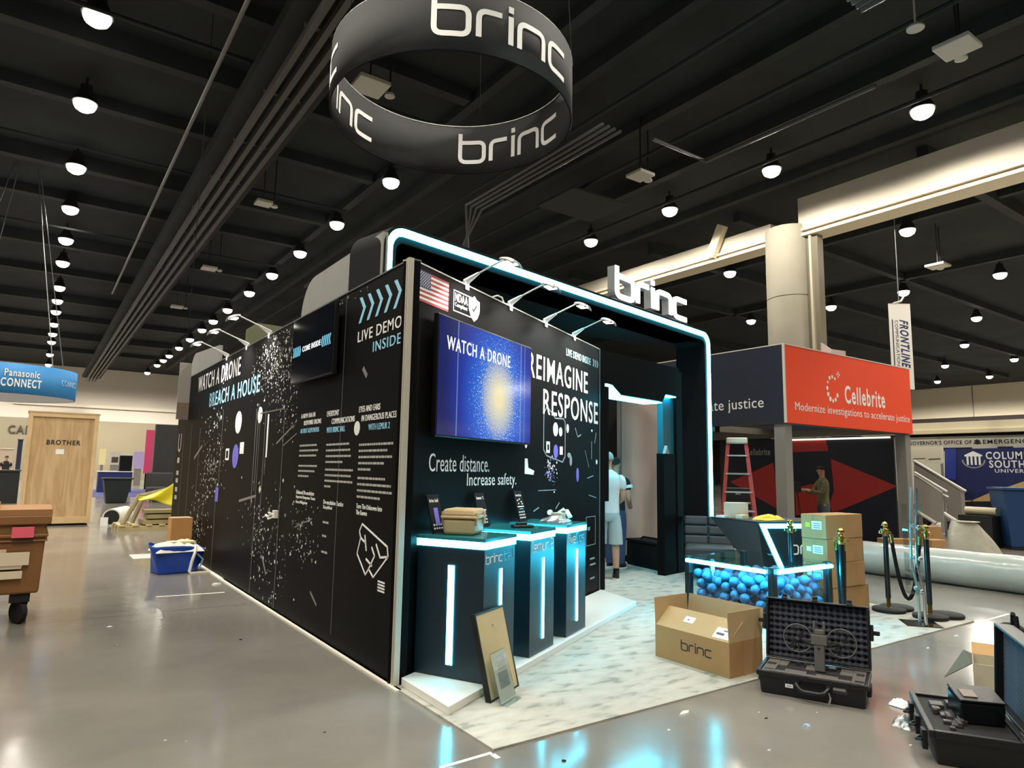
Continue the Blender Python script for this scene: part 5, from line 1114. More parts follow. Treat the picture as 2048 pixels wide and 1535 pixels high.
# clear acrylic stand
ac = thing('acrylic_stand', 'tall clear acrylic display stand on a black square base', 'display stand', (7.57, 3.43, 0.0125), RAD(40))
MB().box(-0.16, 0.16, -0.16, 0.16, 0, 0.006).box(-0.165, 0.165, -0.165, 0.165, 0.0, 0.003).build('base', mat('black_gloss_base', (12, 12, 13), 0.12), ac)
for sx in (-1, 1):
    MB().tube([(sx*0.10, -0.02, 0.006), (sx*0.10, -0.02, 0.30), (sx*0.09, 0.03, 0.62), (sx*0.085, 0.02, 1.0), (sx*0.10, -0.01, 1.38)], [0.016, 0.014, 0.013, 0.013, 0.012], 10).build('rail', M_CHROME if sx < 0 else mat('acrylic_edge', (176, 206, 208), 0.12, metal=0.6), ac, smooth=True)
    for z in (0.34, 0.66, 0.98): MB().ball((sx*0.09, 0.0, z), 0.026, 12).build('clamp', MATS.get('acrylic_edge') or M_CHROME, ac, smooth=True)
for z in (0.30, 0.52, 0.76, 1.02): MB().box(-0.085, 0.085, -0.03, 0.10, z, z+0.008).box(-0.085, 0.085, -0.034, -0.028, z, z+0.19).box(-0.085, 0.085, 0.095, 0.101, z, z+0.19).build('pocket', M_GLASS, ac)
# soft black equipment box behind the doorway
t = thing('road_case', 'long low black trunk on carpet in front of the beige panel', 'case', (7.90, 7.30, 0.0125), math.atan2(8.0-7.2, 7.98-7.85))
bx('body', 0, 0.84, -0.34, 0, 0, 0.37, M_BLACK2, t, 0.02); bx('lid', -0.01, 0.85, -0.35, 0.01, 0.371, 0.415, M_BLACK2, t, 0.015)
MB().tube([(0.15, -0.17, 0.41), (0.2, -0.17, 0.45), (0.62, -0.17, 0.45), (0.68, -0.17, 0.41)], 0.014, 8).build('strap', M_BLACK2, t, smooth=True)
# ================================================================== NEIGHBOURS ON THE RIGHT
NAVY = mat('navy_panel', (24, 33, 50), 0.6); REDG = mat('orange_red_panel', (236, 72, 32), 0.55); REDD = mat('red_graphic', (178, 44, 38), 0.6); NAVYD = mat('dark_navy_panel', (12, 17, 34), 0.6)
ex0, ey0, ZB, ZT = 11.16, 7.20, 2.44, 3.89
cn = thing('canopy_booth', 'neighbouring open stand with orange red fascia on grey posts', 'exhibit stand', (ex0, ey0, 0), 0, kind='thing')
CW, CDp = 4.80, 6.1
ff = lab(bx('front_fascia', 0.0, CW, -0.03, 0.03, ZB, ZT, REDG, cn), 'orange red fascia')
sf = lab(bx('side_fascia', -0.03, 0.0, 0.0, CDp, ZB, ZT, NAVY, cn), 'navy fascia')
bx('end_fascia', CW, CW+0.03, 0.0, CDp, ZB, ZT, NAVY, cn)
ft = MB()
for a in ((-0.035, CW+0.035, -0.036, 0.0, ZT, ZT+0.02), (-0.036, 0.0, 0, CDp, ZT, ZT+0.02), (-0.036, 0.0, -0.036, 0.0, ZB, ZT)): ft.box(*a)
ft.build('edge_trim', mat('fascia_trim', (214, 206, 196), 0.4), cn)
M_UND = mat('canopy_underside', (112, 108, 96), 0.7)
un = MB().box(0, CW, 0.03, 0.25, ZB, ZB+0.16).box(0, 0.22, 0.25, CDp, ZB, ZB+0.16).box(CW-0.22, CW, 0.25, CDp, ZB, ZB+0.16).box(0, CW, 3.2, 3.4, ZB+0.05, ZB+0.2); un.build('frame', M_UND, cn)
bx('ceiling_cloth', 0.22, CW-0.22, 0.25, CDp, ZB+0.3, ZB+0.32, M_UND, cn)
for x, y in ((0.02, 0.03), (CW-0.24, 0.03), (0.02, CDp-0.25), (CW-0.24, CDp-0.25)): bx('post', x, x+0.22, y, y+0.22, 0, ZB, M_STEEL, cn)
MB().lathe([(0.03, ZB+0.16), (0.05, ZB), (0.05, ZB-0.12)], (0.11, 1.6, 0), 12).build('spotlight', M_RUB, cn, smooth=True)
def ftext(s, px0, px1, ytop, ybot, bold, m, par, yy=-0.03):
    a = P(px0, ytop, (ex0, ey0-0.03), (1, 0)); b = P(px1, ybot, (ex0, ey0-0.03), (1, 0)); c = P(px0, ybot, (ex0, ey0-0.03), (1, 0))
    return a.x-ex0, b.x-ex0
W_ = M_WHITE
text('lettering', 'Cellebrite', 2.02, 3.62, 2.93, 3.30, -0.03, W_, ff, bold=0.02, t=0.004)
text('lettering', 'Modernize investigations to accelerate justice', 0.28, 4.68, 2.64, 2.84, -0.03, W_, ff, bold=-0.006, t=0.004)
lg = MB()
for k in range(11):
    a = RAD(30+k*30)
    rr_ = 0.022+0.010*((k*5) % 4)/3+0.008*(k > 4)
    lg.plate([(1.58+0.19*cos(a)+rr_*cos(q*pi/5), 3.19+0.24*sin(a)+rr_*1.25*sin(q*pi/5)) for q in range(10)], -0.03, 0.004) if k > 0 else None
for a in ((1.74, 1.86, 3.475, 3.505), (1.785, 1.815, 3.43, 3.55)): lg.rect(*a, -0.03, 0.005)
lg.build('logo', W_, ff)
Ms = Matrix.Rotation(RAD(-90), 4, 'Z')
b = MB(); text('', 'Cellebrite', -5.4, -2.95, 3.02, 3.36, -0.03, None, None, mb=b, bold=0.02, M=Ms, t=0.004); text('', 'Modernize investigations to accelerate justice', -6.2, -0.42, 2.68, 2.95, -0.03, None, None, mb=b, M=Ms, t=0.004)
b.build('lettering', W_, sf)
# back wall of that stand
KX = 15.95
kb = thing('graphic_backdrop', 'navy backdrop with red polygon shapes inside the neighbouring stand', 'backdrop', (KX, 7.6, 0), RAD(-90), kind='thing')
y1 = P(1440, 900, (KX, 0), (0, 1)).y; kl = -(y1-7.6)
bx('panel', kl, 0, 0, 0.06, 0, 2.42, NAVYD, kb)
def kp(px, py): q = P(px, py, (KX, 0), (0, 1)); return (-(q.y-7.6), q.z)
rp_ = MB()
for pol in ([(1461, 963), (1546, 925), (1556, 980), (1552, 1016)], [(1662, 917), (1795, 972), (1675, 1022), (1655, 1022), (1668, 980)], [(1590, 975), (1652, 962), (1663, 1022), (1592, 1030)], [(1580, 880), (1651, 878), (1657, 901), (1580, 904)]): rp_.plate([kp(*q) for q in pol], 0, 0.004)
rp_.build('polygon_print', REDD, kb)
a, b_ = kp(1493, 910), kp(1540, 896); text('lettering', 'Cellebrite', a[0], b_[0], a[1], b_[1], 0, mat('dim_white_print', (168, 168, 164), 0.5), kb, bold=0.01)
bx('light_strip', kl*0.62, -0.05, -0.05, -0.01, 2.36, 2.40, glow('warm_strip', (1, 0.93, 0.8), 1.4), kb)
lgt = bpy.data.lights.new('stand_light', 'AREA'); lgt.energy = 28; lgt.size = 3; lgt.color = (1, 0.94, 0.85); lo_ = bpy.data.objects.new('stand_light', lgt); COL.objects.link(lo_); lo_.location = (13.5, 9.6, 2.70)
# white fabric fin on the canopy top
q = P(1640, 700, (0, 7.7), (1, 0)); fin = thing('fabric_fin', 'white folded fabric piece standing on the canopy above the red fascia', 'fabric sign', (q.x, 7.7, ZB+0.322), RAD(-20), kind='thing')
MB().add([(0, 0, 0), (0.34, 0.12, 0), (0.38, 0.12, 1.40), (0.03, 0, 1.50)], [(0, 1, 2, 3)]).add([(0.34, 0.12, 0), (0.55, -0.05, 0), (0.60, -0.05, 1.34), (0.38, 0.12, 1.40)], [(0, 1, 2, 3)]).build('sheet', mat('white_fabric', (214, 208, 200), 0.8), fin, solid=0.02)
# red step ladder
ld_ = thing('step_ladder', 'red fibreglass step ladder with pale cap beside the lit arch leg', 'ladder', (9.62, 7.12, 0), RAD(-52))
M_LAD = mat('ladder_red', (176, 58, 52), 0.5); LH_ = 2.1
for s_ in (-1, 1):
    MB().box(-0.03, 0.03, -0.02, 0.02, 0, 1, 0, Matrix(((1, 0, s_*-0.19, s_*0.33), (0, 1, 0.36, -0.38), (0, 0, LH_-0.08, 0), (0, 0, 0, 1)))).build('front_rail', M_LAD, ld_)
    MB().box(-0.02, 0.02, -0.015, 0.015, 0, 1, 0, Matrix(((1, 0, s_*-0.17, s_*0.31), (0, 1, -0.34, 0.38), (0, 0, LH_-0.10, 0), (0, 0, 0, 1)))).build('rear_rail', M_LAD, ld_)
for k in range(6):
    f = (k+1)*0.3/(LH_-0.08); MB().box(-(0.33-0.19*f), 0.33-0.19*f, -0.05-0.38+0.36*f, 0.04-0.38+0.36*f, (k+1)*0.3-0.012, (k+1)*0.3+0.012).build('step', mat('ladder_step', (186, 178, 168), 0.4, metal=0.3), ld_)
MB().box(-0.17, 0.17, -0.09, 0.09, LH_-0.1, LH_).build('cap', mat('ladder_cap', (206, 196, 176), 0.5), ld_, bevel=0.02)
MB().box(-0.2, 0.2, 0.1, 0.34, 1.0, 1.02).build('tool_shelf', mat('ladder_step', (186, 178, 168), 0.4), ld_)
tcs = thing('tool_case', 'black tool case with silver latch beneath the red ladder steps', 'tool case', G(1478, 1100), RAD(-50)); bx('body', -0.24, 0.24, -0.1, 0.1, 0, 1.22, M_BPLAST, tcs, 0.02); bx('latch', -0.05, 0.05, -0.115, -0.1, 1.08, 1.12, M_CHROME, tcs, 0.004)
t = thing('small_carton', 'beige carton standing on the reception counter before the ladder', 'box', Mrc @ V((0.10, 0.66, 0.906)), RAD(-28)); bx('body', -0.13, 0.13, -0.09, 0.09, 0, 0.20, mat('beige_card', (196, 180, 158), 0.8), t, 0.003)
# big wrapped carpet roll, cartons and wrapped mound
rl_ = thing('carpet_roll', 'long thick plastic wrapped carpet roll lying along the aisle', 'carpet roll', (10.78, 2.0, 0), 0)
def rolls(u, v):
    a = 2*pi*u; r = 0.245*(1+0.015*sin(9*v*6+3*a)); return V((r*cos(a), v*5.6-0.6, max(0.0, 0.24+r*sin(a))))
MB().surf(rolls, 28, 40, 0, True).build('wrapping', mat('grey_film', (168, 174, 168), 0.22, var=0.08, scale=3, bump=0.2, bscale=12), rl_, smooth='all')
en_ = MB().lathe([(0.05, 0), (0.23, 0.0), (0.23, 0.01)], (0, 0, 0), 20).build('end', M_CARDIN, rl_); en_.rotation_euler = (pi/2, 0, 0); en_.location = (0, 5.0, 0.24)
for k, (px, sh_) in enumerate(((1968, 0.0),)):
    pass
mp_ = G(1950, 1128); mo = thing('wrapped_mound', 'tall grey film wrapped bundle standing behind the carpet roll', 'wrapped bundle', mp_, RAD(-35))
def mound(u, v):
    a = 2*pi*u; w0 = 1-0.0*v; sx = 0.52*(1-0.58*v**1.5); x = sx*cos(a)*(1+0.08*sin(3*a+5*v)); y = 0.3*(1-0.5*v)*sin(a)*(1+0.1*cos(4*a)); return V((x-0.12*v, y, 0.75*v*(1-0.10*max(0, cos(a)))))
MB().surf(mound, 30, 14, 0, True).build('film', mat('grey_film_wrap', (176, 172, 156), 0.3, var=0.1, scale=5, bump=0.4, bscale=10), mo, smooth='all')
MB().lathe([(0.01, 0.72), (0.22, 0.735), (0.01, 0.745)], (-0.12, 0, 0), 20).build('top_fold', MATS['grey_film_wrap'], mo)
for (px, py, wd, hg, dp2, rz_, l) in ((1868, 1092, 0.42, 0.42, 0.3, -0.5, 'brown carton standing behind the right rope posts, taller one'), (1812, 1100, 0.85, 0.22, 0.3, -0.62, 'low long brown carton behind the right rope posts'), (1880, 1104, 0.35, 0.24, 0.25, -0.4, 'small brown carton in front of the taller one behind the rope posts')):
    g = G(px, py); t = thing('cardboard_box', l, 'box', (g.x, g.y, 0), rz_, 'cartons behind the carpet roll'); bx('body', -wd/2, wd/2, 0, dp2, 0, hg, M_CARD, t, 0.004); bx('tape', -wd/2, wd/2, dp2*0.45, dp2*0.55, hg, hg+0.001, MATS['brown_tape'], t)
# stairs, trailer, truck wrap, blue bin
def xpoly(X, pts): return [P(px, py, (X, 0), (0, 1)) for px, py in pts]
def xplate(name, X, pts, m, par, th=0.05, off=0.0):
    q = xpoly(X, pts); b = MB(); loc = par.location
    poly = [(-(p.y-loc.y), p.z-loc.z) for p in q]; b.plate(poly, X-loc.x+off+th, th); return b.build(name, m, par)
sx_ = 18.0
sr = thing('stair_unit', 'grey panelled stair railing leading up to the trailer', 'stairs', (sx_, 6.5, 0), RAD(-90), kind='thing')
xplate('near_panel', 17.6, [(1828, 948), (1884, 985), (1884, 1045), (1828, 1030)], mat('rail_panel', (150, 144, 134), 0.6), sr); xplate('far_panel', 18.3, [(1828, 923), (1925, 982), (1928, 1042), (1895, 1042), (1890, 985), (1828, 946)], mat('rail_panel_dark', (128, 122, 114), 0.6), sr)
def xbar(name, X, a, b, r, m, par):
    q = xpoly(X, (a, b)); Mi_ = (Matrix.Translation(par.location) @ Matrix.Rotation(par.rotation_euler[2], 4, 'Z')).inverted(); MB().tube([Mi_ @ p for p in q], r, 8).build(name, m, par, smooth=True)
M_RAILW = mat('pale_rail', (206, 200, 190), 0.5)
xbar('handrail', 18.3, (1828, 921), (1932, 982), 0.03, M_RAILW, sr); xbar('handrail', 17.6, (1829, 944), (1894, 983), 0.03, M_RAILW, sr); xbar('handrail', 17.6, (1885, 988), (1897, 994), 0.025, M_RAILW, sr)
xbar('rail_post', 17.6, (1883, 985), (1886, 1066), 0.04, MATS['rail_panel'], sr); xbar('rail_post', 18.3, (1925, 984), (1930, 1066), 0.04, MATS['rail_panel'], sr); bx('base_post', -1.9, -1.82, -0.45, -0.37, 0, 0.9, MATS['rail_panel'], sr); bx('base_post', -2.1, -2.0, 0.25, 0.33, 0, 0.9, MATS['rail_panel'], sr); xbar('stringer', 17.6, (1830, 1020), (1872, 1046), 0.04, M_RAILW, sr); xbar('stringer', 17.9, (1887, 1026), (1915, 1044), 0.05, M_RAILW, sr)
tx_ = 20.8
tl = thing('trailer', 'long white trailer lettered with an office of emergency name', 'trailer', (tx_, 6.5, 0), RAD(-90), kind='thing')
M_TRW = mat('trailer_white', (206, 200, 186), 0.5)
bx('body', -4.2, 9.5, 0, 2.4, 0.7, 2.62, M_TRW, tl); bx('roof_rail', -4.3, 9.6, -0.12, 2.5, 2.70, 2.80, mat('roof_cream', (226, 214, 182), 0.5), tl); bx('roof', -4.3, 9.6, -0.06, 2.5, 2.80, 3.02, mat('roof_cream2', (232, 220, 190), 0.5), tl)
bx('window', -2.05, -1.35, -0.012, 0, 2.22, 2.31, M_BPLAST, tl); bx('window', 0.35, 0.9, -0.012, 0, 2.22, 2.31, M_BPLAST, tl); bx('door_lamp', -0.75, -0.4, -0.012, 0, 2.26, 2.32, NAVY, tl)
for x in (-3, 3.5, 6.5): MB().tube([(x, 0.1, 0.45), (x, 0.4, 0.45)], 0.45, 24).build('wheel', M_RUB, tl, smooth=True)
tp0 = P(1826, 882, (tx_, 0), (0, 1)); tp1 = P(2046, 869, (tx_, 0), (0, 1))
xl0, xl1 = -(tp0.y-6.5), -(tp1.y-6.5)
text('lettering', "GOVERNOR'S OFFICE OF", xl0-0.12, xl0+(xl1-xl0)*0.56, 2.40, 2.51, -0.0, mat('black_lettering', (34, 34, 34), 0.5), tl, bold=0.012, t=0.006)
text('lettering', 'EMERGENCY SERVICES', xl0+(xl1-xl0)*0.66, xl0+(xl1-xl0)*1.42, 2.40, 2.51, -0.0, MATS['black_lettering'], tl, bold=0.012, t=0.006)
em = MB(); xe = xl0+(xl1-xl0)*0.61
for k in range(3): em.rect(xe-0.09+0.01*k, xe+0.09-0.01*k, 2.40+0.038*k, 2.425+0.038*k, 0, 0.006)
disc(em, xe, 2.455, 0.05, 0.07); em.build('emblem', MATS['black_lettering'], tl)
bd = thing('banner_wall', 'large navy banner wall with column crest and university lettering', 'banner', (19.6, 6.5, 0), RAD(-90), kind='thing')
M_CSU = mat('deep_blue_banner', (22, 32, 84), 0.6)
def bp(px, py): q = P(px, py, (19.6, 0), (0, 1)); return (-(q.y-6.5), q.z)
MB().plate([bp(1892, 898), (bp(2048, 890)[0]+3, 2.28), (bp(2048, 890)[0]+3, 0.05), bp(1930, 1068), bp(1894, 1060)], 0.06, 0.06).build('panel', M_CSU, bd)
MB().plate([bp(1890, 897), bp(1912, 896), bp(1912, 960), bp(1890, 955)], -0.001, 0.01).build('side_strip', mat('bright_blue_banner', (40, 58, 150), 0.6), bd)
M_GOLDP = mat('gold_print', (196, 164, 104), 0.6)
MB().plate([bp(2010, 975), bp(2048, 962), bp(2048, 976), bp(2014, 978)], 0.0, 0.006).plate([bp(1940, 1002), bp(1982, 984), bp(1980, 1002)], 0.0, 0.006).plate([bp(1930, 1000), bp(1948, 1000), bp(1940, 1003), bp(1930, 1003)], 0, 0.006).build('gold_print', M_GOLDP, bd)
MB().plate([bp(1925, 1003), bp(2048, 1003), bp(2048, 1010), bp(1925, 1010)], 0.0, 0.008).build('dark_band', NAVYD, bd)
lt = MB()
for s_, a, b2, bo in (('COLUMBIA', (1972, 918), (2081, 902), 0.02), ('SOUTHERN', (1979, 935), (2095, 920), 0.02), ('UNIVERSITY', (1990, 944.5), (2084, 938), 0.01)):
    u0, u1 = bp(*a), bp(*b2); text('', s_, u0[0], u1[0], u0[1], u1[1]-0.0, 0.0, None, None, mb=lt, bold=bo, t=0.006)
lt.build('lettering', W_, bd)
cr = MB(); c0 = bp(1947, 919); R0 = 0.17
cr.plate([(c0[0]-0.2, c0[1]+0.12), (c0[0], c0[1]+0.22), (c0[0]+0.2, c0[1]+0.12), (c0[0]+0.2, c0[1]+0.085), (c0[0]-0.2, c0[1]+0.085)], 0, 0.006)
for k in range(4): cr.rect(c0[0]-0.155+0.09*k, c0[0]-0.11+0.09*k, c0[1]-0.13, c0[1]+0.085, 0, 0.006)
for k in range(16): a = RAD(185+k*11.2); cr.rect(c0[0]+0.25*cos(a)-0.018, c0[0]+0.25*cos(a)+0.018, c0[1]+0.2*sin(a)-0.014, c0[1]+0.2*sin(a)+0.014, 0, 0.006, 1)
cr.build('crest', [W_, MATS['grey_print']], bd)
g = P(1828, 925, (19.0, 0), (0, 1)); wb = thing('notice_board', 'cream notice panel beside the stair top', 'sign', (19.0, g.y, 0), RAD(-90), kind='thing'); 
def wp(px, py): q = P(px, py, (19.0, 0), (0, 1)); return (-(q.y-g.y), q.z)
MB().plate([wp(1824, 893), wp(1886, 892), wp(1886, 927), wp(1824, 924)], 0.0, 0.03).build('panel', mat('cream_panel', (220, 212, 190), 0.6), wb)
MB().line(wp(1828, 917), wp(1852, 916), 0.02, -0.03, 0.004).line(wp(1858, 918), wp(1882, 917), 0.03, -0.03, 0.004).build('print', MATS['label_ink'], wb)
bx('leg', wp(1830, 900)[0], wp(1834, 900)[0]+0.04, -0.02, 0.0, 0, wp(1830, 922)[1], M_STEEL, wb); bx('leg', wp(1880, 900)[0], wp(1880, 900)[0]+0.06, -0.02, 0.0, 0, wp(1880, 924)[1], M_STEEL, wb)
g = G(2016, 1100); bnn = thing('waste_container', 'large blue waste container cut off by the frame edge', 'container', (g.x, g.y, 0), RAD(-56)); 
MB().frustum((0.1, 1.7, 0.1, 1.0), (0, 1.8, 0, 1.1), 0.06, 1.25).build('body', mat('container_blue', (28, 66, 112), 0.5), bnn, bevel=0.02); bx('rim', -0.03, 1.83, -0.03, 1.13, 1.25, 1.3, mat('container_blue', (28, 66, 112), 0.5), bnn); bx('skid', 0.1, 1.7, 0.1, 1.0, 0, 0.06, M_RUB, bnn)
g = P(1932, 1020, (17.2, 0), (0, 1)); tbn = thing('rolled_tube', 'pale long tube lying on black racks left of the blue container', 'tube', (17.2, g.y, 0), 0); MB().tube([(0, 0, g.z), (0, -0.6, g.z)], 0.09, 14).build('tube', mat('cream_tube', (196, 184, 152), 0.6), tbn, smooth=True); bx('rack', -0.3, 0.3, -0.6, 0.05, 0, g.z-0.09, M_RUB, tbn)
# vertical banner hanging from the roof
d0 = ray(1803, 700); bpnt = CAM+d0*20.5; rzb = math.atan2(0.8177, 0.575)-pi/2
rzb = math.atan2(-0.5753, 0.8177)
kx = 20.5*0.995/FPX
vb = thing('vertical_banner', 'tall narrow white hanging banner with dark blue sideways lettering', 'banner', bpnt, rzb, kind='thing')
wv = 0.57; zt = (700-619)*kx*1.01; zb_ = (700-768)*kx*1.01
Mtilt = Matrix.Rotation(RAD(0), 4, 'Y')
bx('sheet', -wv/2, wv/2, -0.01, 0.01, zb_, zt, mat('banner_white', (216, 212, 202), 0.7), vb)
Mr9 = Matrix.Rotation(pi/2, 4, 'Y')
b = MB(); text('', 'FRONTLINE', -zt+0.42, -zb_-0.62, -0.02, 0.21, -0.01, None, None, mb=b, bold=0.03, M=Mr9, shear=0.25, t=0.004)
b.build('lettering', mat('banner_navy', (34, 40, 96), 0.6), vb)
b = MB(); text('', 'COMMUNICATIONS', -zt+0.44, -zb_-0.55, -0.14, -0.06, -0.01, None, None, mb=b, M=Mr9, t=0.004); b.rect(-0.22, -0.19, zb_+0.4, zt-0.42, -0.01, 0.004); b.build('small_lettering', mat('banner_ink', (60, 62, 74), 0.6), vb)
MB().tube([(0, 0, zt), (0.0, 0, ZC-bpnt.z)], 0.012, 6).build('cable', M_TRIMDK, vb); MB().tube([(-wv/2, 0, zt), (wv/2, 0, zt)], 0.015, 6).build('bar', M_TRIM, vb); MB().tube([(-0.15, 0, zt+0.02), (0.05, 0, zt+0.08), (0.13, 0, zt+0.2)], 0.03, 6).build('clamp', M_TRIM, vb)

# ================================================================== LEFT AISLE AND FAR BACKGROUND
# tall plywood crate
cr0, cr1 = G(34, 1052), G(179, 1049); cy_ = cr1.y
ct = thing('shipping_crate', 'tall plywood shipping crate with a black stencilled word standing in the aisle', 'crate', (cr0.x, cy_, 0), 0)
cwid = cr1.x-cr0.x; chh_ = 2.66
bx('body', 0.03, cwid-0.0, 0.02, 1.0, 0.06, chh_, M_CRATE, ct)
fr = MB()
for a in ((0, 0.09, 0, chh_), (cwid-0.09, cwid, 0, chh_), (0.09, cwid-0.09, chh_-0.10, chh_), (0.09, cwid-0.09, 0.05, 0.20)): fr.box(a[0], a[1], -0.01, 0.02, a[2]+0.04 if a[2] == 0 else a[2], a[3])
fr.build('front_battens', mat('batten_wood', (206, 176, 132), 0.65, var=0.08, scale=4), ct)
bx('skid', 0.05, cwid-0.05, 0.05, 0.95, 0, 0.06, M_RUB, ct); bx('lid', -0.02, cwid+0.02, -0.02, 1.02, chh_, chh_+0.03, MATS['batten_wood'], ct)
text('stencil', 'BROTHER', cwid*0.28, cwid*0.76, 1.90, 2.02, 0.02, mat('stencil_black', (42, 32, 26), 0.7), ct, bold=0.03)
MB().rect(cwid*0.42, cwid*0.535, 1.68, 1.80, 0.02, 0.004).build('label', M_WHITE, ct)
# brown wheeled cart
q1 = P(90, 1100, (0, 7.9), (1, 0)); kt = thing('wheeled_bin', 'brown wheeled laundry cart stacked with cardboard at the left frame edge', 'cart', (q1.x, 7.9, 0), 0)
M_CART = mat('cart_brown', (128, 86, 44), 0.55, var=0.06, scale=2)
MB().frustum((-1.78, -0.02, 0.02, 0.88), (-1.8, 0.0, 0.0, 0.9), 0.28, 0.98).build('body', M_CART, kt, bevel=0.02)
for z0, z1, e in ((0.92, 1.0, 0.03), (0.80, 0.83, 0.015), (0.76, 0.775, 0.012)): bx('rim', -1.8-e, e, -e, 0.9+e, z0, z1, M_CART, kt, 0.008)
bx('lid_board', -1.75, 0.03, -0.02, 0.85, 1.0, 1.06, mat('cart_card', (150, 106, 62), 0.7, var=0.06), kt, 0.004)
MB().rect(-0.27, -0.1, 0.80, 0.9, -0.02, 0.004).build('pink_label', mat('pink_label', (226, 92, 110), 0.6), kt); MB().rect(-0.26, -0.1, 0.765, 0.775, -0.02, 0.004).build('strip', M_LDK, kt)
pb_ = MB(); r5 = random.Random(3)
for k in range(7):
    x0 = -0.66+0.04*k+r5.uniform(-0.05, 0.05); z0 = 0.50+r5.uniform(-0.04, 0.08); pb_.rect(x0, x0+0.3+r5.uniform(-0.1, 0.05), z0, z0+0.12, -0.004-0.003*k, 0.002, k % 2)
pb_.rect(-0.62, -0.16, 0.43, 0.50, -0.03, 0.002); pb_.rect(-0.9, -0.2, 0.30, 0.36, 0.03, 0.004)
pb_.build('paper_labels', [mat('paper_label', (212, 196, 168), 0.7), mat('paper_label_pink', (208, 172, 148), 0.7)], kt)
for x in (-0.16, -1.62):
    for y in (0.12, 0.78):
        MB().box(x-0.08, x+0.08, y-0.07, y+0.07, 0.20, 0.29).build('bracket', M_RUB, kt); MB().tube([(x-0.02, y-0.012, 0.105), (x+0.02, y+0.012, 0.105)], 0.105, 22).build('wheel', M_RUB, kt, smooth=True)
cs = thing('flat_cardboard', 'folded cardboard sheet lying on top of the brown cart', 'cardboard', (q1.x-0.95, 8.2, 1.06), 0.1); MB().box(-0.6, 0.55, -0.25, 0.25, 0.0, 0.02).box(0.45, 0.55, -0.25, 0.2, 0.02, 0.07).box(-0.6, 0.5, -0.2, 0.25, 0.021, 0.06).build('sheet', M_CARD, cs, bevel=0.006)
# blue tote bag, carton, pallet with yellow wrap, white roll
tg = thing('tote_bag', 'blue plastic tote bag stuffed with white sheets on the floor', 'bag', (1.74, 10.68, 0), RAD(4))
def bag(u, v):
    a = 2*pi*u; e = 0.6; ca, sa = cos(a), sin(a); r = 1+0.05*sin(5*a+4*v)+0.1*v*v
    return V((0.31*r*(abs(ca)**e)*(1 if ca > 0 else -1)*(0.9+0.12*v), 0.22*r*(abs(sa)**e)*(1 if sa > 0 else -1), 0.36*v*(1-0.10*cos(a)+0.05*sin(3*a))))
tb = MB().surf(bag, 40, 12, 0, True); tb.add([bag(k/40, 0) for k in range(40)], [tuple(range(40))[::-1]]); tb.build('sack', mat('tote_blue', (24, 66, 158), 0.35, bump=0.25, bscale=9), tg, smooth='all', solid=0.006)
ins = crumple('stuffing', (0.0, -0.02, 0.29), 0.31, 0.24, 0.17, mat('white_stuffing', (228, 222, 204), 0.7), None, None, 21, 26); ins.parent = tg
MB().tube([(0.13, -0.245, 0.02), (0.15, -0.26, 0.16), (0.19, -0.255, 0.30), (0.2, -0.2, 0.36)], 0.022, 6).build('strap', M_WHITE, tg, smooth=True); MB().box(-0.12, 0.22, -0.12, 0.06, 0.40, 0.425).build('folded_sheet', mat('folded_cream', (208, 196, 150), 0.7), tg)
MB().tube([(0.26, -0.24, 0.05), (0.3, -0.24, 0.18), (0.22, -0.24, 0.26)], 0.012, 6).build('strap', mat('strap_pale_blue', (130, 160, 220), 0.5), tg, smooth=True)
tag(bx('board_scrap', -0.14, 0.14, -0.06, 0.06, 0, 0.015, mat('pale_board', (206, 198, 176), 0.7), None, 0.002, loc=(2.02, 10.42, 0)), 'pale board scrap on the floor under the tote bag', 'scrap')
tag(bx('white_sheet', -0.22, 0.22, -0.3, 0.3, 0, 0.01, M_PAP, None, loc=(1.62, 12.6, 0)), 'white sheet lying flat behind the tote bag', 'sheet')
a_, b2_ = P(342, 1060, (0, 11.75), (1, 0)), P(394, 1060, (0, 11.75), (1, 0)); hz_ = P(370, 1036, (0, 11.75), (1, 0)).z
t = thing('cardboard_box', 'plain brown carton against the long wall behind the blue tote bag', 'box', (a_.x, 11.75, 0), 0); bx('body', 0, min(b2_.x, 2.12)-a_.x, 0, 0.35, 0, hz_, mat('carton_tan', (186, 134, 74), 0.75, var=0.05), t, 0.004); bx('lid', 0, min(b2_.x, 2.12)-a_.x, -0.002, 0.352, hz_, hz_+0.006, M_CARDIN, t)
pt = thing('loaded_pallet', 'wooden pallet with frames under yellow stretch wrap in the aisle', 'pallet', (1.62, 17.35, 0), RAD(2))
plm = mat('pallet_wood', (176, 160, 118), 0.75, var=0.1, scale=3); pm = MB()
for k in range(3): pm.box(0, 1.5, 0.02+0.45*k, 0.14+0.45*k, 0, 0.10)
for k in range(6): pm.box(0.02+0.27*k, 0.14+0.27*k, 0, 1.04, 0.10, 0.13)
pm.build('deck', plm, pt)
fm_ = MB(); 
for a, b in (((0.1, 0.2, 0.13), (0.42, 0.3, 0.78)), ((0.35, 0.6, 0.13), (0.55, 0.6, 0.72)), ((0.42, 0.3, 0.76), (1.4, 0.4, 1.0))): fm_.tube([a, b], 0.05, 6)
fm_.box(0.5, 1.4, 0.1, 0.8, 0.13, 0.22).box(0.6, 1.45, 0.15, 0.7, 0.25, 0.34).box(0.55, 1.3, 0.2, 0.7, 0.37, 0.44); fm_.build('boards', mat('board_stack', (148, 134, 96), 0.75, var=0.1), pt)
def yw(u, v):
    x = 0.38+u*1.05; z0 = 0.74+0.62*u**1.7; zb2 = 0.66-0.12*u+0.05*sin(7*u)
    z = z0*(1-v)+zb2*v; y = 0.0+0.12*v+0.05*sin(9*u+4*v)-0.1*(1-v)+0.25*(1-v); return V((x, y, z))
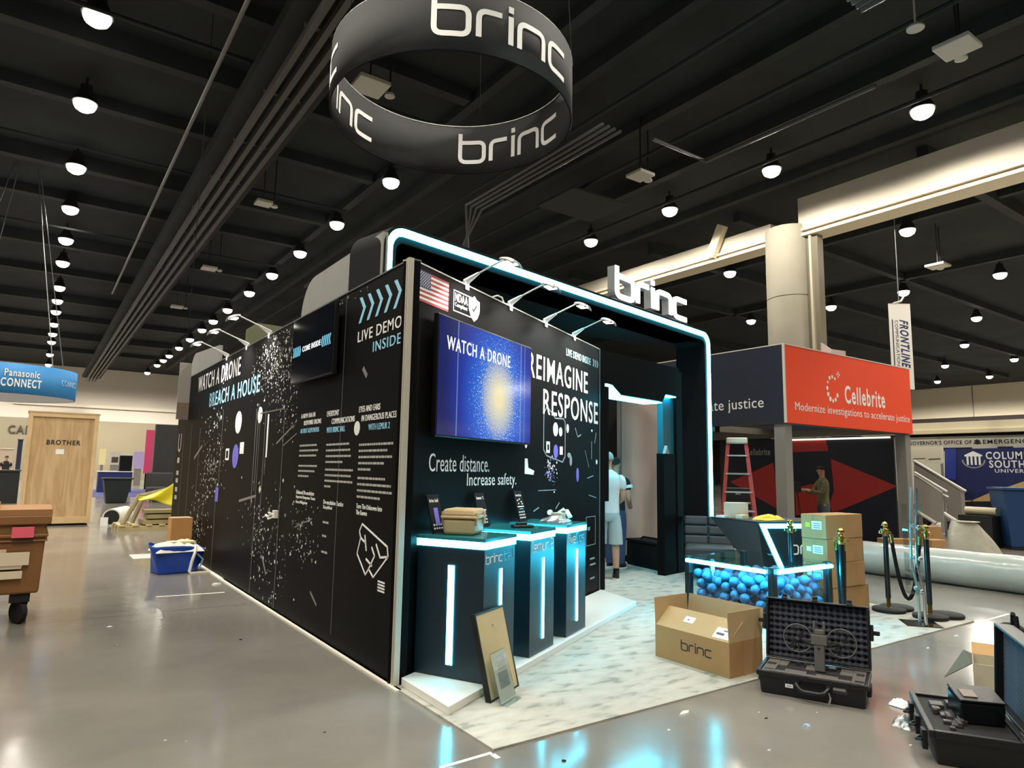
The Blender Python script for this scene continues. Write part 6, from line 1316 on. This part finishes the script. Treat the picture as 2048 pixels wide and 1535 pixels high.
MB().surf(yw, 22, 12).build('yellow_wrap', mat('yellow_wrap', (224, 210, 40), 0.35, bump=0.4, bscale=10), pt, smooth='all', solid=0.01)
MB().surf(lambda u, v: V((1.05+0.3*u, -0.02-0.03*v, 0.5-0.3*v-0.1*u*v)), 8, 8).build('hanging_wrap', MATS['yellow_wrap'], pt, smooth='all', solid=0.01)
wrr = thing('white_roll', 'white plastic roll lying on the aisle floor beside the pallet', 'roll', (1.62, 19.0, 0), RAD(-18)); MB().tube([(0, 0, 0.2), (0, 1.3, 0.2)], 0.2, 20).build('roll', mat('roll_white', (222, 218, 208), 0.4), wrr, smooth=True); co_ = MB().lathe([(0.02, 0), (0.17, 0), (0.17, 0.004)], (0, 0, 0), 18).build('core', M_RUB, wrr); co_.rotation_euler = (pi/2, 0, 0); co_.location = (0, -0.001, 0.2); bx('tag', -0.22, -0.06, -0.05, -0.012, 0.0, 0.2, M_WHITE, wrr)
# dark bin, tall dark panel, pink panel, blue table, displays, cafe front
g = G(232, 1006); t = thing('planter_bin', 'large dark open bin on the carpet aisle far left of the long wall', 'bin', (g.x, g.y, 0), 0); MB().frustum((-0.32, 0.32, 0, 0.7), (-0.46, 0.46, -0.1, 0.8), 0, 0.88).build('body', mat('bin_dark', (18, 30, 30), 0.5), t, bevel=0.03); bx('rim', -0.5, 0.5, -0.13, 0.83, 0.88, 0.93, mat('bin_dark', (18, 30, 30), 0.5), t)
tag(bx('aisle_carpet', 1.6, 8, 34.5, 44, 0, 0.008, mat('blue_aisle_carpet', (58, 60, 112), 0.9)), 'strip of blue carpet at a far stand', 'carpet')
g = G(300, 1002); t = thing('partition_panel', 'tall black partition panel beyond the end of the long wall', 'partition', (g.x, g.y, 0), RAD(-6), kind='thing'); bx('panel', 0, 2.6, 0, 0.12, 0, 3.05, mat('partition_black', (38, 38, 38), 0.7), t); bx('edge', -0.03, 0, 0, 0.12, 0, 3.05, M_TRIMDK, t)
g = P(290, 900, (0, 44), (1, 0)); t = thing('pink_panel', 'magenta pink banner panel behind the tall black partition', 'banner', (g.x, 44, 0), 0, kind='thing'); bx('sheet', 0, 0.8, 0, 0.06, 0.9, 3.4, mat('magenta', (200, 62, 104), 0.6), t); bx('stand', 0.1, 0.7, -0.02, 0.08, 0, 0.9, M_BLACK2, t)
g = G(228, 984); t = thing('draped_table', 'blue draped table with white top in the far left stand', 'table', (g.x, g.y, 0), 0); bx('drape', -0.75, 0.75, 0, 0.7, 0, 1.02, mat('table_navy', (36, 40, 96), 0.8), t, 0.02); bx('top', -0.78, 0.78, -0.03, 0.73, 1.02, 1.06, M_WHITE, t)
tag(bx('cabinet', -0.3, 0.25, 0, 0.5, 0, 0.8, M_BLACK2, None, 0.01, loc=(g.x+0.45, g.y+0.05, 1.06)), 'black cabinet on the far draped table', 'cabinet')
for px, py, wpx, hpx, colr, l, nm in ((205, 913, 16, 32, (232, 224, 168), 'pale yellow lit panel in the far left stand', 'light_box'), (230, 916, 26, 26, (196, 190, 180), 'framed poster in the far left stand', 'poster'), (277, 920, 24, 34, (176, 160, 208), 'violet tinted display board in the far left stand', 'display_board')):
    Yp = 52; a = P(px-wpx/2, py+hpx/2, (0, Yp), (1, 0)); b = P(px+wpx/2, py-hpx/2, (0, Yp), (1, 0)); t = thing(nm, l, 'board', (a.x, Yp, 0), 0, kind='thing'); bx('face', 0, b.x-a.x, 0, 0.08, a.z, b.z, mat(nm+'_face', colr, 0.6), t); bx('leg', 0.1, b.x-a.x-0.1, 0.02, 0.08, 0, a.z, M_STEEL, t)
    if nm == 'poster': bx('picture', 0.15, b.x-a.x-0.15, -0.01, 0, a.z+0.15, b.z-0.35, mat('poster_dark', (70, 56, 50), 0.6), t)
for px, l in ((258, 'black armchair left of the tall partition'), ):
    g = G(288, 1000); t = thing('lounge_chair', 'dark lounge chair in front of the tall partition', 'chair', (g.x+0.35, g.y-1.7, 0), 0.2); bx('seat', -0.45, 0.55, -0.3, 0.4, 0.35, 0.6, M_LEA, t, 0.06); bx('backrest', -0.45, 0.55, 0.3, 0.45, 0.5, 1.15, M_LEA, t, 0.06); 
    for x in (-0.4, 0.5):
        for y in (-0.25, 0.35): MB().tube([(x, y, 0.36), (x, y, 0)], 0.02, 6).build('leg', M_CHROME, t)
# cafe front on the far wall
Yc = 72.86
def cp_(px, py): q = P(px, py, (0, Yc), (1, 0)); return q
cfl = thing('wall_lettering', 'dark raised CAFE letters on the far left wall', 'lettering', (cp_(15, 867).x, Yc, 0), 0, kind='thing')
text('letters', 'CAFE', 0, cp_(72, 867).x-cp_(15, 867).x, cp_(15, 866).z, cp_(15, 849).z, 0.05, mat('cafe_letters', (70, 64, 58), 0.5), cfl, bold=0.02, t=0.1)
for px0, px1, y0_, y1_, Yq, colr, l, nm in ((-60, 40, 988, 942, 30, (22, 26, 26), 'long dark service counter at the far left', 'service_counter'), (29, 46, 948, 880, 40, (26, 34, 64), 'tall dark blue kiosk beside the plywood crate', 'kiosk'), (-10, 27, 940, 898, 45, (188, 172, 148), 'pale framed notice wall behind the seated visitor', 'notice_wall')):
    a = P(px0, y0_, (0, Yq), (1, 0)); b = P(px1, y1_, (0, Yq), (1, 0)); t = thing(nm, l, 'counter' if 'counter' in nm else 'booth', (a.x, Yq, 0), 0, kind='thing'); bx('body', 0, b.x-a.x, 0, 0.5, 0, b.z, mat(nm+'_mat', colr, 0.6), t)
    bx('top', -0.03, b.x-a.x+0.03, -0.04, 0.54, b.z, b.z+0.05, mat(nm+'_top', tuple(min(255, c_+40) for c_ in colr), 0.4), t)
a = P(93, 806, (0, Yc), (1, 0)); b = P(125, 789, (0, Yc), (1, 0)); t = thing('section_sign', 'small dark section sign with an orange figure under the blue ring banner', 'sign', (a.x, Yc-0.1, a.z), 0, kind='thing'); bx('board', 0, b.x-a.x, 0, 0.1, 0, b.z-a.z+0.3, M_BLACK2, t); text('figure', '0', (b.x-a.x)*0.36, (b.x-a.x)*0.64, 0.12, 0.75, 0, mat('orange_print', (226, 190, 120), 0.5), t, bold=0.03, t=0.02)
# blue ring banner
rcx = P(8, 760, (0, 24), (1, 0)); Rb = abs(P(154, 760, (0, 24), (1, 0)).x-rcx.x); zb0 = P(60, 788, (0, 24-Rb), (1, 0)).z; zt0 = P(60, 728, (0, 24-Rb), (1, 0)).z
bl = thing('ring_banner', 'blue round hanging banner with white company lettering at far left', 'banner', (rcx.x, 24, zb0), 0, kind='thing')
MB().surf(lambda u, v: V((Rb*cos(2*pi*u), Rb*sin(2*pi*u), v*(zt0-zb0))), 64, 3, 0, True).build('drum', mat('ring_blue', (48, 132, 196), 0.6), bl, smooth='all', solid=0.02)
MB().lathe([(0.01, 0.004), (Rb-0.02, 0.004), (Rb-0.02, 0.012)], n=64).build('underside', mat('ring_under', (206, 206, 220), 0.6), bl)
def cyl_text(s, th0, th1, z0, z1, m, bold):
    vs, fs, asp = text_mesh(s, bold); r = Rb+0.03; b = MB(); b.add([V(((r-0.02*q[2])*cos(th0+(th1-th0)*q[0]), (r-0.02*q[2])*sin(th0+(th1-th0)*q[0]), z0+(z1-z0)*q[1])) for q in vs], fs); return b.build('lettering', m, bl)
hh = zt0-zb0
cyl_text('Panasonic', RAD(-88), RAD(-62), hh*0.56, hh*0.80, W_, 0.02); cyl_text('CONNECT', RAD(-90), RAD(-60), hh*0.22, hh*0.50, W_, 0.02)
cyl_text('CONNECT', RAD(-40), RAD(-14), hh*0.42, hh*0.62, mat('ring_pale_print', (150, 190, 224), 0.6), 0.0)
for a in (0.6, 2.2, 3.8, 5.4): MB().tube([(Rb*cos(a), Rb*sin(a), hh), (0.4*cos(a), 0.4*sin(a), ZC-zb0)], 0.015, 5).build('cable', M_TRIMDK, bl)
# ================================================================== PEOPLE
def skin(name, pts, edges, m, parent, sub=2, root=0):
    """one continuous surface grown on a joint skeleton: pts = [(x,y,z,rx,ry)]"""
    me = bpy.data.meshes.new(name); me.from_pydata([p[:3] for p in pts], edges, [])
    o = bpy.data.objects.new(name, me); COL.objects.link(o)
    md = o.modifiers.new('skin', 'SKIN'); md.use_smooth_shade = True
    for i, p in enumerate(pts):
        sv = me.skin_vertices[0].data[i]; sv.radius = (p[3], p[4] if len(p) > 4 else p[3]); sv.use_root = (i == root)
    s2 = o.modifiers.new('sub', 'SUBSURF'); s2.levels = sub; s2.render_levels = sub
    dg = bpy.context.evaluated_depsgraph_get(); nm = bpy.data.meshes.new_from_object(o.evaluated_get(dg))
    bpy.data.objects.remove(o); bpy.data.meshes.remove(me)
    nm.materials.clear(); nm.materials.append(m)
    for p in nm.polygons: p.use_smooth = True
    r = bpy.data.objects.new(name, nm); COL.objects.link(r); r.parent = parent; return r
def chain(P_, pts): # append list, returns edges
    s = len(P_); P_ += pts; return [(s+i, s+i+1) for i in range(len(pts)-1)]
def person(label, loc, rz, H, arms, clothes, pose_leg=((0.0, 0.0), (0.0, 0.0)), shorts=False, hair=(70, 60, 52), skin_m=None, head_pitch=0.0, short_sleeve=True, bald=False):
    """local frame: faces -y, z up. arms: per side list of (shoulder->elbow->wrist->tip) points at H=1.75"""
    t = thing('person', label, 'person', loc, rz); k = H/1.75; sm = skin_m or M_SKIN
    def sc(p): return tuple([q*k for q in p])
    hy = -0.02-0.06*head_pitch
    pts = [(0, 0, 0.95, 0.135, 0.10), (0, 0.0, 1.08, 0.125, 0.09), (0, 0.01, 1.22, 0.14, 0.10), (0, 0.01, 1.36, 0.145, 0.10), (0, 0.0, 1.45, 0.075, 0.065), (0, -0.005, 1.50, 0.052), (0, hy, 1.57, 0.062, 0.075), (0, hy-0.005, 1.645, 0.074, 0.09), (0, hy, 1.71, 0.055, 0.065)]
    ed = [(i, i+1) for i in range(len(pts)-1)]
    for s_, (dy, lift) in zip((-1, 1), pose_leg):
        n = len(pts); pts += [(s_*0.095, 0, 0.86, 0.088), (s_*0.10, dy*0.5-0.01, 0.50, 0.06), (s_*0.10, dy*0.8+0.015, 0.32, 0.055), (s_*0.10, dy+0.01, 0.09, 0.036), (s_*0.105, dy-0.04, 0.045, 0.04, 0.035), (s_*0.115, dy-0.15, 0.032, 0.036, 0.026)]
        ed += [(0, n)]+[(n+i, n+i+1) for i in range(5)]
    for s_, a in zip((-1, 1), arms):
        n = len(pts); rr__ = [0.052, 0.046, 0.037, 0.026, 0.03]
        pts += [(*q, r_) for q, r_ in zip(a, rr__)]; ed += [(3, n)]+[(n+i, n+i+1) for i in range(len(a)-1)]
        # five separate fingers rooted in the palm
        w_ = V(a[-2]); d_ = (V(a[-1])-w_).normalized(); sd = d_.cross(V((0, 0, 1))); sd.normalize(); m = len(pts)-1
        tip = V(a[-1])
        for f in range(4):
            o_ = sd*(f-1.5)*0.019; ln = (0.062, 0.072, 0.068, 0.052)[f]; q = len(pts)
            p1 = tip+o_+d_*0.02; p2 = p1+d_*ln*0.55+V((0, 0, -0.006)); p3 = p2+(d_*0.8+V((0, 0, -0.6)))*ln*0.45
            pts += [(*p1, 0.0092), (*p2, 0.0085), (*p3, 0.007)]; ed += [(m, q), (q, q+1), (q+1, q+2)]
        q = len(pts); p1 = w_.lerp(tip, 0.45)+sd*-s_*0.03; p2 = p1+d_*0.035+sd*-s_*0.015; pts += [(*p1, 0.011), (*p2, 0.009)]; ed += [(m, q), (q, q+1)]
    P2 = [tuple(c*k for c in p) for p in pts]
    body = skin('body', P2, ed, sm, t)
    # clothing follows the body: lofted torso, sleeves and legs
    def loft(b, rings, n=24, cap0=False, cap1=False):
        vs = []; fs = []
        for cx, cy, cz, rx, ry in rings: vs += [(k*(cx+rx*cos(2*pi*q/n)), k*(cy+ry*sin(2*pi*q/n)), k*cz) for q in range(n)]
        for i_ in range(len(rings)-1): fs += [(i_*n+q, i_*n+(q+1) % n, (i_+1)*n+(q+1) % n, (i_+1)*n+q) for q in range(n)]
        if cap0: fs.append(tuple(range(n))[::-1])
        if cap1: fs.append(tuple((len(rings)-1)*n+q for q in range(n)))
        b.add(vs, fs)
    sb_ = MB(); loft(sb_, [(0, 0, 0.885, 0.162, 0.128), (0, 0, 0.95, 0.163, 0.126), (0, 0.0, 1.06, 0.152, 0.114), (0, 0.01, 1.20, 0.165, 0.118), (0, 0.012, 1.32, 0.178, 0.118), (0, 0.01, 1.40, 0.176, 0.105), (0, 0.005, 1.44, 0.14, 0.088), (0, 0.0, 1.475, 0.075, 0.068), (0, 0.0, 1.49, 0.066, 0.064)])
    for a in arms:
        p0, p1, p2 = V(a[0]), V(a[1]), V(a[2]); end = p0.lerp(p1, 0.62) if short_sleeve else p2.lerp(p1, 0.06)
        path = [p0.lerp(V((0, 0.01, 1.385)), 0.28), p0, p0.lerp(p1, 0.3), p0.lerp(p1, 0.6)] + ([] if short_sleeve else [p1, p1.lerp(p2, 0.5), end]); rad = [0.066, 0.07, 0.064, 0.062]+([] if short_sleeve else [0.055, 0.049, 0.042])
        sb_.tube([q*k for q in path], [r_*k for r_ in rad], 16)
    sb_.build('shirt', clothes['top'], t, smooth='all', sub=1)
    tb_ = MB(); loft(tb_, [(0, 0, 0.99, 0.145, 0.11), (0, 0, 0.93, 0.158, 0.122), (0, 0.005, 0.86, 0.168, 0.13), (0, 0.005, 0.80, 0.165, 0.125), (0, 0.005, 0.765, 0.12, 0.09)], cap0=True, cap1=True)
    for s_, (dy, lift) in zip((-1, 1), pose_leg):
        if shorts: loft(tb_, [(s_*0.085, 0, 0.86, 0.085, 0.115), (s_*0.092, dy*0.2, 0.74, 0.096, 0.108), (s_*0.10, dy*0.4, 0.60, 0.098, 0.102), (s_*0.103, dy*0.5-0.005, 0.47, 0.10, 0.102)])
        else: loft(tb_, [(s_*0.085, 0, 0.86, 0.085, 0.115), (s_*0.092, dy*0.2, 0.74, 0.092, 0.1), (s_*0.10, dy*0.5-0.01, 0.50, 0.076, 0.078), (s_*0.10, dy*0.8+0.015, 0.32, 0.07, 0.075), (s_*0.10, dy+0.008, 0.075, 0.058, 0.066)])
    tb_.build('shorts' if shorts else 'trousers', clothes['legs'], t, smooth='all', sub=1)
    for s_, (dy, lift) in zip((-1, 1), pose_leg):
        x = s_*0.108*k
        sh_ = MB().surf(lambda u, v: V((x+0.048*k*cos(2*pi*u)*(1-0.25*v), (dy-0.055)*k+0.135*k*sin(2*pi*u)*(1-0.30*v)+0.03*k*v, 0.0+0.085*k*v*(1+0.5*max(0, sin(2*pi*u))*v))), 18, 6, 0, True).build('shoe', clothes['shoe'], t, smooth='all')
        c_ = MB().lathe([(0.001, 0), (0.05*k, 0), (0.05*k, 0.018*k), (0.001, 0.018*k)], (0, 0, 0), 16).build('sole', M_WHITE, sh_); c_.scale = (1.02, 2.75, 1); c_.location = (x, (dy-0.055)*k, 0)
        if shorts: MB().lathe([(0.043*k, 0.07*k), (0.041*k, 0.14*k), (0.043*k, 0.15*k)], (x*0.95, (dy+0.01)*k, 0), 14).build('sock', M_BLACK2, t, smooth=True)
    # face and hair
    hc = V((0, (hy-0.005)*k, 1.645*k))
    MB().ball(hc+V((0, -0.088*k, -0.012*k)), 0.014*k, 8, 0, (0.8, 1.2, 1.6)).build('nose', sm, t, smooth='all')
    for s_ in (-1, 1):
        MB().ball(hc+V((s_*0.031*k, -0.072*k, 0.012*k)), 0.012*k, 8).build('eye', mat('eye', (40, 34, 30), 0.3), t, smooth='all')
        MB().ball(hc+V((s_*0.076*k, 0.01*k, -0.005*k)), 0.022*k, 8, 0, (0.4, 0.8, 1.3)).build('ear', sm, t, smooth='all')
    MB().ball(hc+V((0, -0.078*k, -0.05*k)), 0.02*k, 8, 0, (1.2, 0.4, 0.3)).build('mouth', mat('lips', (150, 92, 84), 0.5), t, smooth='all')
    hm = mat('hair_%d_%d' % (hair[0], hair[2]), hair, 0.85)
    MB().surf(lambda u, v: hc+V((0.083*k*cos(2*pi*u)*cos(v*pi/2), (0.1*sin(2*pi*u)*cos(v*pi/2)+0.008)*k, ((-0.035*max(0, sin(2*pi*u))+0.028*max(0, -sin(2*pi*u))+0.018)*(1-v)+0.098*sin(v*pi/2))*k)), 22, 8, 0, True).build('hair', hm, t, smooth='all')
    return t
M_WSH = mat('white_tshirt', (226, 228, 226), 0.8); M_SHORT = mat('pale_grey_shorts', (178, 188, 188), 0.85); M_JEAN = mat('blue_jeans', (58, 72, 104), 0.85); M_BTS = mat('black_tshirt', (26, 26, 28), 0.85)
M_SHOE = mat('black_trainers', (20, 20, 22), 0.7)
armf = lambda s_: [(s_*0.19, 0.0, 1.37), (s_*0.22, -0.02, 1.10), (s_*0.17, -0.22, 1.02), (s_*0.14, -0.29, 1.02)]
away = math.atan2(0.81, 0.57)   # heading away from the camera
g = G(1216, 1158)
person('person in white t-shirt and pale grey shorts, back turned, standing in the doorway', (g.x, g.y, 0.0125), away+RAD(92), 1.78, [armf(-1), armf(1)], dict(top=M_WSH, legs=M_SHORT, shoe=M_SHOE), ((0.05, 0), (-0.06, 0)), True, (150, 134, 120))
g = G(1231, 1136); armd = lambda s_: [(s_*0.19, 0.0, 1.37), (s_*0.235, 0.03, 1.10), (s_*0.20, -0.14, 0.94), (s_*0.17, -0.22, 0.95)]
p2 = person('person in black t-shirt with white sleeve band and jeans, standing past the white shirt', (g.x, g.y, 0.0125), away+RAD(60), 1.72, [armd(-1), armd(1)], dict(top=M_BTS, legs=M_JEAN, shoe=M_SHOE), hair=(40, 34, 30))
MB().tube([(-0.205, 0.0, 1.28), (-0.215, 0.0, 1.235)], 0.074, 12).build('sleeve_band', M_WHITE, [c for c in p2.children if c.name.startswith('shirt')][0], smooth=True)
# person inside the red neighbouring stand, side on, holding a black device up
g = G(1650, 1088); left = math.atan2(0.575, -0.82)
arm3 = lambda s_: [(s_*0.19, 0.0, 1.37), (s_*0.20, -0.14, 1.13), (s_*0.13, -0.40, 1.20), (s_*0.11, -0.47, 1.21)]
p3 = person('person in olive long-sleeved shirt and grey jeans holding a black device in the red stand', (g.x, g.y, 0), left+pi/2, 1.70, [arm3(-1), arm3(1)], dict(top=mat('olive_shirt', (104, 98, 70), 0.85, var=0.15, scale=12), legs=mat('grey_jeans', (74, 82, 92), 0.85), shoe=M_SHOE), hair=(34, 28, 26), short_sleeve=False)
Mp = Matrix.Translation(p3.location) @ Matrix.Rotation(p3.rotation_euler[2], 4, 'Z')
dv = thing('camera_rig', 'black camera rig with a white card held by the olive-shirted person', 'camera', Mp @ V((0.0, -0.62, 1.13)), p3.rotation_euler[2])
MB().box(-0.12, 0.12, -0.12, 0.10, -0.02, 0.20).tube([(0, -0.05, 0.2), (0, -0.12, 0.36)], 0.02, 8).build('body', M_BPLAST, dv, bevel=0.03); MB().box(-0.006, 0.006, -0.22, -0.02, 0.24, 0.52).build('white_card', M_WHITE, dv)
MB().tube([(0.05, -0.1, 0.0), (0.04, -0.16, -0.5), (0.0, -0.1, -1.1)], 0.012, 6).tube([(-0.05, -0.1, 0.0), (-0.2, -0.2, -1.11)], 0.012, 6).tube([(0.0, 0.05, 0.0), (0.1, 0.15, -1.11)], 0.012, 6).build('tripod', M_RUB, dv)
# visitor far away at the cafe counter
q = P(15, 900, (0, 43), (1, 0))
person('distant person in dark clothes standing by the pale notice wall at far left', (q.x, 43, 0), RAD(10), 1.75, [armd(-1), armd(1)], dict(top=M_BTS, legs=mat('dark_trousers', (40, 36, 34), 0.9), shoe=M_SHOE), hair=(30, 26, 24))
